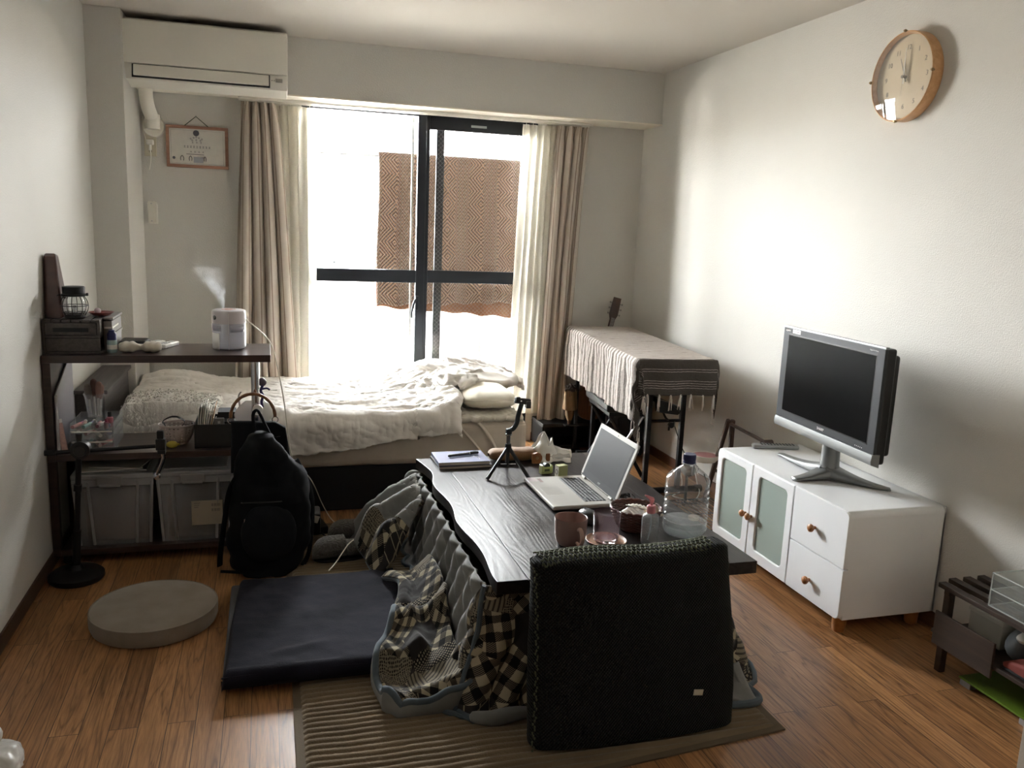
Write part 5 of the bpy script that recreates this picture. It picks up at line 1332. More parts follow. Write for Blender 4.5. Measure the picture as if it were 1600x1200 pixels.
def per(u):
    """rounded rectangle, u=0 at the front-left corner going back along the left side"""
    Ls = [qy1 - qy0 - 2 * qr, PI / 2 * qr, qx1 - qx0 - 2 * qr, PI / 2 * qr] * 1
    Ls = [qy1 - qy0 - 2 * qr, PI / 2 * qr, qx1 - qx0 - 2 * qr, PI / 2 * qr, qy1 - qy0 - 2 * qr, PI / 2 * qr, qx1 - qx0 - 2 * qr, PI / 2 * qr]
    tot = sum(Ls); s = (u % 1) * tot
    for i, l in enumerate(Ls):
        if s <= l: break
        s -= l
    k = s / l if l else 0
    if i == 0: return V(qx0, qy0 + qr + s, 0), V(-1, 0, 0), s + 0
    if i == 1: a = PI - k * PI / 2; c = V(qx0 + qr, qy1 - qr, 0)
    if i == 2: return V(qx0 + qr + s, qy1, 0), V(0, 1, 0), 0
    if i == 3: a = PI / 2 - k * PI / 2; c = V(qx1 - qr, qy1 - qr, 0)
    if i == 4: return V(qx1, qy1 - qr - s, 0), V(1, 0, 0), 0
    if i == 5: a = -k * PI / 2; c = V(qx1 - qr, qy0 + qr, 0)
    if i == 6: return V(qx1 - qr - s, qy0, 0), V(0, -1, 0), 0
    if i == 7: a = -PI / 2 - k * PI / 2; c = V(qx0 + qr, qy0 + qr, 0)
    d = V(math.cos(a), math.sin(a), 0)
    return c + d * qr, d, 0
QT = 2 * (qx1 - qx0 + qy1 - qy0) - 8 * qr + 2 * PI * qr
def bell(x, c, w_): return math.exp(-((x - c) / w_) ** 2)
def skirt(u, v):
    p, n_, _ = per(u)
    left = max(0, -n_.x); front = max(0, -n_.y); right = max(0, n_.x); back = max(0, n_.y)
    fl = .035 * left + .05 * front * bell(p.x, .60, .10) + .02 * right + .03 * back
    fl += .05 * left * bell(p.y, 2.30, .14) + .11 * bell(p.x, 1.40, .09) * bell(p.y, 2.26, .09)
    fl += .035 * bell(p.x, .62, .08) * bell(p.y, 2.25, .08)
    z = .352 * (1 - v)
    fold = math.sin(u * QT * 26 + 1.2 * math.sin(u * 31)) * .012 + math.sin(u * QT * 11) * .010
    off = fl * v ** 1.4 + fold * v * (1 - .25 * right)
    # diamond stitching puffs
    s = u * QT
    puff = (abs(math.sin((s * 9 + v * 1.5) * PI)) * abs(math.sin((s * 9 - v * 2.4) * PI))) ** .6 * .022
    off += puff * (1 if v > .02 else v * 50)
    off += .004 * fbm(s * 12, v * 6, 2)
    if front > .5 and .74 < p.x < 1.26:
        z = .352 - (.352 - .085) * v; off *= .4
    if v > .93: off += (v - .93) * .4 * (1 - .6 * right); z = max(z, .016)
    q = p + n_ * off
    return (q.x, q.y, max(z, .014 + .008 * math.sin(s * 20) ** 2))
t = T('patchwork_quilt', 'grey and patchwork quilt draping from under the tabletop to the floor', 'quilt', (.6, 2.8, .01), w=True)
b = MB(); b.grid(skirt, 560, 60, cu=True, us=QT, vs_=.38)
b.bm.faces.ensure_lookup_table()
for f in b.bm.faces:
    c = f.calc_center_median()
    if c.x < .62 and 2.33 < c.y and c.z > .10 - .20 * (c.y - 2.9) * (c.y > 2.9) + .05 * math.sin(c.y * 9): f.material_index = 1
obj('skirt', b, [PATCH, GREYQ], t, ang=180, thick=.010, off=-1)
b = MB(); b.tube([V(*skirt(k / 220, 1)) for k in range(220)], .0085, 8, closed=True); obj('hem_binding', b, PIPE, t)
# front-left flap: turned up on the floor, showing its plaid side
def flap(u, v):
    """u from far to near (y 2.70 -> 2.17), v from skirt outwards"""
    y = 2.70 - .50 * u; xi = .575 - .02 * math.sin(u * 3); xo = .30 + .10 * (1 - u) ** 2.2 + .012 * math.sin(u * 9)
    if u > .9: xo += .05 * (u - .9) / .1
    x = xi + (xo - xi) * v
    z = .02 + .13 * (1 - v) ** 1.6 * (1 - .45 * u) + .020 * bell(v, .93, .10) + .028 * bell(u, .93, .07)
    z += .010 * abs(math.sin((x * 16 + y * 9) * PI * .7)) * abs(math.sin((x * 16 - y * 9) * PI * .7)) + .012 * fbm(x * 6, y * 6, 3)
    z += .06 * bell(u, .10, .14) * (1 - .3 * v)
    lift = min(1, max(0, (y - 2.385) / .07)) * min(1, max(0, (.50 - x) / .06)); lift = lift * lift * (3 - 2 * lift)
    return (x, y - .03 * v * (1 - u) + .0, z + .058 * lift)
b = MB(); b.grid(flap, 90, 60, us=.5, vs_=.32); obj('floor_flap', b, PATCH, t, ang=180, thick=.012, off=-1)
edge = [V(*flap(k / 40, 1)) for k in range(41)] + [V(*flap(1, 1 - k / 24)) for k in range(1, 25)]
b = MB(); b.tube(edge, .011, 10); obj('flap_binding', b, PIPE, t)
b = MB()
def under(u, v):
    e = edge[min(int(u * 64), 64)]
    k = v * PI * .8
    c = V(.46, 2.42, 0); d = (e - c); d.z = 0; d.normalize()
    return e + d * .016 * math.sin(k) + V(0, 0, -e.z * .5 * (1 - math.cos(k)) / .905 + .004)
b.grid(under, 64, 8); obj('flap_underside', b, GREYQ, t, ang=180)
# second smaller fold behind the flap
def flap2(u, v):
    y = 2.98 - .30 * u; x = .58 - (.17 - .04 * math.sin(u * PI)) * v
    return (x, y + .04 * v, .02 + .055 * min(1, max(0, (.51 - x) / .06)) + .15 * (1 - v) ** 1.3 + .035 * math.sin(u * PI) + .010 * fbm(x * 9, y * 9, 5) + .018 * bell(v, .9, .12))
b = MB(); b.grid(flap2, 50, 40, us=.3, vs_=.2); obj('floor_flap', b, PATCH, t, ang=180, thick=.012, off=-1)
b = MB(); b.tube([V(*flap2(k / 20, 1)) for k in range(21)], .010, 8); obj('flap_binding', b, PIPE, t)
# back-left swag: grey side out, falling from the table corner
def swag(u, v):
    """u from top corner down to the floor spread, v across"""
    a = V(.60, 3.44, .345).lerp(V(.60, 3.22, .30), v)
    e = V(.34, 3.62, .03).lerp(V(.40, 3.10, .05), v)
    m1 = V(.50, 3.50, .20).lerp(V(.56, 3.24, .16), v)
    q = a * (1 - u) ** 2 + m1 * 2 * u * (1 - u) + e * u * u
    w1 = math.sin(v * 15 + u * 2) * .016 * min(1, u * 2.5) + .022 * math.sin(v * PI) * math.sin(u * PI * .9)
    return q + V(-w1 * .8, 0, w1 + .075 * u * (1 - u) * 2 + .012 * fbm(u * 5, v * 5, 3)) + V(0, 0, .055 * bell(u, .78, .16) * math.sin(v * PI) ** .5)
b = MB(); b.grid(swag, 70, 70, us=.4, vs_=.5)
for f in b.bm.faces:
    c = f.calc_center_median()
    if c.y < 3.30 + .1 * math.sin(c.x * 20): f.material_index = 1
obj('corner_swag', b, [GREYQ, PATCH], t, ang=180, thick=.016, off=-1)
b = MB(); b.tube([V(*swag(k / 30, 0)) for k in range(31)] + [V(*swag(1, k / 24)) for k in range(1, 25)], .011, 10); obj('swag_binding', b, PIPE, t)
b = MB(); b.tube([(.628, 3.50, .335), (.60, 3.52, .338), (.578, 3.51, .325), (.572, 3.49, .29), (.585, 3.47, .25)], .017, 10, sub=5); obj('bunched_corner', b, GREYQ, t)
# front-left corner drape
def corner(u, v):
    x0_ = .535 + .02 * math.sin(v * 5); x = (.60 + (.79 - .60) * u) if 0 else (x0_ * v + .615 * (1 - v)) + (.20 - .0 * v) * u
    y = 2.232 - .05 * v - .05 * v * v + .012 * math.sin(u * 14 + v * 2) * v
    z = .345 * (1 - v) + .016
    pf = .010 * abs(math.sin((x * 11 + z * 8) * PI)) * abs(math.sin((x * 11 - z * 8) * PI))
    return (x, y - pf + .05 * (1 - u) ** 3, z)
b = MB(); b.grid(corner, 50, 60, us=.24, vs_=.36); obj('corner_drape', b, PATCH, t, ang=180, thick=.010, off=-1)
b = MB(); b.tube([V(*corner(0, k / 24)) + V(-.004, -.004, 0) for k in range(25)], .010, 8); b.tube([V(*corner(k / 16, 1)) + V(0, -.012, 0) for k in range(17)], .013, 8); obj('drape_binding', b, PIPE, t)
b = MB(); b.tube([(.54, 2.13, .03), (.60, 2.11, .028), (.66, 2.115, .03), (.72, 2.12, .028)], lambda s: .004 + .019 * math.sin(math.pi * min(1, max(0, s))) ** .35, 12, sub=6); obj('grey_hem_roll', b, GREYQ, t)
# front-right floor spread behind the chair
def fr_(u, v):
    p0 = V(1.36, 2.20 + .22 * u, .22 - .10 * u); p1 = V(1.43 - .06 * u, 2.035 + .30 * u, .02)
    q = p0.lerp(p1, v)
    return q + V(.015 * math.sin(u * 7), -.012 * math.sin(u * 9 + v * 3), -.05 * math.sin(v * PI) + .006 * fbm(u * 5, v * 5, 1))
b = MB(); b.grid(fr_, 30, 30, us=.2, vs_=.25); obj('corner_spread', b, GREYQ, t, ang=180, thick=.010, off=-1)
b = MB(); b.tube([(1.22, 2.06, .02), (1.32, 2.035, .02), (1.40, 2.028, .021), (1.437, 2.045, .022), (1.43, 2.10, .03), (1.395, 2.20, .05), (1.375, 2.30, .11)], .012, 8, sub=5); obj('spread_binding', b, PIPE, t)
def fr2(u, v):
    return (1.15 + .27 * u, 2.16 - .12 * v + .01 * math.sin(u * 12), .02 + .10 * (1 - v) ** 1.5 * (1 - .4 * u) + .004 * math.sin(u * 20))
b = MB(); b.grid(fr2, 30, 20); obj('front_spread', b, GREYQ, t, ang=180, thick=.010, off=-1)

# ------------------------------------------------------------------ legless floor chair under a dark knit cover
m, nt, out = mk('dark_green_knit')
v = coords(nt); sx = nt.nodes.new('ShaderNodeSeparateXYZ'); L(nt, v, sx.inputs[0])
def mt3(op, *a):
    q = nt.nodes.new('ShaderNodeMath'); q.operation = op
    for i, x in enumerate(a):
        if isinstance(x, (int, float)): q.inputs[i].default_value = x
        else: L(nt, x, q.inputs[i])
    return q.outputs[0]
ka = mt3('SINE', mt3('MULTIPLY', sx.outputs['X'], 680)); kb = mt3('SINE', mt3('MULTIPLY', sx.outputs['Z'], 680))
kk = mt3('MULTIPLY', ka, kb)
p = nt.nodes.new('ShaderNodeBsdfPrincipled'); p.inputs['Roughness'].default_value = .95; p.inputs['Sheen Weight'].default_value = .05; p.inputs['Specular IOR Level'].default_value = .15
L(nt, ramp(nt, kk, [(0, rgb(20, 21, 20)), (1, rgb(38, 41, 35))]), p.inputs['Base Color']); L(nt, bump(nt, kk, .9, .004), p.inputs['Normal']); L(nt, p.outputs[0], out.inputs[0])
DKN = m
OLIVE = weave('olive_yarn', rgb(66, 70, 52), rgb(90, 94, 72), 500, sheen=.1)
t = T('floor_chair', 'legless floor chair under a dark green knitted cover, its back to the viewer', 'chair', (1.0, 2.03, 0), w=True)
def lean(z): return 1.985 + .145 * (max(z, 0) / .53) ** 1.1
def chairb(u, v):
    """closed rounded slab: u around the section, v up"""
    z = .012 + .492 * v
    a = 2 * PI * u; ca, sa = math.cos(a), math.sin(a)
    hw = .312 - .002 * (1 - v) ** 2 + .006 * math.sin(v * 5); hd_ = .052
    x = 1.008 - .022 * (1 - v) ** 1.5 + hw * math.copysign(abs(ca) ** .22, ca); y = lean(z) + hd_ * math.copysign(abs(sa) ** .7, sa)
    y += -.014 * (1 - ((x - 1.005) / .3) ** 2) * (1 if sa < 0 else 0)
    z += .004 * math.sin(x * 16) * v + .012 * bell(x, 1.29, .04) * v * v
    nz = .003 * fbm(x * 14, z * 14, 2)
    return (x + nz, y + nz, z)
b = MB(); b.grid(chairb, 140, 60, cu=True)
bmesh.ops.holes_fill(b.bm, edges=[e for e in b.bm.edges if e.is_boundary], sides=0)
top = [e for e in b.bm.edges if not e.is_boundary and len(e.link_faces) == 2 and any(len(f.verts) > 100 for f in e.link_faces)]
bmesh.ops.bevel(b.bm, geom=top, offset=.02, segments=4, profile=.5, affect='EDGES')
obj('backrest', b, DKN, t, ang=70)
b = MB(); b.box(.75, 1.25, 2.02, 2.50, .010, .065, .022, 4); obj('seat', b, DKN, t)
# side panel cloth of the cover and its stitched edges
b = MB()
for k in range(60):
    z = .02 + .47 * k / 59
    x = .700 - .026 * (1 - k / 59) ** 1.5 + .004 * math.sin(k * 1.9); y = lean(z) - .040 - .012 * math.sin(k / 59 * PI)
    b.ball((x, y, z), .0034, .8, .8, 1.25, 8)
obj('edge_stitching', b, OLIVE, t)
# open crochet net lying over the top edge
b = MB()
def topp(x, s):
    """s: 0 on the front face .035 below the top, 1 at the table side"""
    zt = .5095 + .004 * math.sin(x * 16) + .012 * bell(x, 1.29, .04)
    a = s * PI
    yc = lean(.50) 
    return V(x, yc - .050 * math.cos(a) - .003, zt - .022 + .024 * math.sin(a) ** .6 - (.020 * (1 - s * 3) if s < .33 else 0) + .002)
rows = 6
for r_ in range(rows):
    pts = []
    for k in range(181):
        x = .722 + .535 * k / 180
        s = .20 + .66 * (r_ + .42 * math.sin(k * PI / 2.5 + (PI if r_ % 2 else 0))) / (rows - 1)
        pts.append(topp(x, min(1, max(0, s))) + V(0, 0, .0012))
    b.tube(pts, .0025, 5)
obj('knit_trim', b, OLIVE, t, ang=180)
b = MB(); b.prism([(1.205, 2.0), (1.232, 2.0), (1.23, 2.001), (1.205, 2.001)], 'z', .10, .101)
b = MB(); b.box(1.148, 1.178, 1.945, 1.9465, .128, .146, .0004, rot=ry(7), about=(1.16, 1.945, .137)); b.move((0, -.004, 0)); obj('care_tag', b, M('cream_tag', rgb(196, 190, 172), .7), t)

# ------------------------------------------------------------------ things on the table (top at z = .40)
TP = .4005
def notebook(lab, cx, cy, z, w_, d, hh, rot, cover, group=None):
    t = T('notebook', lab, 'notebook', (cx, cy, z), rot, group)
    obj('cover', MB().box(-w_ / 2, w_ / 2, -d / 2, d / 2, 0, .0012, .0005).box(-w_ / 2, w_ / 2, -d / 2, d / 2, hh - .0012, hh, .0005).box(-w_ / 2, -w_ / 2 + .0012, -d / 2, d / 2, 0, hh, .0005), cover, t)
    obj('pages', MB().box(-w_ / 2 + .0013, w_ / 2 - .003, -d / 2 + .002, d / 2 - .002, .0013, hh - .0013), M('page_edges', rgb(196, 190, 176), .8) if 'page_edges' not in bpy.data.materials else bpy.data.materials['page_edges'], t)
    return t
NB1 = M('blue_violet_cover', rgb(74, 80, 122), .45, var=.08, vs=8); NB2 = M('dark_cover', rgb(60, 58, 60), .5)
notebook('dark-covered notebook, lower of the two at the back left corner of the table', .797, 3.448, TP, .232, .182, .012, 2, NB2)
n_ = notebook('blue notebook on top of the dark one, a pen lying on it', .796, 3.452, TP + .0125, .226, .176, .015, 0, NB1)
obj('cover_title', MB().box(-.06, .06, -.02, .02, .0150, .0153), M('faint_title', rgb(92, 100, 140), .5), n_)
t = T('pen', 'thick black pen lying on the blue notebook', 'pen', (.81, 3.46, TP + .028), 16)
obj('barrel', MB().cyl((-.07, 0, .0068), (.03, 0, .0068), .0055, .0062, 16), M('pen_lacquer', rgb(18, 20, 34), .2, coat=.5), t); obj('cap', MB().cyl((.03, 0, .0068), (.075, 0, .0068), .0068, .0055, 16).ball((-.07, 0, .0068), .0055, n=12), BLACKP, t)
obj('clip', MB().box(.035, .072, -.001, .001, .0135, .015, .0004).cyl((.029, 0, .0068), (.032, 0, .0068), .0071, n=16), CHROME, t)
t = T('eyelet_strip', 'thin silver strip on the blue notebook beside the pen', 'bookmark', (.865, 3.43, TP + .0278), -65)
obj('strip', MB().box(-.025, .025, -.0015, .0015, 0, .0008, .0003), CHROME, t)
# phone tripod
t = T('phone_tripod', 'small black phone tripod with a curved neck, standing on the table', 'tripod', (.955, 3.27, TP), w=True)
hub = V(.958, 3.27, .515)
for fx, fy in ((.852, 3.187), (1.020, 3.153), (.985, 3.38)):
    b = MB(); f_ = V(fx, fy, TP + .006); b.tube([hub + (f_ - hub) * .05, hub + (f_ - hub) * .5, f_], .0080, 8, flat=.75); lg = obj('leg', b, BLACKM, t)
    d = (f_ - hub).normalized(); obj('rubber_foot', MB().cyl(f_ - d * .016, f_ + d * .002, .0078, n=12), BLACKP, lg)
    mid = hub + (f_ - hub) * .55; cc = V(hub.x, hub.y, hub.z - .075)
    obj('spreader', MB().cyl(mid + V(0, 0, .0) * 0 + (cc - mid) * .35, cc, .0018, n=8), STEEL, t)
obj('centre_column', MB().cyl(hub + V(0, 0, -.085), hub + V(0, 0, .045), .0075, n=18).cyl(hub + V(0, 0, -.020), hub + V(0, 0, .012), .017, .012, 18), BLACKM, t)
obj('column_tube', MB().cyl(hub + V(0, 0, .012), hub + V(0, 0, .05), .0085, n=20), M('dark_chrome', rgb(120, 122, 126), .2, metal=1), t)
obj('collar', MB().cyl(hub + V(0, 0, .05), hub + V(0, 0, .054), .015, n=20), CHROME, t)
b = MB(); b.box(hub.x - .012, hub.x + .012, hub.y - .012, hub.y + .012, hub.z + .054, hub.z + .078, .005)
pts = [hub + V(.004, 0, .070), hub + V(.020, 0, .078), hub + V(.033, 0, .10), hub + V(.038, 0, .13), hub + V(.045, 0, .16), hub + V(.053, 0, .19)]
b.tube(pts, .0105, 10, sub=6, flat=.8)
obj('curved_neck', b, M('dark_green_black', rgb(22, 30, 32), .4), t)
b = MB(); b.box(hub.x + .02, hub.x + .088, hub.y - .012, hub.y + .008, hub.z + .183, hub.z + .207, .003, rot=ry(8), about=hub + V(.05, 0, .195)); b.box(hub.x + .022, hub.x + .04, hub.y - .02, hub.y - .01, hub.z + .19, hub.z + .215, .003); b.box(hub.x + .068, hub.x + .088, hub.y - .018, hub.y + .01, hub.z + .165, hub.z + .195, .003)
obj('phone_clamp', b, BLACKP, t)
obj('clamp_screws', MB().cyl(hub + V(.045, -.012, .197), hub + V(.045, -.015, .197), .003, n=10).cyl(hub + V(.07, -.012, .193), hub + V(.07, -.015, .193), .003, n=10), CHROME, t)
# leather tissue pouch and tissue
LTH = M('tan_suede', rgb(132, 98, 66), .75, var=.12, vs=20, bs=120, bstr=.3, sheen=.2)
t = T('tissue_pouch', 'tan suede tissue pouch lying behind the tripod', 'tissue case', (1.04, 3.455, TP), w=True)
b = MB()
def tp_(u, v):
    x = .925 + .235 * u; e = (1 - abs(2 * u - 1) ** 5) ** .5; a = 2 * PI * v
    return (x, 3.46 + .05 * (.35 + .65 * e) * math.cos(a), TP + .028 + (.027 * (.25 + .75 * e)) * math.copysign(abs(math.sin(a)) ** .7, math.sin(a)) + .0015 * math.sin(u * 17))
b.grid(tp_, 40, 30, cv=True); obj('pouch_body', b, LTH, t, ang=180)
b = MB(); b.box(1.105, 1.145, 3.385, 3.40, TP, TP + .045, .004).cyl((1.127, 3.386, TP + .024), (1.127, 3.40, TP + .024), .024, n=28); b.box(1.170, 1.190, 3.390, 3.400, TP + .004, TP + .042, .004); obj('closing_strap', b, M('tan_leather', rgb(140, 88, 52), .45), t)
obj('snap_button', MB().lathe([(0, .004), (.006, .0035), (.008, 0)], (1.127, 3.385, TP + .026), 20, rot=rx(90)), M('pale_brass', rgb(190, 160, 130), .3, metal=1), t)
t = T('tissue', 'white tissues standing crumpled out of their pack beside the suede pouch', 'tissue', (1.21, 3.47, TP), w=True)
b = MB()
def ts(u, v):
    x = 1.135 + .15 * u; top = .045 + .075 * math.exp(-((u - .18) / .10) ** 2) + .05 * math.exp(-((u - .45) / .16) ** 2) * (1) + .01 * (1 - u)
    return (x + .010 * math.sin(v * 5 + u * 9), 3.45 + .03 * math.sin(u * 9 + v * 2) * v + .035 * (v - .5) * (1 - v), TP + top * v)
b.grid(ts, 50, 24)
def ts2(u, v):
    q = ts(u, 1 - v * .5 - .0); return (q[0] + .006, 3.445 - .055 * v - .01 * math.sin(u * 8), TP + max(.002, (q[2] - TP) * (1 - v) ** .8))
b.grid(ts2, 50, 20)
b.noise(.009, 28, 3)
for v_ in b.bm.verts: v_.co.z = max(v_.co.z, TP + .001)
obj('sheets', b, M('tissue_white', rgb(226, 224, 220), .9, trans=.0), t, ang=60, thick=.0012)
b = MB()
def pk(u, v):
    a = 2 * PI * v; return (1.15 + .14 * u, 3.45 + .05 * math.cos(a), TP + .02 + .019 * math.sin(a) * (1 - .5 * u) + .002 * math.sin(u * 20 + a * 3))
b.grid(pk, 24, 24, cv=True); obj('plastic_pack', b, clear('pack_film', rgb(225, 222, 218), rough=.2, alpha=.45), t)
# tape and box
GRNC = M('pale_green_card', rgb(168, 172, 120), .5)
t = T('tape_reel', 'pale green tape dispenser holding a dark roll, behind the laptop', 'tape', (1.118, 3.235, TP), 10)
obj('holder', MB().prism([(-.026, -.006), (.02, -.006), (.026, .0), (.026, .03), (.02, .034), (.014, .024), (-.014, .024), (-.02, .034), (-.026, .03)], 'y', -.014, .014, .002).move((0, 0, .008)), GRNC, t)
obj('printed_mark', MB().box(-.014, .010, -.0147, -.0141, .014, .024), M('dark_print', rgb(60, 66, 48), .6), t)
obj('roll', MB().cyl((0, -.011, .034), (0, .011, .034), .014, n=24), M('dark_roll', rgb(34, 40, 46), .5), t)
t = T('small_box', 'small square pale green box standing beside the laptop', 'box', (1.158, 3.155, TP), 14)
obj('carton', MB().box(-.022, .022, -.016, .016, 0, .060, .002), GRNC, t); obj('front_label', MB().box(-.0225, -.0218, -.013, .013, .004, .056), WHITEP, t)
b = MB(); b.tube([(-.023, .008 * math.cos(k * PI / 8), .032 + .010 * math.sin(k * PI / 8)) for k in range(16)], .0012, 5, closed=True); obj('round_mark', b, BLACKP, t)
# laptop
LB = M('laptop_silver', rgb(176, 174, 168), .5, spec=.3)
t = T('laptop', 'open silver laptop facing left on the table, its screen dark', 'laptop', (1.117, 2.948, TP), 0)
# local: x 0 front(left) .. base depth .25, y width .37
b = MB(); b.box(-.127, .127, -.186, .186, .004, .020, .006, 3); obj('base', b, LB, t)
obj('feet', MB().box(-.11, .11, -.16, -.15, 0, .004).box(-.11, .11, .15, .16, 0, .004), BLACKP, t)
obj('keyboard_well', MB().box(.010, .098, -.150, .150, .0196, .0204, .0003), M('keyboard_well', rgb(120, 120, 118), .5), t)
KEY = M('key_black', rgb(26, 27, 29), .5)
k0 = None
rows_ = [15, 14, 14, 13, 12, 8]
for r_, nk in enumerate(rows_):
    x = .091 - r_ * .0143; wd = .296 / nk
    for k in range(nk):
        y = -.148 + wd * (k + .5)
        ww = wd - .003
        if r_ == 5 and k == 3: pass
        kb_ = MB(); kb_.box(-.0055, .0055, -ww / 2, ww / 2, 0, .0018, .0006, 1)
        o = obj('key', kb_, KEY, t); o.location = (x, y, .0203)
obj('touchpad', MB().box(-.105, -.030, -.055, .050, .0199, .0202, .0002), M('touchpad_silver', rgb(166, 164, 158), .4, spec=.3), t)
obj('sticker', MB().box(-.118, -.085, .125, .175, .0200, .0203, .0002), M('pale_pink_sticker', rgb(196, 184, 184), .5), t)
obj('sticker', MB().box(-.080, -.066, .110, .160, .0200, .0203, .0002), M('dark_pink_sticker', rgb(140, 122, 118), .5), t)
b = MB(); b.cyl((.117, -.155, .024), (.117, -.125, .024), .006, n=14); b.cyl((.117, .125, .024), (.117, .155, .024), .006, n=14); obj('hinge', b, LB, t)
Rl = ry(20.5); hg = V(.119, 0, .022)
def lid(mb): return mb.rot(Rl, (0, 0, 0)).move(hg)
# lid local: z up along the panel, x thickness
ld = obj('lid', lid(MB().box(0, .007, -.186, .186, .002, .232, .0035, 2)), LB, t)
obj('bezel', lid(MB().frame(0, 1, 0, 1, 0, 1, .1) if 0 else MB().box(-.0006, .0002, -.178, .178, .006, .222, .0003)), M('bezel_dark', rgb(40, 42, 45), .6, spec=.2), ld)
obj('screen', lid(MB().box(-.0012, -.0004, -.160, .160, .032, .208, .0002)), M('dark_screen', rgb(30, 33, 36), .5, spec=.14), ld)
obj('silver_rim', lid(MB().box(-.0010, .0006, -.186, .186, .214, .232, .0003).box(-.0010, .0006, .170, .186, .012, .232, .0003).box(-.0010, .0006, -.186, -.170, .012, .232, .0003)), LB, ld)
obj('webcam', lid(MB().cyl((-.0016, 0, .222), (-.0008, 0, .222), .0028, n=14)), BLACKP, ld)
Rt = Rl @ Matrix(((0, 0, -1), (-1, 0, 0), (0, 1, 0)))
text('logo', 'acer', .014, M('logo_silver', rgb(170, 172, 172), .3, metal=.5), ld, Rl @ V(-.0010, 0, .020) + hg, Rt, .0002)
# mug
t = T('mug', 'dusty pink mug with its handle turned to the viewer, on the table', 'mug', (.943, 2.452, TP), 0)
MUG = M('dusty_pink_glaze', rgb(150, 122, 116), .4, bs=60, bstr=.05)
obj('cup', MB().lathe([(0, 0), (.030, 0), (.040, .004), (.048, .018), (.052, .040), (.0545, .092), (.0535, .0945), (.0515, .093), (.050, .045), (.044, .014), (.02, .008), (0, .008)], n=48), MUG, t)
b = MB(); d = V(.14, -.99, 0).normalized(); b.tube([d * .051 + V(0, 0, .068), d * .066 + V(0, 0, .072), d * .080 + V(0, 0, .056), d * .080 + V(0, 0, .036), d * .066 + V(0, 0, .018), d * .047 + V(0, 0, .022)], .0068, 12, sub=6, flat=.75); obj('handle', b, M('pale_pink_glaze', rgb(196, 164, 150), .4), t)
# coaster + glass
t = T('coaster', 'round tan wooden dish under the pink glass', 'coaster', (1.07, 2.448, TP), 0)
obj('dish', MB().lathe([(0, 0), (.058, 0), (.066, .004), (.069, .010), (.067, .011), (.062, .006), (.055, .004), (0, .004)], n=48), wood('tan_dish_wood', rgb(150, 112, 84), rgb(168, 130, 100), 'x', rough=.45), t)
t = T('tumbler', 'pink-tinted glass tumbler on the tan dish', 'glass', (1.07, 2.452, TP + .0045), 0)
PG = glassy('pink_glass', (.93, .86, .88, 1)); obj('glass_body', MB().lathe([(0, 0), (.036, 0), (.041, .004), (.044, .02), (.0455, .098), (.0445, .0995), (.0432, .098), (.0415, .022), (.036, .016), (0, .015)], n=48), clear('pink_tumbler', rgb(222, 200, 206), rough=.02, alpha=.05), t)
obj('heavy_foot', MB().lathe([(0, .001), (.036, .001), (.040, .005), (.0415, .015), (.034, .0145), (0, .0125)], n=48), PG, t)
# pump bottle
t = T('pump_bottle', 'clear sanitizer bottle with a pink pump, right of the pink glass', 'bottle', (1.212, 2.418, TP), 0)
obj('bottle_body', MB().lathe([(0, 0), (.026, 0), (.029, .003), (.0295, .085), (.027, .096), (.018, .103), (.012, .106), (.012, .112), (.0105, .112), (.0165, .101), (.0255, .094), (.0283, .085), (.0278, .004), (0, .002)], n=32), clear('bottle_clear', rgb(225, 228, 230), alpha=.2), t)
obj('liquid', MB().lathe([(0, .003), (.0275, .003), (.0275, .045), (0, .045)], n=32), clear('gel_clear', rgb(225, 232, 235), alpha=.08), t)
PK = M('pink_pump_plastic', rgb(208, 136, 142), .35)
b = MB(); b.lathe([(.0135, .104), (.0145, .106), (.0145, .128), (.012, .131), (.005, .132), (.005, .142), (.008, .146), (.007, .152), (0, .153)], n=24)
b.prism([(-.006, .140), (.006, .140), (.009, .150), (.004, .158), (-.030, .172), (-.033, .168), (-.010, .150)], 'y', -.0045, .0045, .0015, rot=rz(20)); obj('pump', b, PK, t)
obj('dip_tube', MB().tube([(0, 0, .105), (.002, 0, .06), (-.006, 0, .010)], .0022, 8, sub=4), M('tube_white', rgb(215, 220, 228), .3), t)
# wicker basket
t = T('wicker_basket', 'dark red-brown wicker bread basket behind the pump bottle', 'basket', (1.222, 2.555, TP), 0)
WK = wood('wicker', rgb(66, 34, 28), rgb(98, 56, 46), 'x', rough=.5)
b = MB()
for k in range(13):
    z = .004 + k * .0055; r_ = .055 + .032 * (k / 12) ** .8
    b.tube([((r_ + .0018 * math.sin(j * PI / 2 * 1 + k * PI)) * math.cos(j * 2 * PI / 72), (r_ + .0018 * math.sin(j * PI / 2 + k * PI)) * math.sin(j * 2 * PI / 72), z) for j in range(72)], .0027, 6, closed=True)
b.cyl((0, 0, 0), (0, 0, .005), .055, n=36)
obj('woven_wall', b, WK, t, ang=180)
b = MB(); b.tube([((.088 + .002 * math.sin(j * 3)) * math.cos(j * 2 * PI / 60), (.088 + .002 * math.sin(j * 3)) * math.sin(j * 2 * PI / 60), .076 + .002 * math.sin(j * 2)) for j in range(60)], .0045, 8, closed=True); obj('rim', b, WK, t)
FO = M('silver_film', rgb(212, 208, 208), .16, metal=.55, bs=30, bstr=.5); FO2 = M('cream_packet', rgb(222, 204, 184), .4)
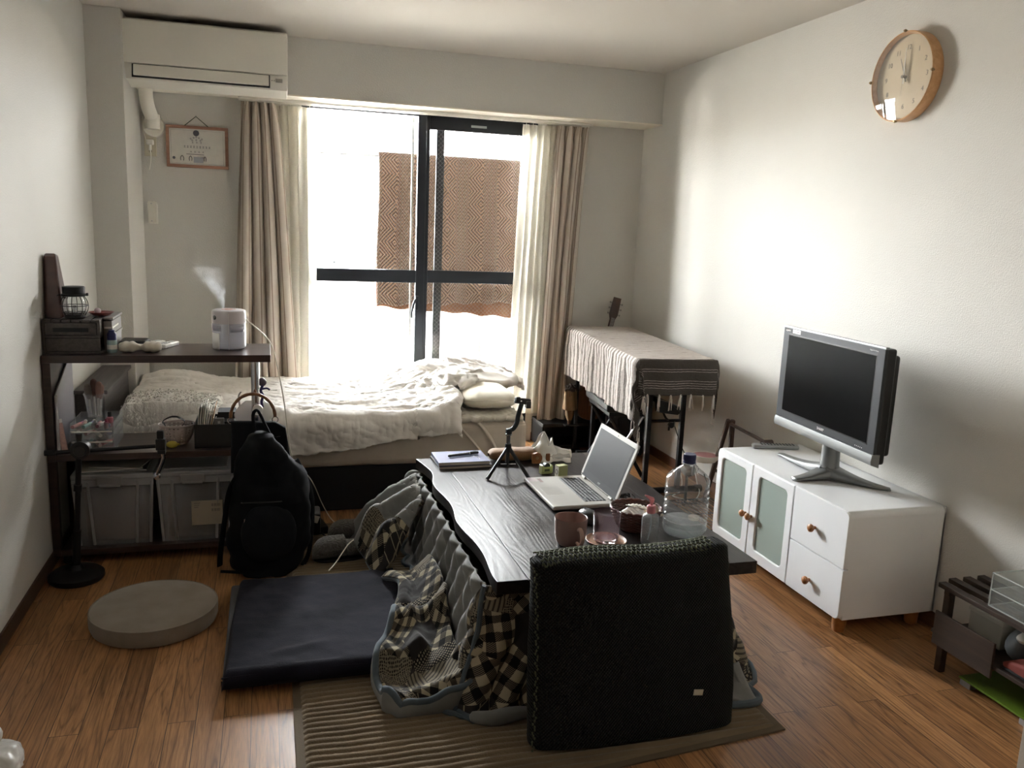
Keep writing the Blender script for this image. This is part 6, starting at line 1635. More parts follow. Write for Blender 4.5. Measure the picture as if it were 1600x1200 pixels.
for i, (c, a, tl, mm, lab) in enumerate((((-.022, -.012, .075), 30, (14, -12), FO, 'shiny silver sweet packet at the left of the wicker basket'), ((.022, .02, .078), -20, (-18, 10), WHITE, 'white snack packet at the back of the wicker basket'), ((.0, -.03, .060), 70, (10, 22), FO, 'crumpled silver packet low at the front of the wicker basket'), ((.042, -.012, .070), 10, (25, -8), FO2, 'cream snack packet at the right of the wicker basket'))):
    t = T('snack_packet', lab, 'packet', (1.222 + c[0], 2.555 + c[1], TP + c[2] - .012), a, group='packets in the wicker basket')
    def pkf(s):
        return lambda u, v: ((u - .5) * .085, (v - .5) * .058, s * .012 * math.sin(u * PI) ** .6 * math.sin(v * PI) ** .6 + .002 * math.sin(u * 40) * (1 if s > 0 else 0) * math.sin(v * PI))
    b = MB(); b.grid(pkf(1), 24, 16); b.grid(pkf(-1), 24, 16); b.rot(rx(tl[0]) @ ry(tl[1])); obj('wrapper', b, mm, t, ang=60)
    b = MB(); b.box(-.047, -.041, -.029, .029, -.0008, .0008); b.box(.041, .047, -.029, .029, -.0008, .0008); b.rot(rx(tl[0]) @ ry(tl[1])); obj('sealed_ends', b, mm, t)
# water bottle
t = T('water_bottle', 'large clear ribbed water bottle with a dark blue cap, front right of the table', 'bottle', (1.372, 2.478, TP), 0)
prof = [(0, .004), (.045, .0), (.066, .004), (.072, .012)]
zz = .012
for k in range(7):
    z0 = .014 + k * .023
    prof += [(.0745, z0 + .004), (.0765, z0 + .010), (.0755, z0 + .018), (.0715, z0 + .0215)]
prof += [(.0745, .182), (.0745, .195), (.070, .206), (.060, .217), (.046, .228), (.032, .238), (.022, .244), (.0185, .248), (.0185, .256)]
obj('bottle_body', MB().lathe(prof, n=56), clear('bottle_pet', rgb(232, 236, 238), rough=.03, alpha=.10), t)
obj('water', MB().lathe([(0, .006), (.066, .006), (.0705, .014), (.0708, .052), (0, .052)], n=48), clear('water_low', rgb(214, 224, 228), alpha=.10), t)
obj('neck_ring', MB().lathe([(.0185, .249), (.024, .250), (.024, .2525), (.0185, .2535)], n=32), clear('neck_pet', rgb(226, 230, 232), alpha=.4), t)
b = MB(); b.lathe([(.0205, .254), (.021, .254), (.021, .260), (.0202, .2605), (.0202, .262), (.0208, .2625), (.0208, .283), (.019, .285), (0, .285)], n=40)
for k in range(36):
    a = k * PI / 18; b.box(.0204, .0214, -.0006, .0006, .264, .282, rot=rz(math.degrees(a)))
obj('cap', b, M('navy_bottle_cap', rgb(30, 36, 82), .35), t)
# mouse, cable, small wooden knob
t = T('computer_mouse', 'black computer mouse between the mug and the laptop', 'mouse', (1.085, 2.655, TP), 12)
b = MB()
def ms(u, v):
    a = 2 * PI * u; r_ = math.sin(v * PI / 2); hh = .040 * math.cos(v * PI / 2) ** .8
    return (.032 * r_ ** .8 * math.cos(a), .052 * r_ ** .8 * math.sin(a), hh + .002)
b.grid(ms, 40, 18, cu=True); obj('shell', b, BLACKP, t, ang=180); obj('wheel', MB().cyl((-.004, .026, .033), (.004, .026, .033), .008, n=20), M('wheel_grey', rgb(60, 60, 62), .5), t)
t = T('charger_cable', 'tangle of black cable behind the laptop hinge', 'cable', (1.31, 2.80, TP), w=True)
r0 = random.Random(4); b = MB()
b.tube([(1.30 + .035 * math.sin(k * 1.1) * (1 + .2 * math.sin(k)), 2.80 + .05 * math.cos(k * .9), TP + .006 + .012 * (1 + math.sin(k * 2.3))) for k in range(46)] + [(1.27, 2.86, TP + .01), (1.26, 2.92, TP + .008)], .0022, 6, sub=4); obj('cord', b, BLACKP, t)
obj('plug', MB().box(1.30, 1.33, 2.775, 2.80, TP, TP + .014, .004), BLACKP, t)
t = T('wooden_disc', 'small pale wooden disc behind the water bottle', 'disc', (1.475, 2.60, TP), 0)
obj('disc', MB().lathe([(0, 0), (.018, 0), (.020, .003), (.020, .012), (.018, .014), (0, .014)], n=32), wood('pale_disc_wood', rgb(196, 164, 136), rgb(214, 184, 156), 'x'), t)
# ------------------------------------------------------------------ white television cabinet
CW = M('cabinet_white', rgb(226, 228, 230), .42, var=.01, vs=6)
KN = wood('knob_wood', rgb(146, 94, 50), rgb(170, 114, 66), 'x', rough=.35)
FR = clear('frosted_door_glass', rgb(196, 210, 202), rough=.45, alpha=.42)
t = T('tv_cabinet', 'white low cabinet with frosted doors and drawers, carrying the television', 'cabinet', (2.17, 2.83, 0), w=True)
cx0, cx1, cy0, cy1, cz0, cz1 = 1.962, 2.384, 2.375, 3.285, .065, .475
b = MB(); fx = cx0 + .02
b.prism([(cy0, cz0), (cy1, cz0), (cy1, cz1 - .0), (cy0, cz1 - .0)], 'x', cx1 - .008, cx1)
b.box(fx, cx1, cy0, cy0 + .018, cz0, cz1 - .022, .001); b.box(fx, cx1, cy1 - .018, cy1, cz0, cz1 - .022, .001); b.box(fx, cx1, cy0 + .018, cy1 - .018, cz0, cz0 + .016)
b.box(fx, cx1, 2.692, 2.708, cz0 + .016, cz1 - .02); b.box(fx + .01, cx1, 2.708, cy1 - .018, .262, .276)
obj('carcass', b, CW, t)
b = MB(); R0 = .022; o_ = []
for a in range(7): o_.append((cy0 + R0 - R0 * math.cos(a * PI / 12), cz1 - R0 + R0 * math.sin(a * PI / 12)))
for a in range(7): o_.append((cy1 - R0 + R0 * math.sin(a * PI / 12), cz1 - R0 + R0 * math.cos(a * PI / 12)))
b.prism(o_ + [(cy1, cz1 - .0225), (cy0, cz1 - .0225)], 'x', cx0 + .006, cx1, .004); obj('top', b, CW, t)
def front(mb, y0, y1, z0, z1, rnear=0, rfar=0, rtop=0):
    """rounded front slab facing -x"""
    o = []; n = 6
    def arc(cy_, cz_, r, a0):
        for k in range(n + 1):
            a = math.radians(a0 + 90 * k / n); o.append((cy_ + r * math.cos(a), cz_ + r * math.sin(a)))
    e = .0015
    arc(y1 - (rfar if rtop else e), z1 - (rfar if rtop else e), (rfar if rtop else e), 0) if 1 else 0
    arc(y0 + (rnear if rtop else e), z1 - (rnear if rtop else e), (rnear if rtop else e), 90)
    arc(y0 + (rnear if not rtop or rtop == 2 else e), z0 + (rnear if not rtop or rtop == 2 else e), (rnear if not rtop or rtop == 2 else e), 180)
    arc(y1 - (rfar if not rtop or rtop == 2 else e), z0 + (rfar if not rtop or rtop == 2 else e), (rfar if not rtop or rtop == 2 else e), 270)
    return o
def ringdoor(y0, y1, z0, z1, wy0, wy1, wz0, wz1, far):
    n = 6; O = []; I = []
    def rr(y0, y1, z0, z1, rads):
        o = []
        for (cy_, cz_, a0, r) in ((y1, z1, 0, rads[0]), (y0, z1, 90, rads[1]), (y0, z0, 180, rads[2]), (y1, z0, 270, rads[3])):
            c0 = cy_ - r if a0 in (0, 270) else cy_ + r; c1 = cz_ - r if a0 in (0, 90) else cz_ + r
            for k in range(n + 1):
                a = math.radians(a0 + 90 * k / n); o.append((c0 + r * math.cos(a), c1 + r * math.sin(a)))
        return o
    ro = (.022 if far else .002, .002, .002, .022 if far else .002)
    O = rr(y0, y1, z0, z1, ro); I = rr(wy0, wy1, wz0, wz1, (.022,) * 4)
    b = MB(); m_ = len(O); vs = []
    for x, ins in ((cx0 + .020, 0), (cx0 + .003, 0), (cx0, .003)):
        for p in O:
            c = ((y0 + y1) / 2, (z0 + z1) / 2); vs.append((x, p[0] + (ins if p[0] < c[0] else -ins), p[1] + (ins if p[1] < c[1] else -ins)))
    for x, ins in ((cx0, .003), (cx0 + .003, 0), (cx0 + .020, 0)):
        for p in I:
            c = ((y0 + y1) / 2, (z0 + z1) / 2); vs.append((x, p[0] - (ins if p[0] < c[0] else -ins), p[1] - (ins if p[1] < c[1] else -ins)))
    fs = []
    for r_ in range(5):
        for k in range(m_): fs.append([r_ * m_ + k, r_ * m_ + (k + 1) % m_, (r_ + 1) * m_ + (k + 1) % m_, (r_ + 1) * m_ + k])
    for k in range(m_): fs.append([5 * m_ + k, 5 * m_ + (k + 1) % m_, (k + 1) % m_, k])
    b._add(vs, fs); return b
def slab(b, o, x, th, ins):
    """front slab from an outline: flat face, narrow rounded edge, flat sides"""
    n = len(o); cy_ = sum(p[0] for p in o) / n; cz_ = sum(p[1] for p in o) / n; vs = []
    for xx, k in ((x + th, 0), (x + ins, 0), (x + ins * .3, ins * .3), (x, ins)):
        for p in o: vs.append((xx, p[0] + (k if p[0] < cy_ else -k), p[1] + (k if p[1] < cz_ else -k)))
    fs = [[r_ * n + k, r_ * n + (k + 1) % n, (r_ + 1) * n + (k + 1) % n, (r_ + 1) * n + k] for r_ in range(3) for k in range(n)]
    b._add(vs, fs + [list(range(3 * n, 4 * n)), list(range(n))[::-1]])
def knob(y, z, parent):
    b = MB(); b.lathe([(.006, 0), (.0065, .006), (.006, .010), (.012, .013), (.0155, .019), (.0145, .026), (.008, .030), (0, .031)], (cx0, y, z), 28, rot=ry(-90)); return obj('knob', b, KN, parent)
for (y0, y1, far, ky) in ((2.998, cy1, True, 3.020), (2.703, 2.993, False, 2.975)):
    wy0, wy1 = (3.045, 3.245) if far else (2.745, 2.945)
    d = obj('door', ringdoor(y0, y1, cz0 + .002, cz1 - .002, wy0, wy1, .115, .437, far), CW, t, ang=30)
    obj('frosted_pane', MB().box(cx0 + .008, cx0 + .011, wy0 - .004, wy1 + .004, .111, .441), FR, d)
    knob(ky, .252, d)
for (z0, z1, kz) in ((.262, cz1 - .002, .356), (cz0 + .002, .258, .148)):
    b = MB(); o = []; n = 6
    top_ = z1 > .4; r = .022
    def rr(p, a0, r):
        for k in range(n + 1):
            a = math.radians(a0 + 90 * k / n); o.append((p[0] + r * math.cos(a), p[1] + r * math.sin(a)))
    rr((2.698 - .003, z1 - .003), 0, .003); rr((cy0 + (r if top_ else .003), z1 - (r if top_ else .003)), 90, r if top_ else .003)
    rr((cy0 + (.003 if top_ else r), z0 + (.003 if top_ else r)), 180, .003 if top_ else r); rr((2.695, z0 + .003), 270, .003)
    slab(b, o, cx0, .02, .0025); d = obj('drawer', b, CW, t, ang=30); knob(2.553, kz, d)
for x in (cx0 + .05, cx1 - .05):
    for y in (cy0 + .05, cy1 - .05):
        obj('foot', MB().lathe([(0, 0), (.020, 0), (.023, .004), (.027, .065), (0, .065)], (x, y, 0), 28), KN, t)
# things behind the frosted panes
for (y, z, w_, hh, c, lab) in ((2.80, .081, .10, .15, rgb(206, 204, 160), 'pale yellow-green box behind the frosted pane nearer the drawers'), (3.13, .277, .14, .03, rgb(220, 226, 220), 'white stack on the shelf behind the frosted pane farther from the drawers')):
    t2 = T('stored_box', lab, 'box', (2.1, y, z)); obj('carton', MB().box(-.07, .07, -w_ / 2, w_ / 2, 0, hh, .003), M('stored_%d' % int(z * 1000), c, .6), t2)
    obj('carton_lid', MB().box(-.072, .072, -w_ / 2 - .002, w_ / 2 + .002, hh, hh + .012, .003), M('stored_lid_%d' % int(z * 1000), tuple(x * .9 for x in c[:3]) + (1,), .6), t2)

# ------------------------------------------------------------------ television
TVG = M('tv_grey_bezel', rgb(50, 53, 56), .5, spec=.3); TVS = M('tv_silver', rgb(132, 134, 134), .42, metal=.6); TVB = M('tv_black', rgb(14, 14, 15), .35)
t = T('television', 'flat television with a grey bezel and silver lower edge, standing on the white cabinet', 'television', (2.155, 2.76, .476), -3)
xf = -.06; W2 = .332; z0, z1 = .146, .578
b = MB(); b.box(xf + .012, xf + .055, -W2 + .004, W2 - .004, z0 + .004, z1 - .004, .010, 3); b.box(xf + .055, xf + .085, -W2 + .02, W2 - .02, z0 + .03, z1 - .03, .012, 3); b.box(xf + .085, xf + .10, -.2, .2, z0 + .05, z1 - .1, .008)
obj('back_casing', b, TVB, t)
b = MB(); b.box(xf, xf + .014, -W2, W2, z0 + .044, z1, .003); fm = obj('bezel', b, TVG, t)
b = MB(); b.box(xf - .0002, xf + .016, -W2 - .001, W2 + .001, z1 - .006, z1 + .003, .002); obj('top_silver_line', b, TVS, t)
b = MB(); b.prism([(xf + .030, z0 - .006), (xf - .004, z0 + .006), (xf - .007, z0 + .020), (xf - .003, z0 + .044), (xf + .030, z0 + .044)], 'y', -W2, W2, .002); obj('silver_lower_edge', b, TVS, t)
m = M('tv_screen', rgb(8, 8, 9), .30, spec=.035); obj('screen', MB().box(xf - .0008, xf + .002, -.288, .288, .224, .545, .0004), m, t)
obj('screen_lip', MB().box(xf - .0004, xf + .001, -.2925, .2925, .2195, .5495, .0002), TVB, t)
Rt = Matrix(((0, 0, -1), (-1, 0, 0), (0, 1, 0))); LG = M('logo_white', rgb(225, 225, 225), .4)
# seen from the room the screen's left side is +y
text('maker_logo', 'SHARP', .0155, LG, t, (xf - .0006, 0.0, .2052), Rt, .0003)
text('model_logo', 'AQUOS', .010, LG, t, (xf - .0006, .298, .562), Rt, .0003)
text('input_logo', 'Digital Hi-Vision', .0072, LG, t, (xf - .0006, -.272, .5615), Rt, .0003)
obj('white_sticker', MB().box(xf - .0008, xf, .205, .262, .555, .571, .0002), M('tv_sticker', rgb(220, 218, 214), .5), t)
text('sticker_text', 'D1 Freestyle', .0075, INK, t, (xf - .001, .2335, .563), Rt, .0002)
b = MB()
for i in range(5): b.cyl((xf - .0008, -.225 - i * .010, .2000), (xf, -.225 - i * .010, .2000), .0018, n=8)
obj('indicator_lights', b, LG, t)
b = MB(); b.lathe([(.040, .050), (.037, .06), (.035, .12), (.036, .17)], (0, 0, 0), 32); 
b2 = b; obj('neck', b2, TVS, t)
def arm(d, ln, w0, w1, nm='foot_arm'):
    d = V(*d).normalized(); s = V(-d.y, d.x, 0); b = MB()
    def fn(u, v):
        k = u; w_ = w0 + (w1 - w0) * k ** .7; a = 2 * PI * v
        hh = .050 * (1 - k) ** 2 + .018 * (1 - k * .3); e = 1 if u < .95 else math.sqrt(max(0, 1 - ((u - .95) / .05) ** 2))
        z = hh * (.5 + .5 * math.copysign(abs(math.sin(a)) ** .7, math.sin(a))) * (e * .6 + .4)
        return V(0, 0, z) + d * ln * k + s * w_ * e * math.copysign(abs(math.cos(a)) ** .7, math.cos(a))
    b.grid(fn, 30, 24, cv=True)
    return obj(nm, b, TVS, t)
arm((-.36, -.02, 0), .165, .046, .020); arm((-.02, 1, 0), .36, .046, .016); arm((.62, -.75, 0), .24, .046, .016)
# remote on the cabinet
t = T('remote_control', 'grey television remote lying on the white cabinet', 'remote control', (2.215, 3.225, .476), 75)
b = MB(); b.box(-.022, .022, -.105, .105, .0, .018, .006, 3); obj('case', b, M('remote_grey', rgb(150, 152, 150), .4), t)
b = MB()
for i in range(11):
    for j in range(3): b.box(-.016 + j * .012, -.008 + j * .012, -.085 + i * .0145, -.077 + i * .0145, .0175, .020, .001)
obj('buttons', b, M('remote_key', rgb(60, 62, 64), .5), t)

# ------------------------------------------------------------------ folded wooden stand beside the cabinet
DWD = wood('dark_brown_wood', rgb(54, 36, 28), rgb(78, 54, 42), 'z', rough=.4)
t = T('folding_stand', 'dark brown wooden folding stand behind the left end of the white cabinet', 'stand', (2.26, 3.6, 0), w=True)
def bar(p0, p1, w_, th):
    b = MB(); p0 = V(*p0); p1 = V(*p1); d = (p1 - p0).normalized(); a = d.cross(V(1, 0, 0)); a = a.normalized() if a.length > .1 else V(0, 0, 1); c = d.cross(a).normalized()
    vs = [p + a * w_ * s1 + c * th * s2 for p in (p0, p1) for s1, s2 in ((-1, -1), (1, -1), (1, 1), (-1, 1))]
    b._add(vs, [[0, 1, 2, 3], [4, 5, 6, 7], [0, 1, 5, 4], [1, 2, 6, 5], [2, 3, 7, 6], [3, 0, 4, 7]])
    bmesh.ops.bevel(b.bm, geom=b.bm.edges[:], offset=.004, segments=2, affect='EDGES'); return b
obj('leg', bar((2.25, 3.695, .50), (2.25, 3.875, .002), .012, .010), DWD, t)
obj('leg', bar((2.27, 3.690, .50), (2.27, 3.680, .002), .013, .010), DWD, t)
obj('leg', bar((2.25, 3.375, .47), (2.25, 3.42, .002), .012, .010), DWD, t)
obj('leg', bar((2.27, 3.360, .47), (2.27, 3.31, .002), .012, .010), DWD, t)
obj('top_rail', MB().cyl((2.26, 3.69, .478), (2.26, 3.36, .463), .009, n=14), DWD, t)
obj('knuckle', MB().cyl((2.235, 3.357, .462), (2.285, 3.357, .462), .018, n=20), DWD, t)
obj('hinge_pin', MB().cyl((2.232, 3.357, .462), (2.236, 3.357, .462), .006, n=12), STEEL, t)
obj('lower_rail', MB().cyl((2.26, 3.80, .20), (2.26, 3.41, .20), .008, n=12), DWD, t)
t = T('oval_tray', 'white oval tray with a pink inside, wedged behind the left end of the cabinet', 'tray', (2.16, 3.79, .27), w=True)
b = MB(); b.lathe([(0, .0), (.055, .0), (.066, .014), (.068, .030), (.072, .034), (.069, .036), (.064, .030), (.06, .012), (0, .008)], (2.195, 3.80, .255), 36); obj('rim', b, WHITE, t)
obj('pink_inside', MB().lathe([(0, .0305), (.062, .0305)], (2.195, 3.80, .255), 36), M('pink_inside', rgb(206, 150, 150), .5), t)
obj('underside_clip', MB().box(2.13, 2.145, 3.80, 3.86, .235, .25, .004).box(2.135, 2.142, 3.81, 3.83, .17, .24, .002), SILVER, t)
t = T('black_bracket', 'small black and clear clamp below the white oval tray', 'clamp', (2.14, 3.85, .16), w=True)
obj('clamp_body', MB().box(2.11, 2.17, 3.84, 3.90, .165, .21, .006, rot=rx(20), about=(2.14, 3.87, .19)), clear('clamp_clear', rgb(200, 205, 200), alpha=.4), t); obj('jaw', MB().box(2.12, 2.15, 3.85, 3.885, .155, .17, .003).cyl((2.135, 3.87, 0), (2.135, 3.87, .156), .008, n=12), BLACKP, t)
t = T('wire_rack', 'black wire rack lying on the floor between the table and the cabinet', 'rack', (2.08, 3.55, 0), w=True)
b = MB()
for k in range(11): b.tube([(1.99 + k * .022, 3.32, .012), (1.99 + k * .022, 3.32, .05), (1.985 + k * .022, 3.34, .056), (1.985 + k * .022, 3.78, .056), (1.985 + k * .022, 3.80, .012)], .0022, 6)
obj('rods', b, BLACKM, t)
b = MB()
for y in (3.34, 3.56, 3.78): b.cyl((1.98, y, .0535), (2.225, y, .0535), .003, n=8)
for x in (1.98, 2.225): b.tube([(x, 3.32, .003), (x, 3.32, .056), (x, 3.80, .056), (x, 3.80, .003)], .003, 8)
obj('frame', b, BLACKM, t)
t = T('loose_cables', 'loose pale and dark cables looping on the floor behind the water bottle', 'cable', (2.22, 3.95, 0), w=True)
b = MB(); b.tube([(2.30, 4.25, .05), (2.26, 4.15, .03), (2.20, 4.05, .006), (2.12, 3.98, .006), (2.20, 3.90, .006), (2.28, 3.98, .02), (2.33, 4.10, .03), (2.36, 4.2, .10)], .003, 6, sub=6); obj('pale_cord', b, CORDW, t)
b = MB(); b.tube([(2.34, 4.05, .10), (2.33, 3.96, .02), (2.25, 3.86, .006), (2.12, 3.86, .006), (2.05, 3.92, .006), (2.10, 4.0, .006), (2.22, 4.02, .006)], .003, 6, sub=6); obj('dark_cord', b, BLACKP, t)

# ------------------------------------------------------------------ keyboard on its stand under the striped cloth
KC = V(2.005, 4.42, 0)
t = T('keyboard_stand', 'black metal keyboard stand in the far right corner', 'stand', (2.05, 4.4, 0), w=True)
for y in (4.05, 4.85):
    b = MB(); b.cyl((1.90, y, .02), (2.30, y, .02), .017, n=16); ft = obj('foot_bar', b, BLACKM, t)
    obj('end_cap', MB().cyl((1.875, y, .02), (1.91, y, .02), .021, n=16).cyl((2.29, y, .02), (2.325, y, .02), .021, n=16), BLACKP, ft)
    for x in (1.975, 2.175):
        obj('leg', MB().box(x - .013, x + .013, y - .013, y + .013, .03, .70, .003), BLACKM, t)
    obj('cross_bar', MB().cyl((1.975, y, .415), (2.175, y, .415), .009, n=12), BLACKM, t)
    obj('knob', MB().cyl((2.10, y - .03, .395), (2.10, y - .005, .395), .016, .012, 16).cyl((2.10, y, .36), (2.10, y, .40), .006, n=8), BLACKP, t)
    obj('support_arm', MB().box(1.915, 2.20, y - .016, y + .016, .70, .722, .003), BLACKM, t)
obj('long_rail', MB().box(2.165, 2.185, 4.05, 4.85, .45, .48, .003), BLACKM, t)
t = T('electric_piano', 'black electric keyboard hidden under the striped cloth, its body showing at the near end', 'keyboard', (KC.x + .02, KC.y, .722), -5.5)
obj('piano_body', MB().box(-.185, .185, -.66, .66, 0, .066, .008, 3), BLACKP, t); obj('key_bed', MB().box(-.18, -.03, -.60, .60, .066, .072, .002), M('ivory_keys', rgb(220, 216, 206), .3), t)
m, nt, out = mk('striped_turkish_cloth')
v = coords(nt, uv=True); sx = nt.nodes.new('ShaderNodeSeparateXYZ'); L(nt, v, sx.inputs[0])
def m4(op, *a):
    q = nt.nodes.new('ShaderNodeMath'); q.operation = op
    for i, x in enumerate(a):
        if isinstance(x, (int, float)): q.inputs[i].default_value = x
        else: L(nt, x, q.inputs[i])
    return q.outputs[0]
nz = N(nt, 'ShaderNodeTexNoise'); nz.inputs['Scale'].default_value = 60; nz.inputs['Detail'].default_value = 4; L(nt, v, nz.inputs['Vector'])
s_ = m4('ADD', sx.outputs['Y'], m4('MULTIPLY', m4('SUBTRACT', nz.outputs['Fac'], .5), .006))
ln_ = m4('LESS_THAN', m4('ABSOLUTE', m4('SUBTRACT', m4('PINGPONG', s_, .0235), .018)), .0042)     # paired thin lines
band = m4('MULTIPLY', m4('LESS_THAN', s_, .205), m4('GREATER_THAN', s_, -1))
wl = m4('LESS_THAN', m4('PINGPONG', s_, .006), .0011)
wsel = m4('ADD', m4('MULTIPLY', m4('GREATER_THAN', s_, .025), m4('LESS_THAN', s_, .075)), m4('ADD', m4('MULTIPLY', m4('GREATER_THAN', s_, .115), m4('LESS_THAN', s_, .135)), m4('MULTIPLY', m4('GREATER_THAN', s_, .17), m4('LESS_THAN', s_, .205))))
dark = m4('MULTIPLY', band, m4('SUBTRACT', 1, m4('MULTIPLY', wl, m4('MINIMUM', wsel, 1))))
fac = m4('MAXIMUM', dark, m4('MULTIPLY', m4('MULTIPLY', ln_, m4('SUBTRACT', 1, band)), .95))
p = nt.nodes.new('ShaderNodeBsdfPrincipled'); p.inputs['Roughness'].default_value = .95; p.inputs['Specular IOR Level'].default_value = .1
L(nt, ramp(nt, fac, [(0, rgb(182, 174, 167)), (1, rgb(80, 75, 71))]), p.inputs['Base Color']); L(nt, bump(nt, nz.outputs['Fac'], .8, .006), p.inputs['Normal']); L(nt, p.outputs[0], out.inputs[0])
STR = m
t = T('striped_cloth', 'grey and white striped fringed cloth draped over the keyboard', 'cloth', (KC.x, KC.y, .5), w=True)
Rk = rz(-5.5)
def cl(s, tt):
    """s metres along from the near hem, tt metres across from the left hem"""
    ledge, tedge, wtop, ztop = .175, .31, .415, .802
    ds = max(0, ledge - s); dt = max(0, tedge - tt); dr = max(0, tt - tedge - wtop)
    y = -.70 + max(0, s - ledge); x = -wtop / 2 + min(max(0, tt - tedge), wtop)
    # soft shoulders
    z = ztop - ds - dt - dr
    rs = .02
    if ds > 0: y -= min(ds, rs) * .6 + .0
    if dt > 0: x -= min(dt, rs) * .7
    if dr > 0: x += min(dr, rs) * .5
    z += .006 * math.exp(-(ds / .02) ** 2) * (1 if ds > 0 else 0)
    x += (-.010 * math.sin(s * 34) - .012 * math.sin(s * 13 + 1)) * min(1, dt / .12) * .8
    y += -.012 * math.sin(tt * 30) * min(1, ds / .08)
    if ds > 0 and dt > 0: x += .25 * min(ds, .14) + .02 * math.sin(dt * 30); y += .28 * min(dt, .2) * min(1, ds / .1) * .6; z += .35 * min(ds, dt)
    if ds > 0 and dr > 0: x -= .10 * ds; z -= .02 * math.sin(dr * 40)
    if ds == 0 and dt == 0 and dr == 0: z += .003 * fbm(x * 9, y * 9, 2) + .0015 * math.sin(s * 2 * PI / .047)
    else: x += .004 * fbm(s * 12, tt * 12, 3)
    z += .015 * max(0, (s - .9)) * 0
    return Rk @ V(x, y, 0) + V(KC.x + .02, KC.y, z)
S_, TT = 1.585, .86
b = MB(); b.grid(lambda u, v: cl(v * S_, u * TT), 110, 220, us=TT, vs_=S_); obj('cloth_body', b, STR, t, ang=180, thick=.003)
TAS = M('white_fringe', rgb(208, 202, 194), .95, bs=300, bstr=.4)
r0 = random.Random(9)
for k in range(15):
    tt = TT * (k + .35) / 15; p0 = cl(0, tt); b = MB()
    for q in range(4):
        ln2 = r0.uniform(.055, .085); o2 = V(r0.uniform(-.006, .006), r0.uniform(-.006, .004), 0)
        b.tube([p0 + V(0, 0, .004), p0 + o2 + V(0, 0, -ln2 * .3), p0 + o2 * 1.6 + V(r0.uniform(-.004, .004), 0, -ln2)], lambda s: .0038 * (1 - .5 * s), 6, sub=3)
    b.ball(p0 + V(0, 0, -.006), .0065, n=8)
    obj('tassel', b, TAS, t, ang=180)
# piano bench
t = T('piano_bench', 'low black padded bench tucked under the keyboard', 'bench', (2.0, 4.55, 0), -6)
obj('seat_pad', MB().box(-.13, .13, -.24, .24, .40, .455, .018, 4), M('black_leatherette', rgb(16, 17, 18), .5, bs=60, bstr=.15), t)
obj('seat_base', MB().box(-.11, .11, -.22, .22, .375, .40, .003), BLACKM, t)
for s in (-1, 1):
    obj('leg', MB().cyl((-.12, s * .20, .01), (.10, s * .20, .375), .011, n=14), CHROME if s < 0 else BLACKM, t)
    obj('leg', MB().cyl((.12, s * .20, .01), (-.10, s * .20, .375), .011, n=14), BLACKM, t)
    for x in (-.12, .12): obj('rubber_foot', MB().cyl((x, s * .20 - .02, .01), (x, s * .20 + .02, .01), .01, n=12), BLACKP, t)
# corner clutter: low black shelf, black cases
t = T('low_black_shelf', 'low black shelf along the window wall, behind the keyboard stand', 'shelf', (2.0, 5.13, 0), w=True)
obj('top_board', MB().box(1.70, 2.36, 5.02, 5.26, .155, .175, .002), BLACKP, t); obj('bottom_board', MB().box(1.70, 2.36, 5.02, 5.26, .01, .03, .002), BLACKP, t)
for x in (1.70, 2.02, 2.34): obj('upright', MB().box(x, x + .02, 5.03, 5.25, .03, .155), BLACKP, t)
obj('back_panel', MB().box(1.70, 2.36, 5.255, 5.262, .03, .155), BLACKP, t)
t = T('amplifier', 'black box-shaped amplifier on the floor behind the bench', 'amplifier', (2.2, 4.86, 0), 6)
obj('amp_case', MB().box(-.10, .10, -.08, .08, .002, .34, .012, 3), M('black_tolex', rgb(22, 22, 24), .8, bs=200, bstr=.5), t); obj('grille', MB().box(-.085, .085, -.083, -.080, .03, .26, .002), M('grille_cloth', rgb(38, 38, 40), .9, bs=400, bstr=.5), t); obj('amp_handle', MB().tube([(-.04, 0, .338), (-.035, 0, .362), (.035, 0, .362), (.04, 0, .338)], .006, 8, sub=4), BLACKP, t)
t = T('headphones', 'black headphones lying on the low black shelf', 'headphones', (2.16, 5.13, .176), 20)
obj('headband', MB().tube([(-.075, 0, .03), (-.07, 0, .09), (-.04, 0, .13), (.04, 0, .13), (.07, 0, .09), (.075, 0, .03)], .007, 8, sub=5), BLACKP, t)
for s in (-1, 1): obj('ear_cup', MB().cyl((s * .085, 0, .038), (s * .055, 0, .038), .036, n=24), BLACKP, t)
t = T('hanging_cord', 'thin black cord hanging from the stand in a curve near the right wall', 'cable', (2.3, 4.2, .1), w=True)
obj('cord', MB().tube([(2.12, 4.03, .40), (2.15, 4.035, .33), (2.20, 4.05, .24), (2.27, 4.08, .17), (2.33, 4.10, .12), (2.36, 4.2, .05), (2.36, 4.3, .008)], .0025, 6, sub=6), BLACKP, t)
obj('jack', MB().cyl((2.12, 4.03, .385), (2.12, 4.03, .415), .005, n=10), CHROME, t)
t = T('stand_pedal', 'black wedge-shaped pedal hanging at the near end of the stand under the fringe', 'pedal', (2.07, 4.0, .42), w=True)
obj('wedge', MB().prism([(1.99, .55), (2.06, .53), (2.125, .475), (2.11, .462), (2.0, .478)], 'y', 3.975, 4.03, .004), BLACKP, t); obj('bracket', MB().tube([(2.03, 4.0, .48), (2.06, 4.02, .44), (2.09, 4.045, .42)], .006, 8, sub=3), BLACKM, t)
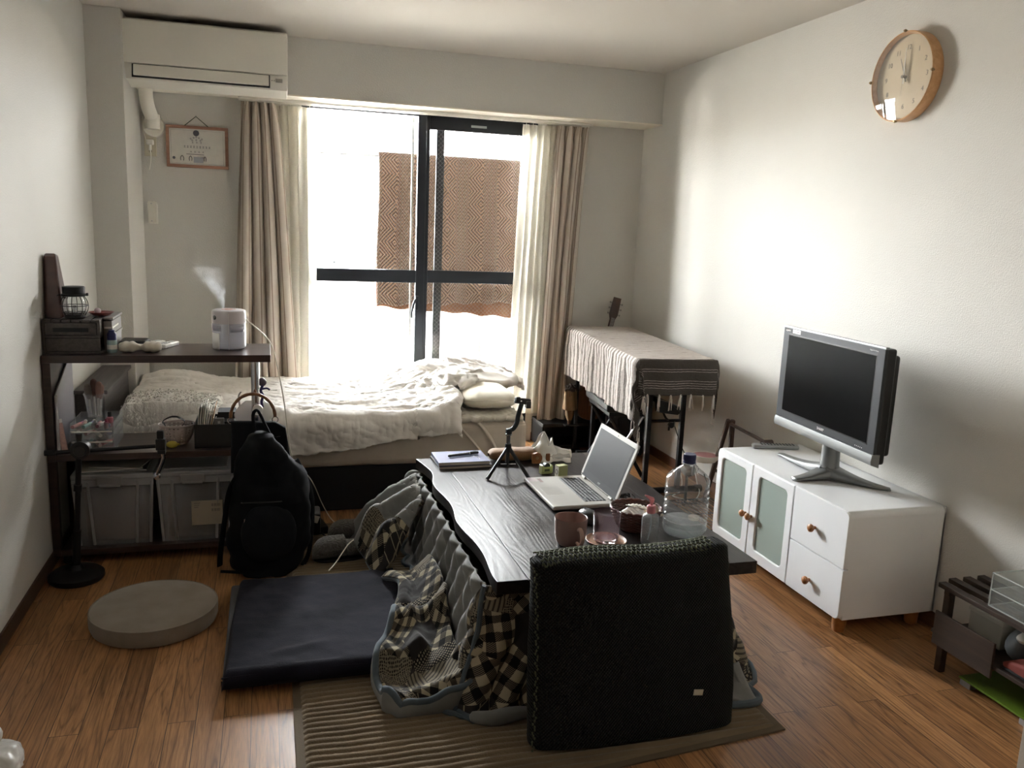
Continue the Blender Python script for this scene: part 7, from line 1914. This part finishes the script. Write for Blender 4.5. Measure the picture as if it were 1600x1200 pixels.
# dried bouquet in brown paper
KRP = M('kraft_paper', rgb(132, 110, 84), .8, var=.12, vs=18, bs=30, bstr=.5)
t = T('wrapped_bouquet', 'dried bouquet wrapped in brown paper, propped upright by the right curtain', 'bouquet', (1.865, 5.0, .2), w=True)
b = MB()
def bq(u, v):
    a = 2 * PI * u; r_ = .016 + .028 * min(1, v / .35) if v < .35 else .044 + .004 * math.sin(v * 5)
    if v < .35: r_ = .014 + .010 * math.sin(v / .35 * PI) + .014 * (v / .35) ** 2
    r_ *= 1 + .10 * math.sin(a * 5 + v * 3)
    return (1.868 - .004 * v + r_ * math.cos(a), 4.985 + r_ * .8 * math.sin(a), .205 + .20 * v + .006 * math.sin(a * 3) * (v > .95))
b.grid(bq, 40, 30, cu=True); obj('paper_wrap', b, KRP, t, ang=60)
obj('tie', MB().tube([(1.868 + .024 * math.cos(k * PI / 10), 4.985 + .020 * math.sin(k * PI / 10), .268) for k in range(20)], .003, 6, closed=True), M('twine', rgb(120, 92, 62), .9), t)
b = MB(); r0 = random.Random(5)
for k in range(26):
    a = r0.uniform(0, 2 * PI); r_ = r0.uniform(.005, .036); tp = V(1.864 + r_ * math.cos(a) * 1.1, 4.985 + r_ * math.sin(a), .405 + r0.uniform(.0, .035))
    b.tube([(1.866, 4.985, .30), tp - V(0, 0, .03), tp], .0015, 5); b.ball(tp, r0.uniform(.006, .011), 1, 1, .8, 8)
obj('dried_flowers', b, M('dried_brown', rgb(64, 50, 40), .9, var=.3, vs=60), t)
obj('stems', MB().tube([(1.866, 4.985, .21), (1.868, 4.985, .18)], .012, 8), DWD, t)
t = T('plant_stand', 'slim dark post with a small ledge holding the wrapped bouquet', 'stand', (1.90, 5.0, .0), w=True)
obj('post', MB().box(1.905, 1.925, 4.99, 5.01, 0, .62, .002), BLACKM, t); obj('ledge', MB().box(1.835, 1.925, 4.965, 5.01, .168, .178, .002), BLACKM, t); obj('base', MB().box(1.84, 1.95, 4.93, 5.01, 0, .01, .002), BLACKM, t)
# ukulele in the corner
UK = wood('ukulele_wood', rgb(92, 58, 38), rgb(120, 78, 50), 'z', rough=.3)
t = T('guitar', 'small guitar leaning in the far right corner, its headstock above the cloth', 'guitar', (2.2, 5.1, .18), w=True)
Ru = ry(13) @ rx(-3)
base = V(2.02, 5.09, .180)
def G_(mb): return mb.rot(Ru).move(base)
o_ = []
for k in range(40):
    a = 2 * PI * k / 40; z = .19 + .185 * math.sin(a); w_ = .115 * abs(math.cos(a)) ** .8 * (1.12 if z < .17 else .88) * (1 - .18 * math.exp(-((z - .22) / .05) ** 2))
    o_.append((w_ * (1 if math.cos(a) > 0 else -1), z))
obj('guitar_body', G_(MB().prism(o_, 'y', -.028, .028, .004)), UK, t)
obj('neck', G_(MB().box(-.018, .018, -.028, -.012, .36, .70, .004)), DWD, t)
obj('headstock', G_(MB().prism([(-.018, .69), (.018, .69), (.030, .72), (.026, .835), (-.026, .835), (-.030, .72)], 'y', -.026, -.013, .002)), DWD, t)
for k in range(3):
    for s in (-1, 1):
        b = MB(); z = .725 + k * .036; b.cyl((s * .020, -.020, z), (s * .042, -.020, z), .003, n=8); b.ball((s * .044, -.020, z), .007, .6, .7, 1, 10); obj('tuning_peg', G_(b), CHROME, t)
b = MB()
for k in range(6): b.cyl((-.012 + k * .0048, -.0295, .10), (-.010 + k * .004, -.0295, .70), .0006, n=5)
obj('strings', G_(b), STEEL, t)

# ------------------------------------------------------------------ shoe rack at the right edge
RK = wood('dark_rack_wood', rgb(38, 28, 22), rgb(54, 41, 32), 'y', rough=.45)
t = T('slatted_rack', 'dark wooden slatted rack against the right wall, near the right edge', 'rack', (2.24, 1.68, 0), w=True)
ry0, ry1 = 1.22, 2.115
for x in (2.13, 2.19, 2.25, 2.31): obj('slat', MB().box(x, x + .030, ry0, ry1 + (.02 if x > 2.15 else 0), .300, .316, .002), RK, t)
for y in (1.26, 2.075): obj('cross_rail', MB().box(2.14, 2.34, y, y + .022, .280, .300, .002), RK, t)
for x in (2.155, 2.325):
    for y in (1.255, 2.085): obj('leg', MB().box(x, x + .024, y, y + .026, 0, .30, .003), RK, t)
obj('lower_board', MB().box(2.125, 2.35, ry0, ry1, .140, .154, .002), RK, t)
obj('front_board', MB().box(2.118, 2.127, 1.86, 2.10, .110, .225, .002), RK, t)
obj('lower_rail', MB().box(2.14, 2.34, 2.09, 2.105, .118, .14, .002), RK, t)
t = T('acrylic_case', 'clear acrylic two-level case on top of the slatted rack', 'case', (2.24, 1.7, .317), w=True)
x0, x1, y0, y1, z0, z1 = 2.15, 2.355, 1.42, 1.93, .317, .425
b = MB(); e = .003
for z in (z0, (z0 + z1) / 2, z1 - e): b.box(x0, x1, y0, y1, z, z + e)
b.box(x0, x0 + e, y0, y1, z0, z1); b.box(x1 - e, x1, y0, y1, z0, z1); b.box(x0, x1, y1 - e, y1, z0, z1); b.box(x0, x1, y0, y0 + e, z0, z1)
obj('shell', b, clear('case_acrylic', rgb(225, 228, 226), alpha=.06), t)
b = MB(); q = .0022
for x in (x0, x1):
    for y in (y0, y1): b.cyl((x, y, z0), (x, y, z1), q, n=8)
for z in (z0 + .001, (z0 + z1) / 2, z1):
    for x in (x0, x1): b.cyl((x, y0, z), (x, y1, z), q, n=8)
    for y in (y0, y1): b.cyl((x0, y, z), (x1, y, z), q, n=8)
obj('bright_edges', b, clear('acrylic_edge', rgb(225, 228, 226), alpha=.35), t)
for i, (c, a, sz, col, lab) in enumerate((((2.25, 1.80, .372), 20, (.05, .035, .018), rgb(70, 74, 84), 'dark patterned pouch on the upper level of the acrylic case'), ((2.24, 1.83, .322), -35, (.025, .07, .012), rgb(196, 190, 160), 'long cream packet on the lower level of the acrylic case'), ((2.28, 1.68, .322), 10, (.05, .04, .02), rgb(150, 150, 140), 'grey pouch on the lower level of the acrylic case'))):
    t = T('small_pouch', lab, 'pouch', c, a); obj('pouch_body', MB().box(-sz[0], sz[0], -sz[1], sz[1], 0, sz[2], .006, 3), M('pouch_%d' % i, col, .5, var=.3, vs=90), t); obj('zip', MB().cyl((-sz[0] * .8, -sz[1] - .001, sz[2] * .6), (sz[0] * .8, -sz[1] - .001, sz[2] * .6), .0015, n=6), STEEL, t)
t = T('clear_cup', 'crumpled clear plastic cup lying on the acrylic case', 'cup', (2.28, 1.80, .427), w=True)
obj('cup_wall', MB().lathe([(0, 0), (.022, 0), (.032, .024), (.037, .03), (.034, .03), (.029, .023), (.02, .003), (0, .003)], (2.27, 1.80, .427), 28).noise(.003, 40, 2), clear('cup_plastic', rgb(225, 230, 228), alpha=.3), t)
t = T('wire_box', 'white lidded box standing on the lower board of the rack, by the wall', 'box', (2.29, 2.02, .155), w=True)
obj('carton', MB().box(2.22, 2.34, 1.93, 2.06, .155, .245, .004), M('white_storage', rgb(176, 174, 166), .6), t); obj('carton_lid', MB().box(2.216, 2.344, 1.926, 2.064, .236, .25, .004), M('white_storage_lid', rgb(190, 188, 180), .6), t)
t = T('folded_grey_bag', 'grey cloth bag slumped beside the white box on the rack', 'bag', (2.25, 1.86, .155), w=True)
obj('cloth', MB().ball((2.25, 1.875, .20), .05, 1.1, .8, 1.0, 24).noise(.012, 18, 3), M('slate_cloth', rgb(92, 96, 98), .9, var=.2, vs=20), t); obj('pale_lining', MB().ball((2.23, 1.85, .235), .026, 1.3, 1, .6, 16).noise(.006, 30, 2), M('pale_lining', rgb(168, 164, 156), .9), t)
t = T('fur_hat', 'fluffy black hat on the lower board of the rack', 'hat', (2.24, 1.68, .155), w=True)
b = MB(); b.ball((2.235, 1.69, .205), .078, .95, 1.35, .78, 40)
for v_ in b.bm.verts: v_.co += (v_.co - V(2.235, 1.69, .205)).normalized() * .010 * ridge(v_.co.x * 70, v_.co.y * 70, v_.co.z * 70, 3)
obj('pile', b, M('black_fur', rgb(12, 12, 13), 1, bs=150, bstr=1, bdist=.01), t, ang=180)
t = T('red_shoe', 'dull red cloth shoe under the black fluffy hat', 'shoe', (2.17, 1.72, .155), 90)
b = MB(); b.prism([(-.12, 0), (.12, 0), (.125, .018), (.10, .034), (.02, .046), (-.08, .05), (-.12, .04)], 'y', -.032, .032, .010, 3); obj('upper', b, M('dull_red_cloth', rgb(112, 48, 40), .8), t); obj('sole', MB().box(-.125, .125, -.035, .035, 0, .010, .004), BLACKP, t)
t = T('black_sneaker', 'black sneaker with a pale trim at the front of the lower board', 'shoe', (2.165, 1.56, .155), 85)
b = MB(); b.prism([(-.12, .012), (.12, .012), (.13, .028), (.11, .042), (.03, .062), (-.08, .07), (-.12, .06)], 'y', -.036, .036, .014, 3); obj('upper', b, M('black_canvas', rgb(26, 28, 32), .8), t); obj('sole', MB().box(-.125, .135, -.040, .040, 0, .014, .006), BLACKP, t)
obj('pale_trim', MB().tube([(.128, -.03, .03), (.137, 0, .034), (.128, .03, .03), (.09, .040, .022), (-.1, .040, .02)], .0045, 8, sub=4), WHITE, t)
t = T('bathroom_scale', 'green glass bathroom scale on the floor under the rack', 'scale', (2.28, 1.87, 0), w=True)
obj('glass_plate', MB().box(2.165, 2.385, 1.735, 2.015, .022, .030, .003), M('lime_glass', rgb(92, 118, 40), .3), t)
for x in (2.185, 2.36):
    for y in (1.76, 1.99): obj('foot', MB().box(x - .018, x + .014, y - .022, y + .022, 0, .022, .005), SILVER, t)
obj('display', MB().box(2.25, 2.30, 1.75, 1.77, .0301, .0306), BLACKP, t)

# ------------------------------------------------------------------ lower left corner
t = T('crumpled_bag', 'crumpled white plastic bag on the floor at the lower left corner', 'bag', (-.70, 2.13, 0), w=True)
b = MB(); b.ball((-.70, 2.13, .055), .098, 1, .95, .62, 56)
for v_ in b.bm.verts:
    q = v_.co; v_.co += (q - V(-.70, 2.13, .055)).normalized() * (.022 * ridge(q.x * 14, q.y * 14, q.z * 14, 4) - .008)
    v_.co.z = max(.002, v_.co.z)
obj('film', b, M('white_polythene', rgb(214, 212, 206), .25, trans=.15, spec=.7), t, ang=50)
obj('twisted_handle', MB().tube([(-.665, 2.13, .10), (-.655, 2.15, .135), (-.68, 2.16, .15), (-.71, 2.15, .12)], .009, 8, sub=5, flat=.4), bpy.data.materials['white_polythene'], t)
t = T('beige_bin', 'small beige bin against the left wall behind the white plastic bag', 'bin', (-.78, 2.33, 0), w=True)
obj('bin_body', MB().lathe([(0, .002), (.052, .002), (.060, .008), (.066, .105), (.062, .118), (.056, .121), (.054, .112), (.05, .02), (0, .018)], (-.778, 2.325, 0), 36), M('beige_plastic', rgb(184, 164, 148), .55), t)
obj('bin_rim', MB().tube([(-.778 + .0605 * math.cos(k * PI / 16), 2.325 + .0605 * math.sin(k * PI / 16), .119) for k in range(32)], .003, 6, closed=True), bpy.data.materials['beige_plastic'], t)
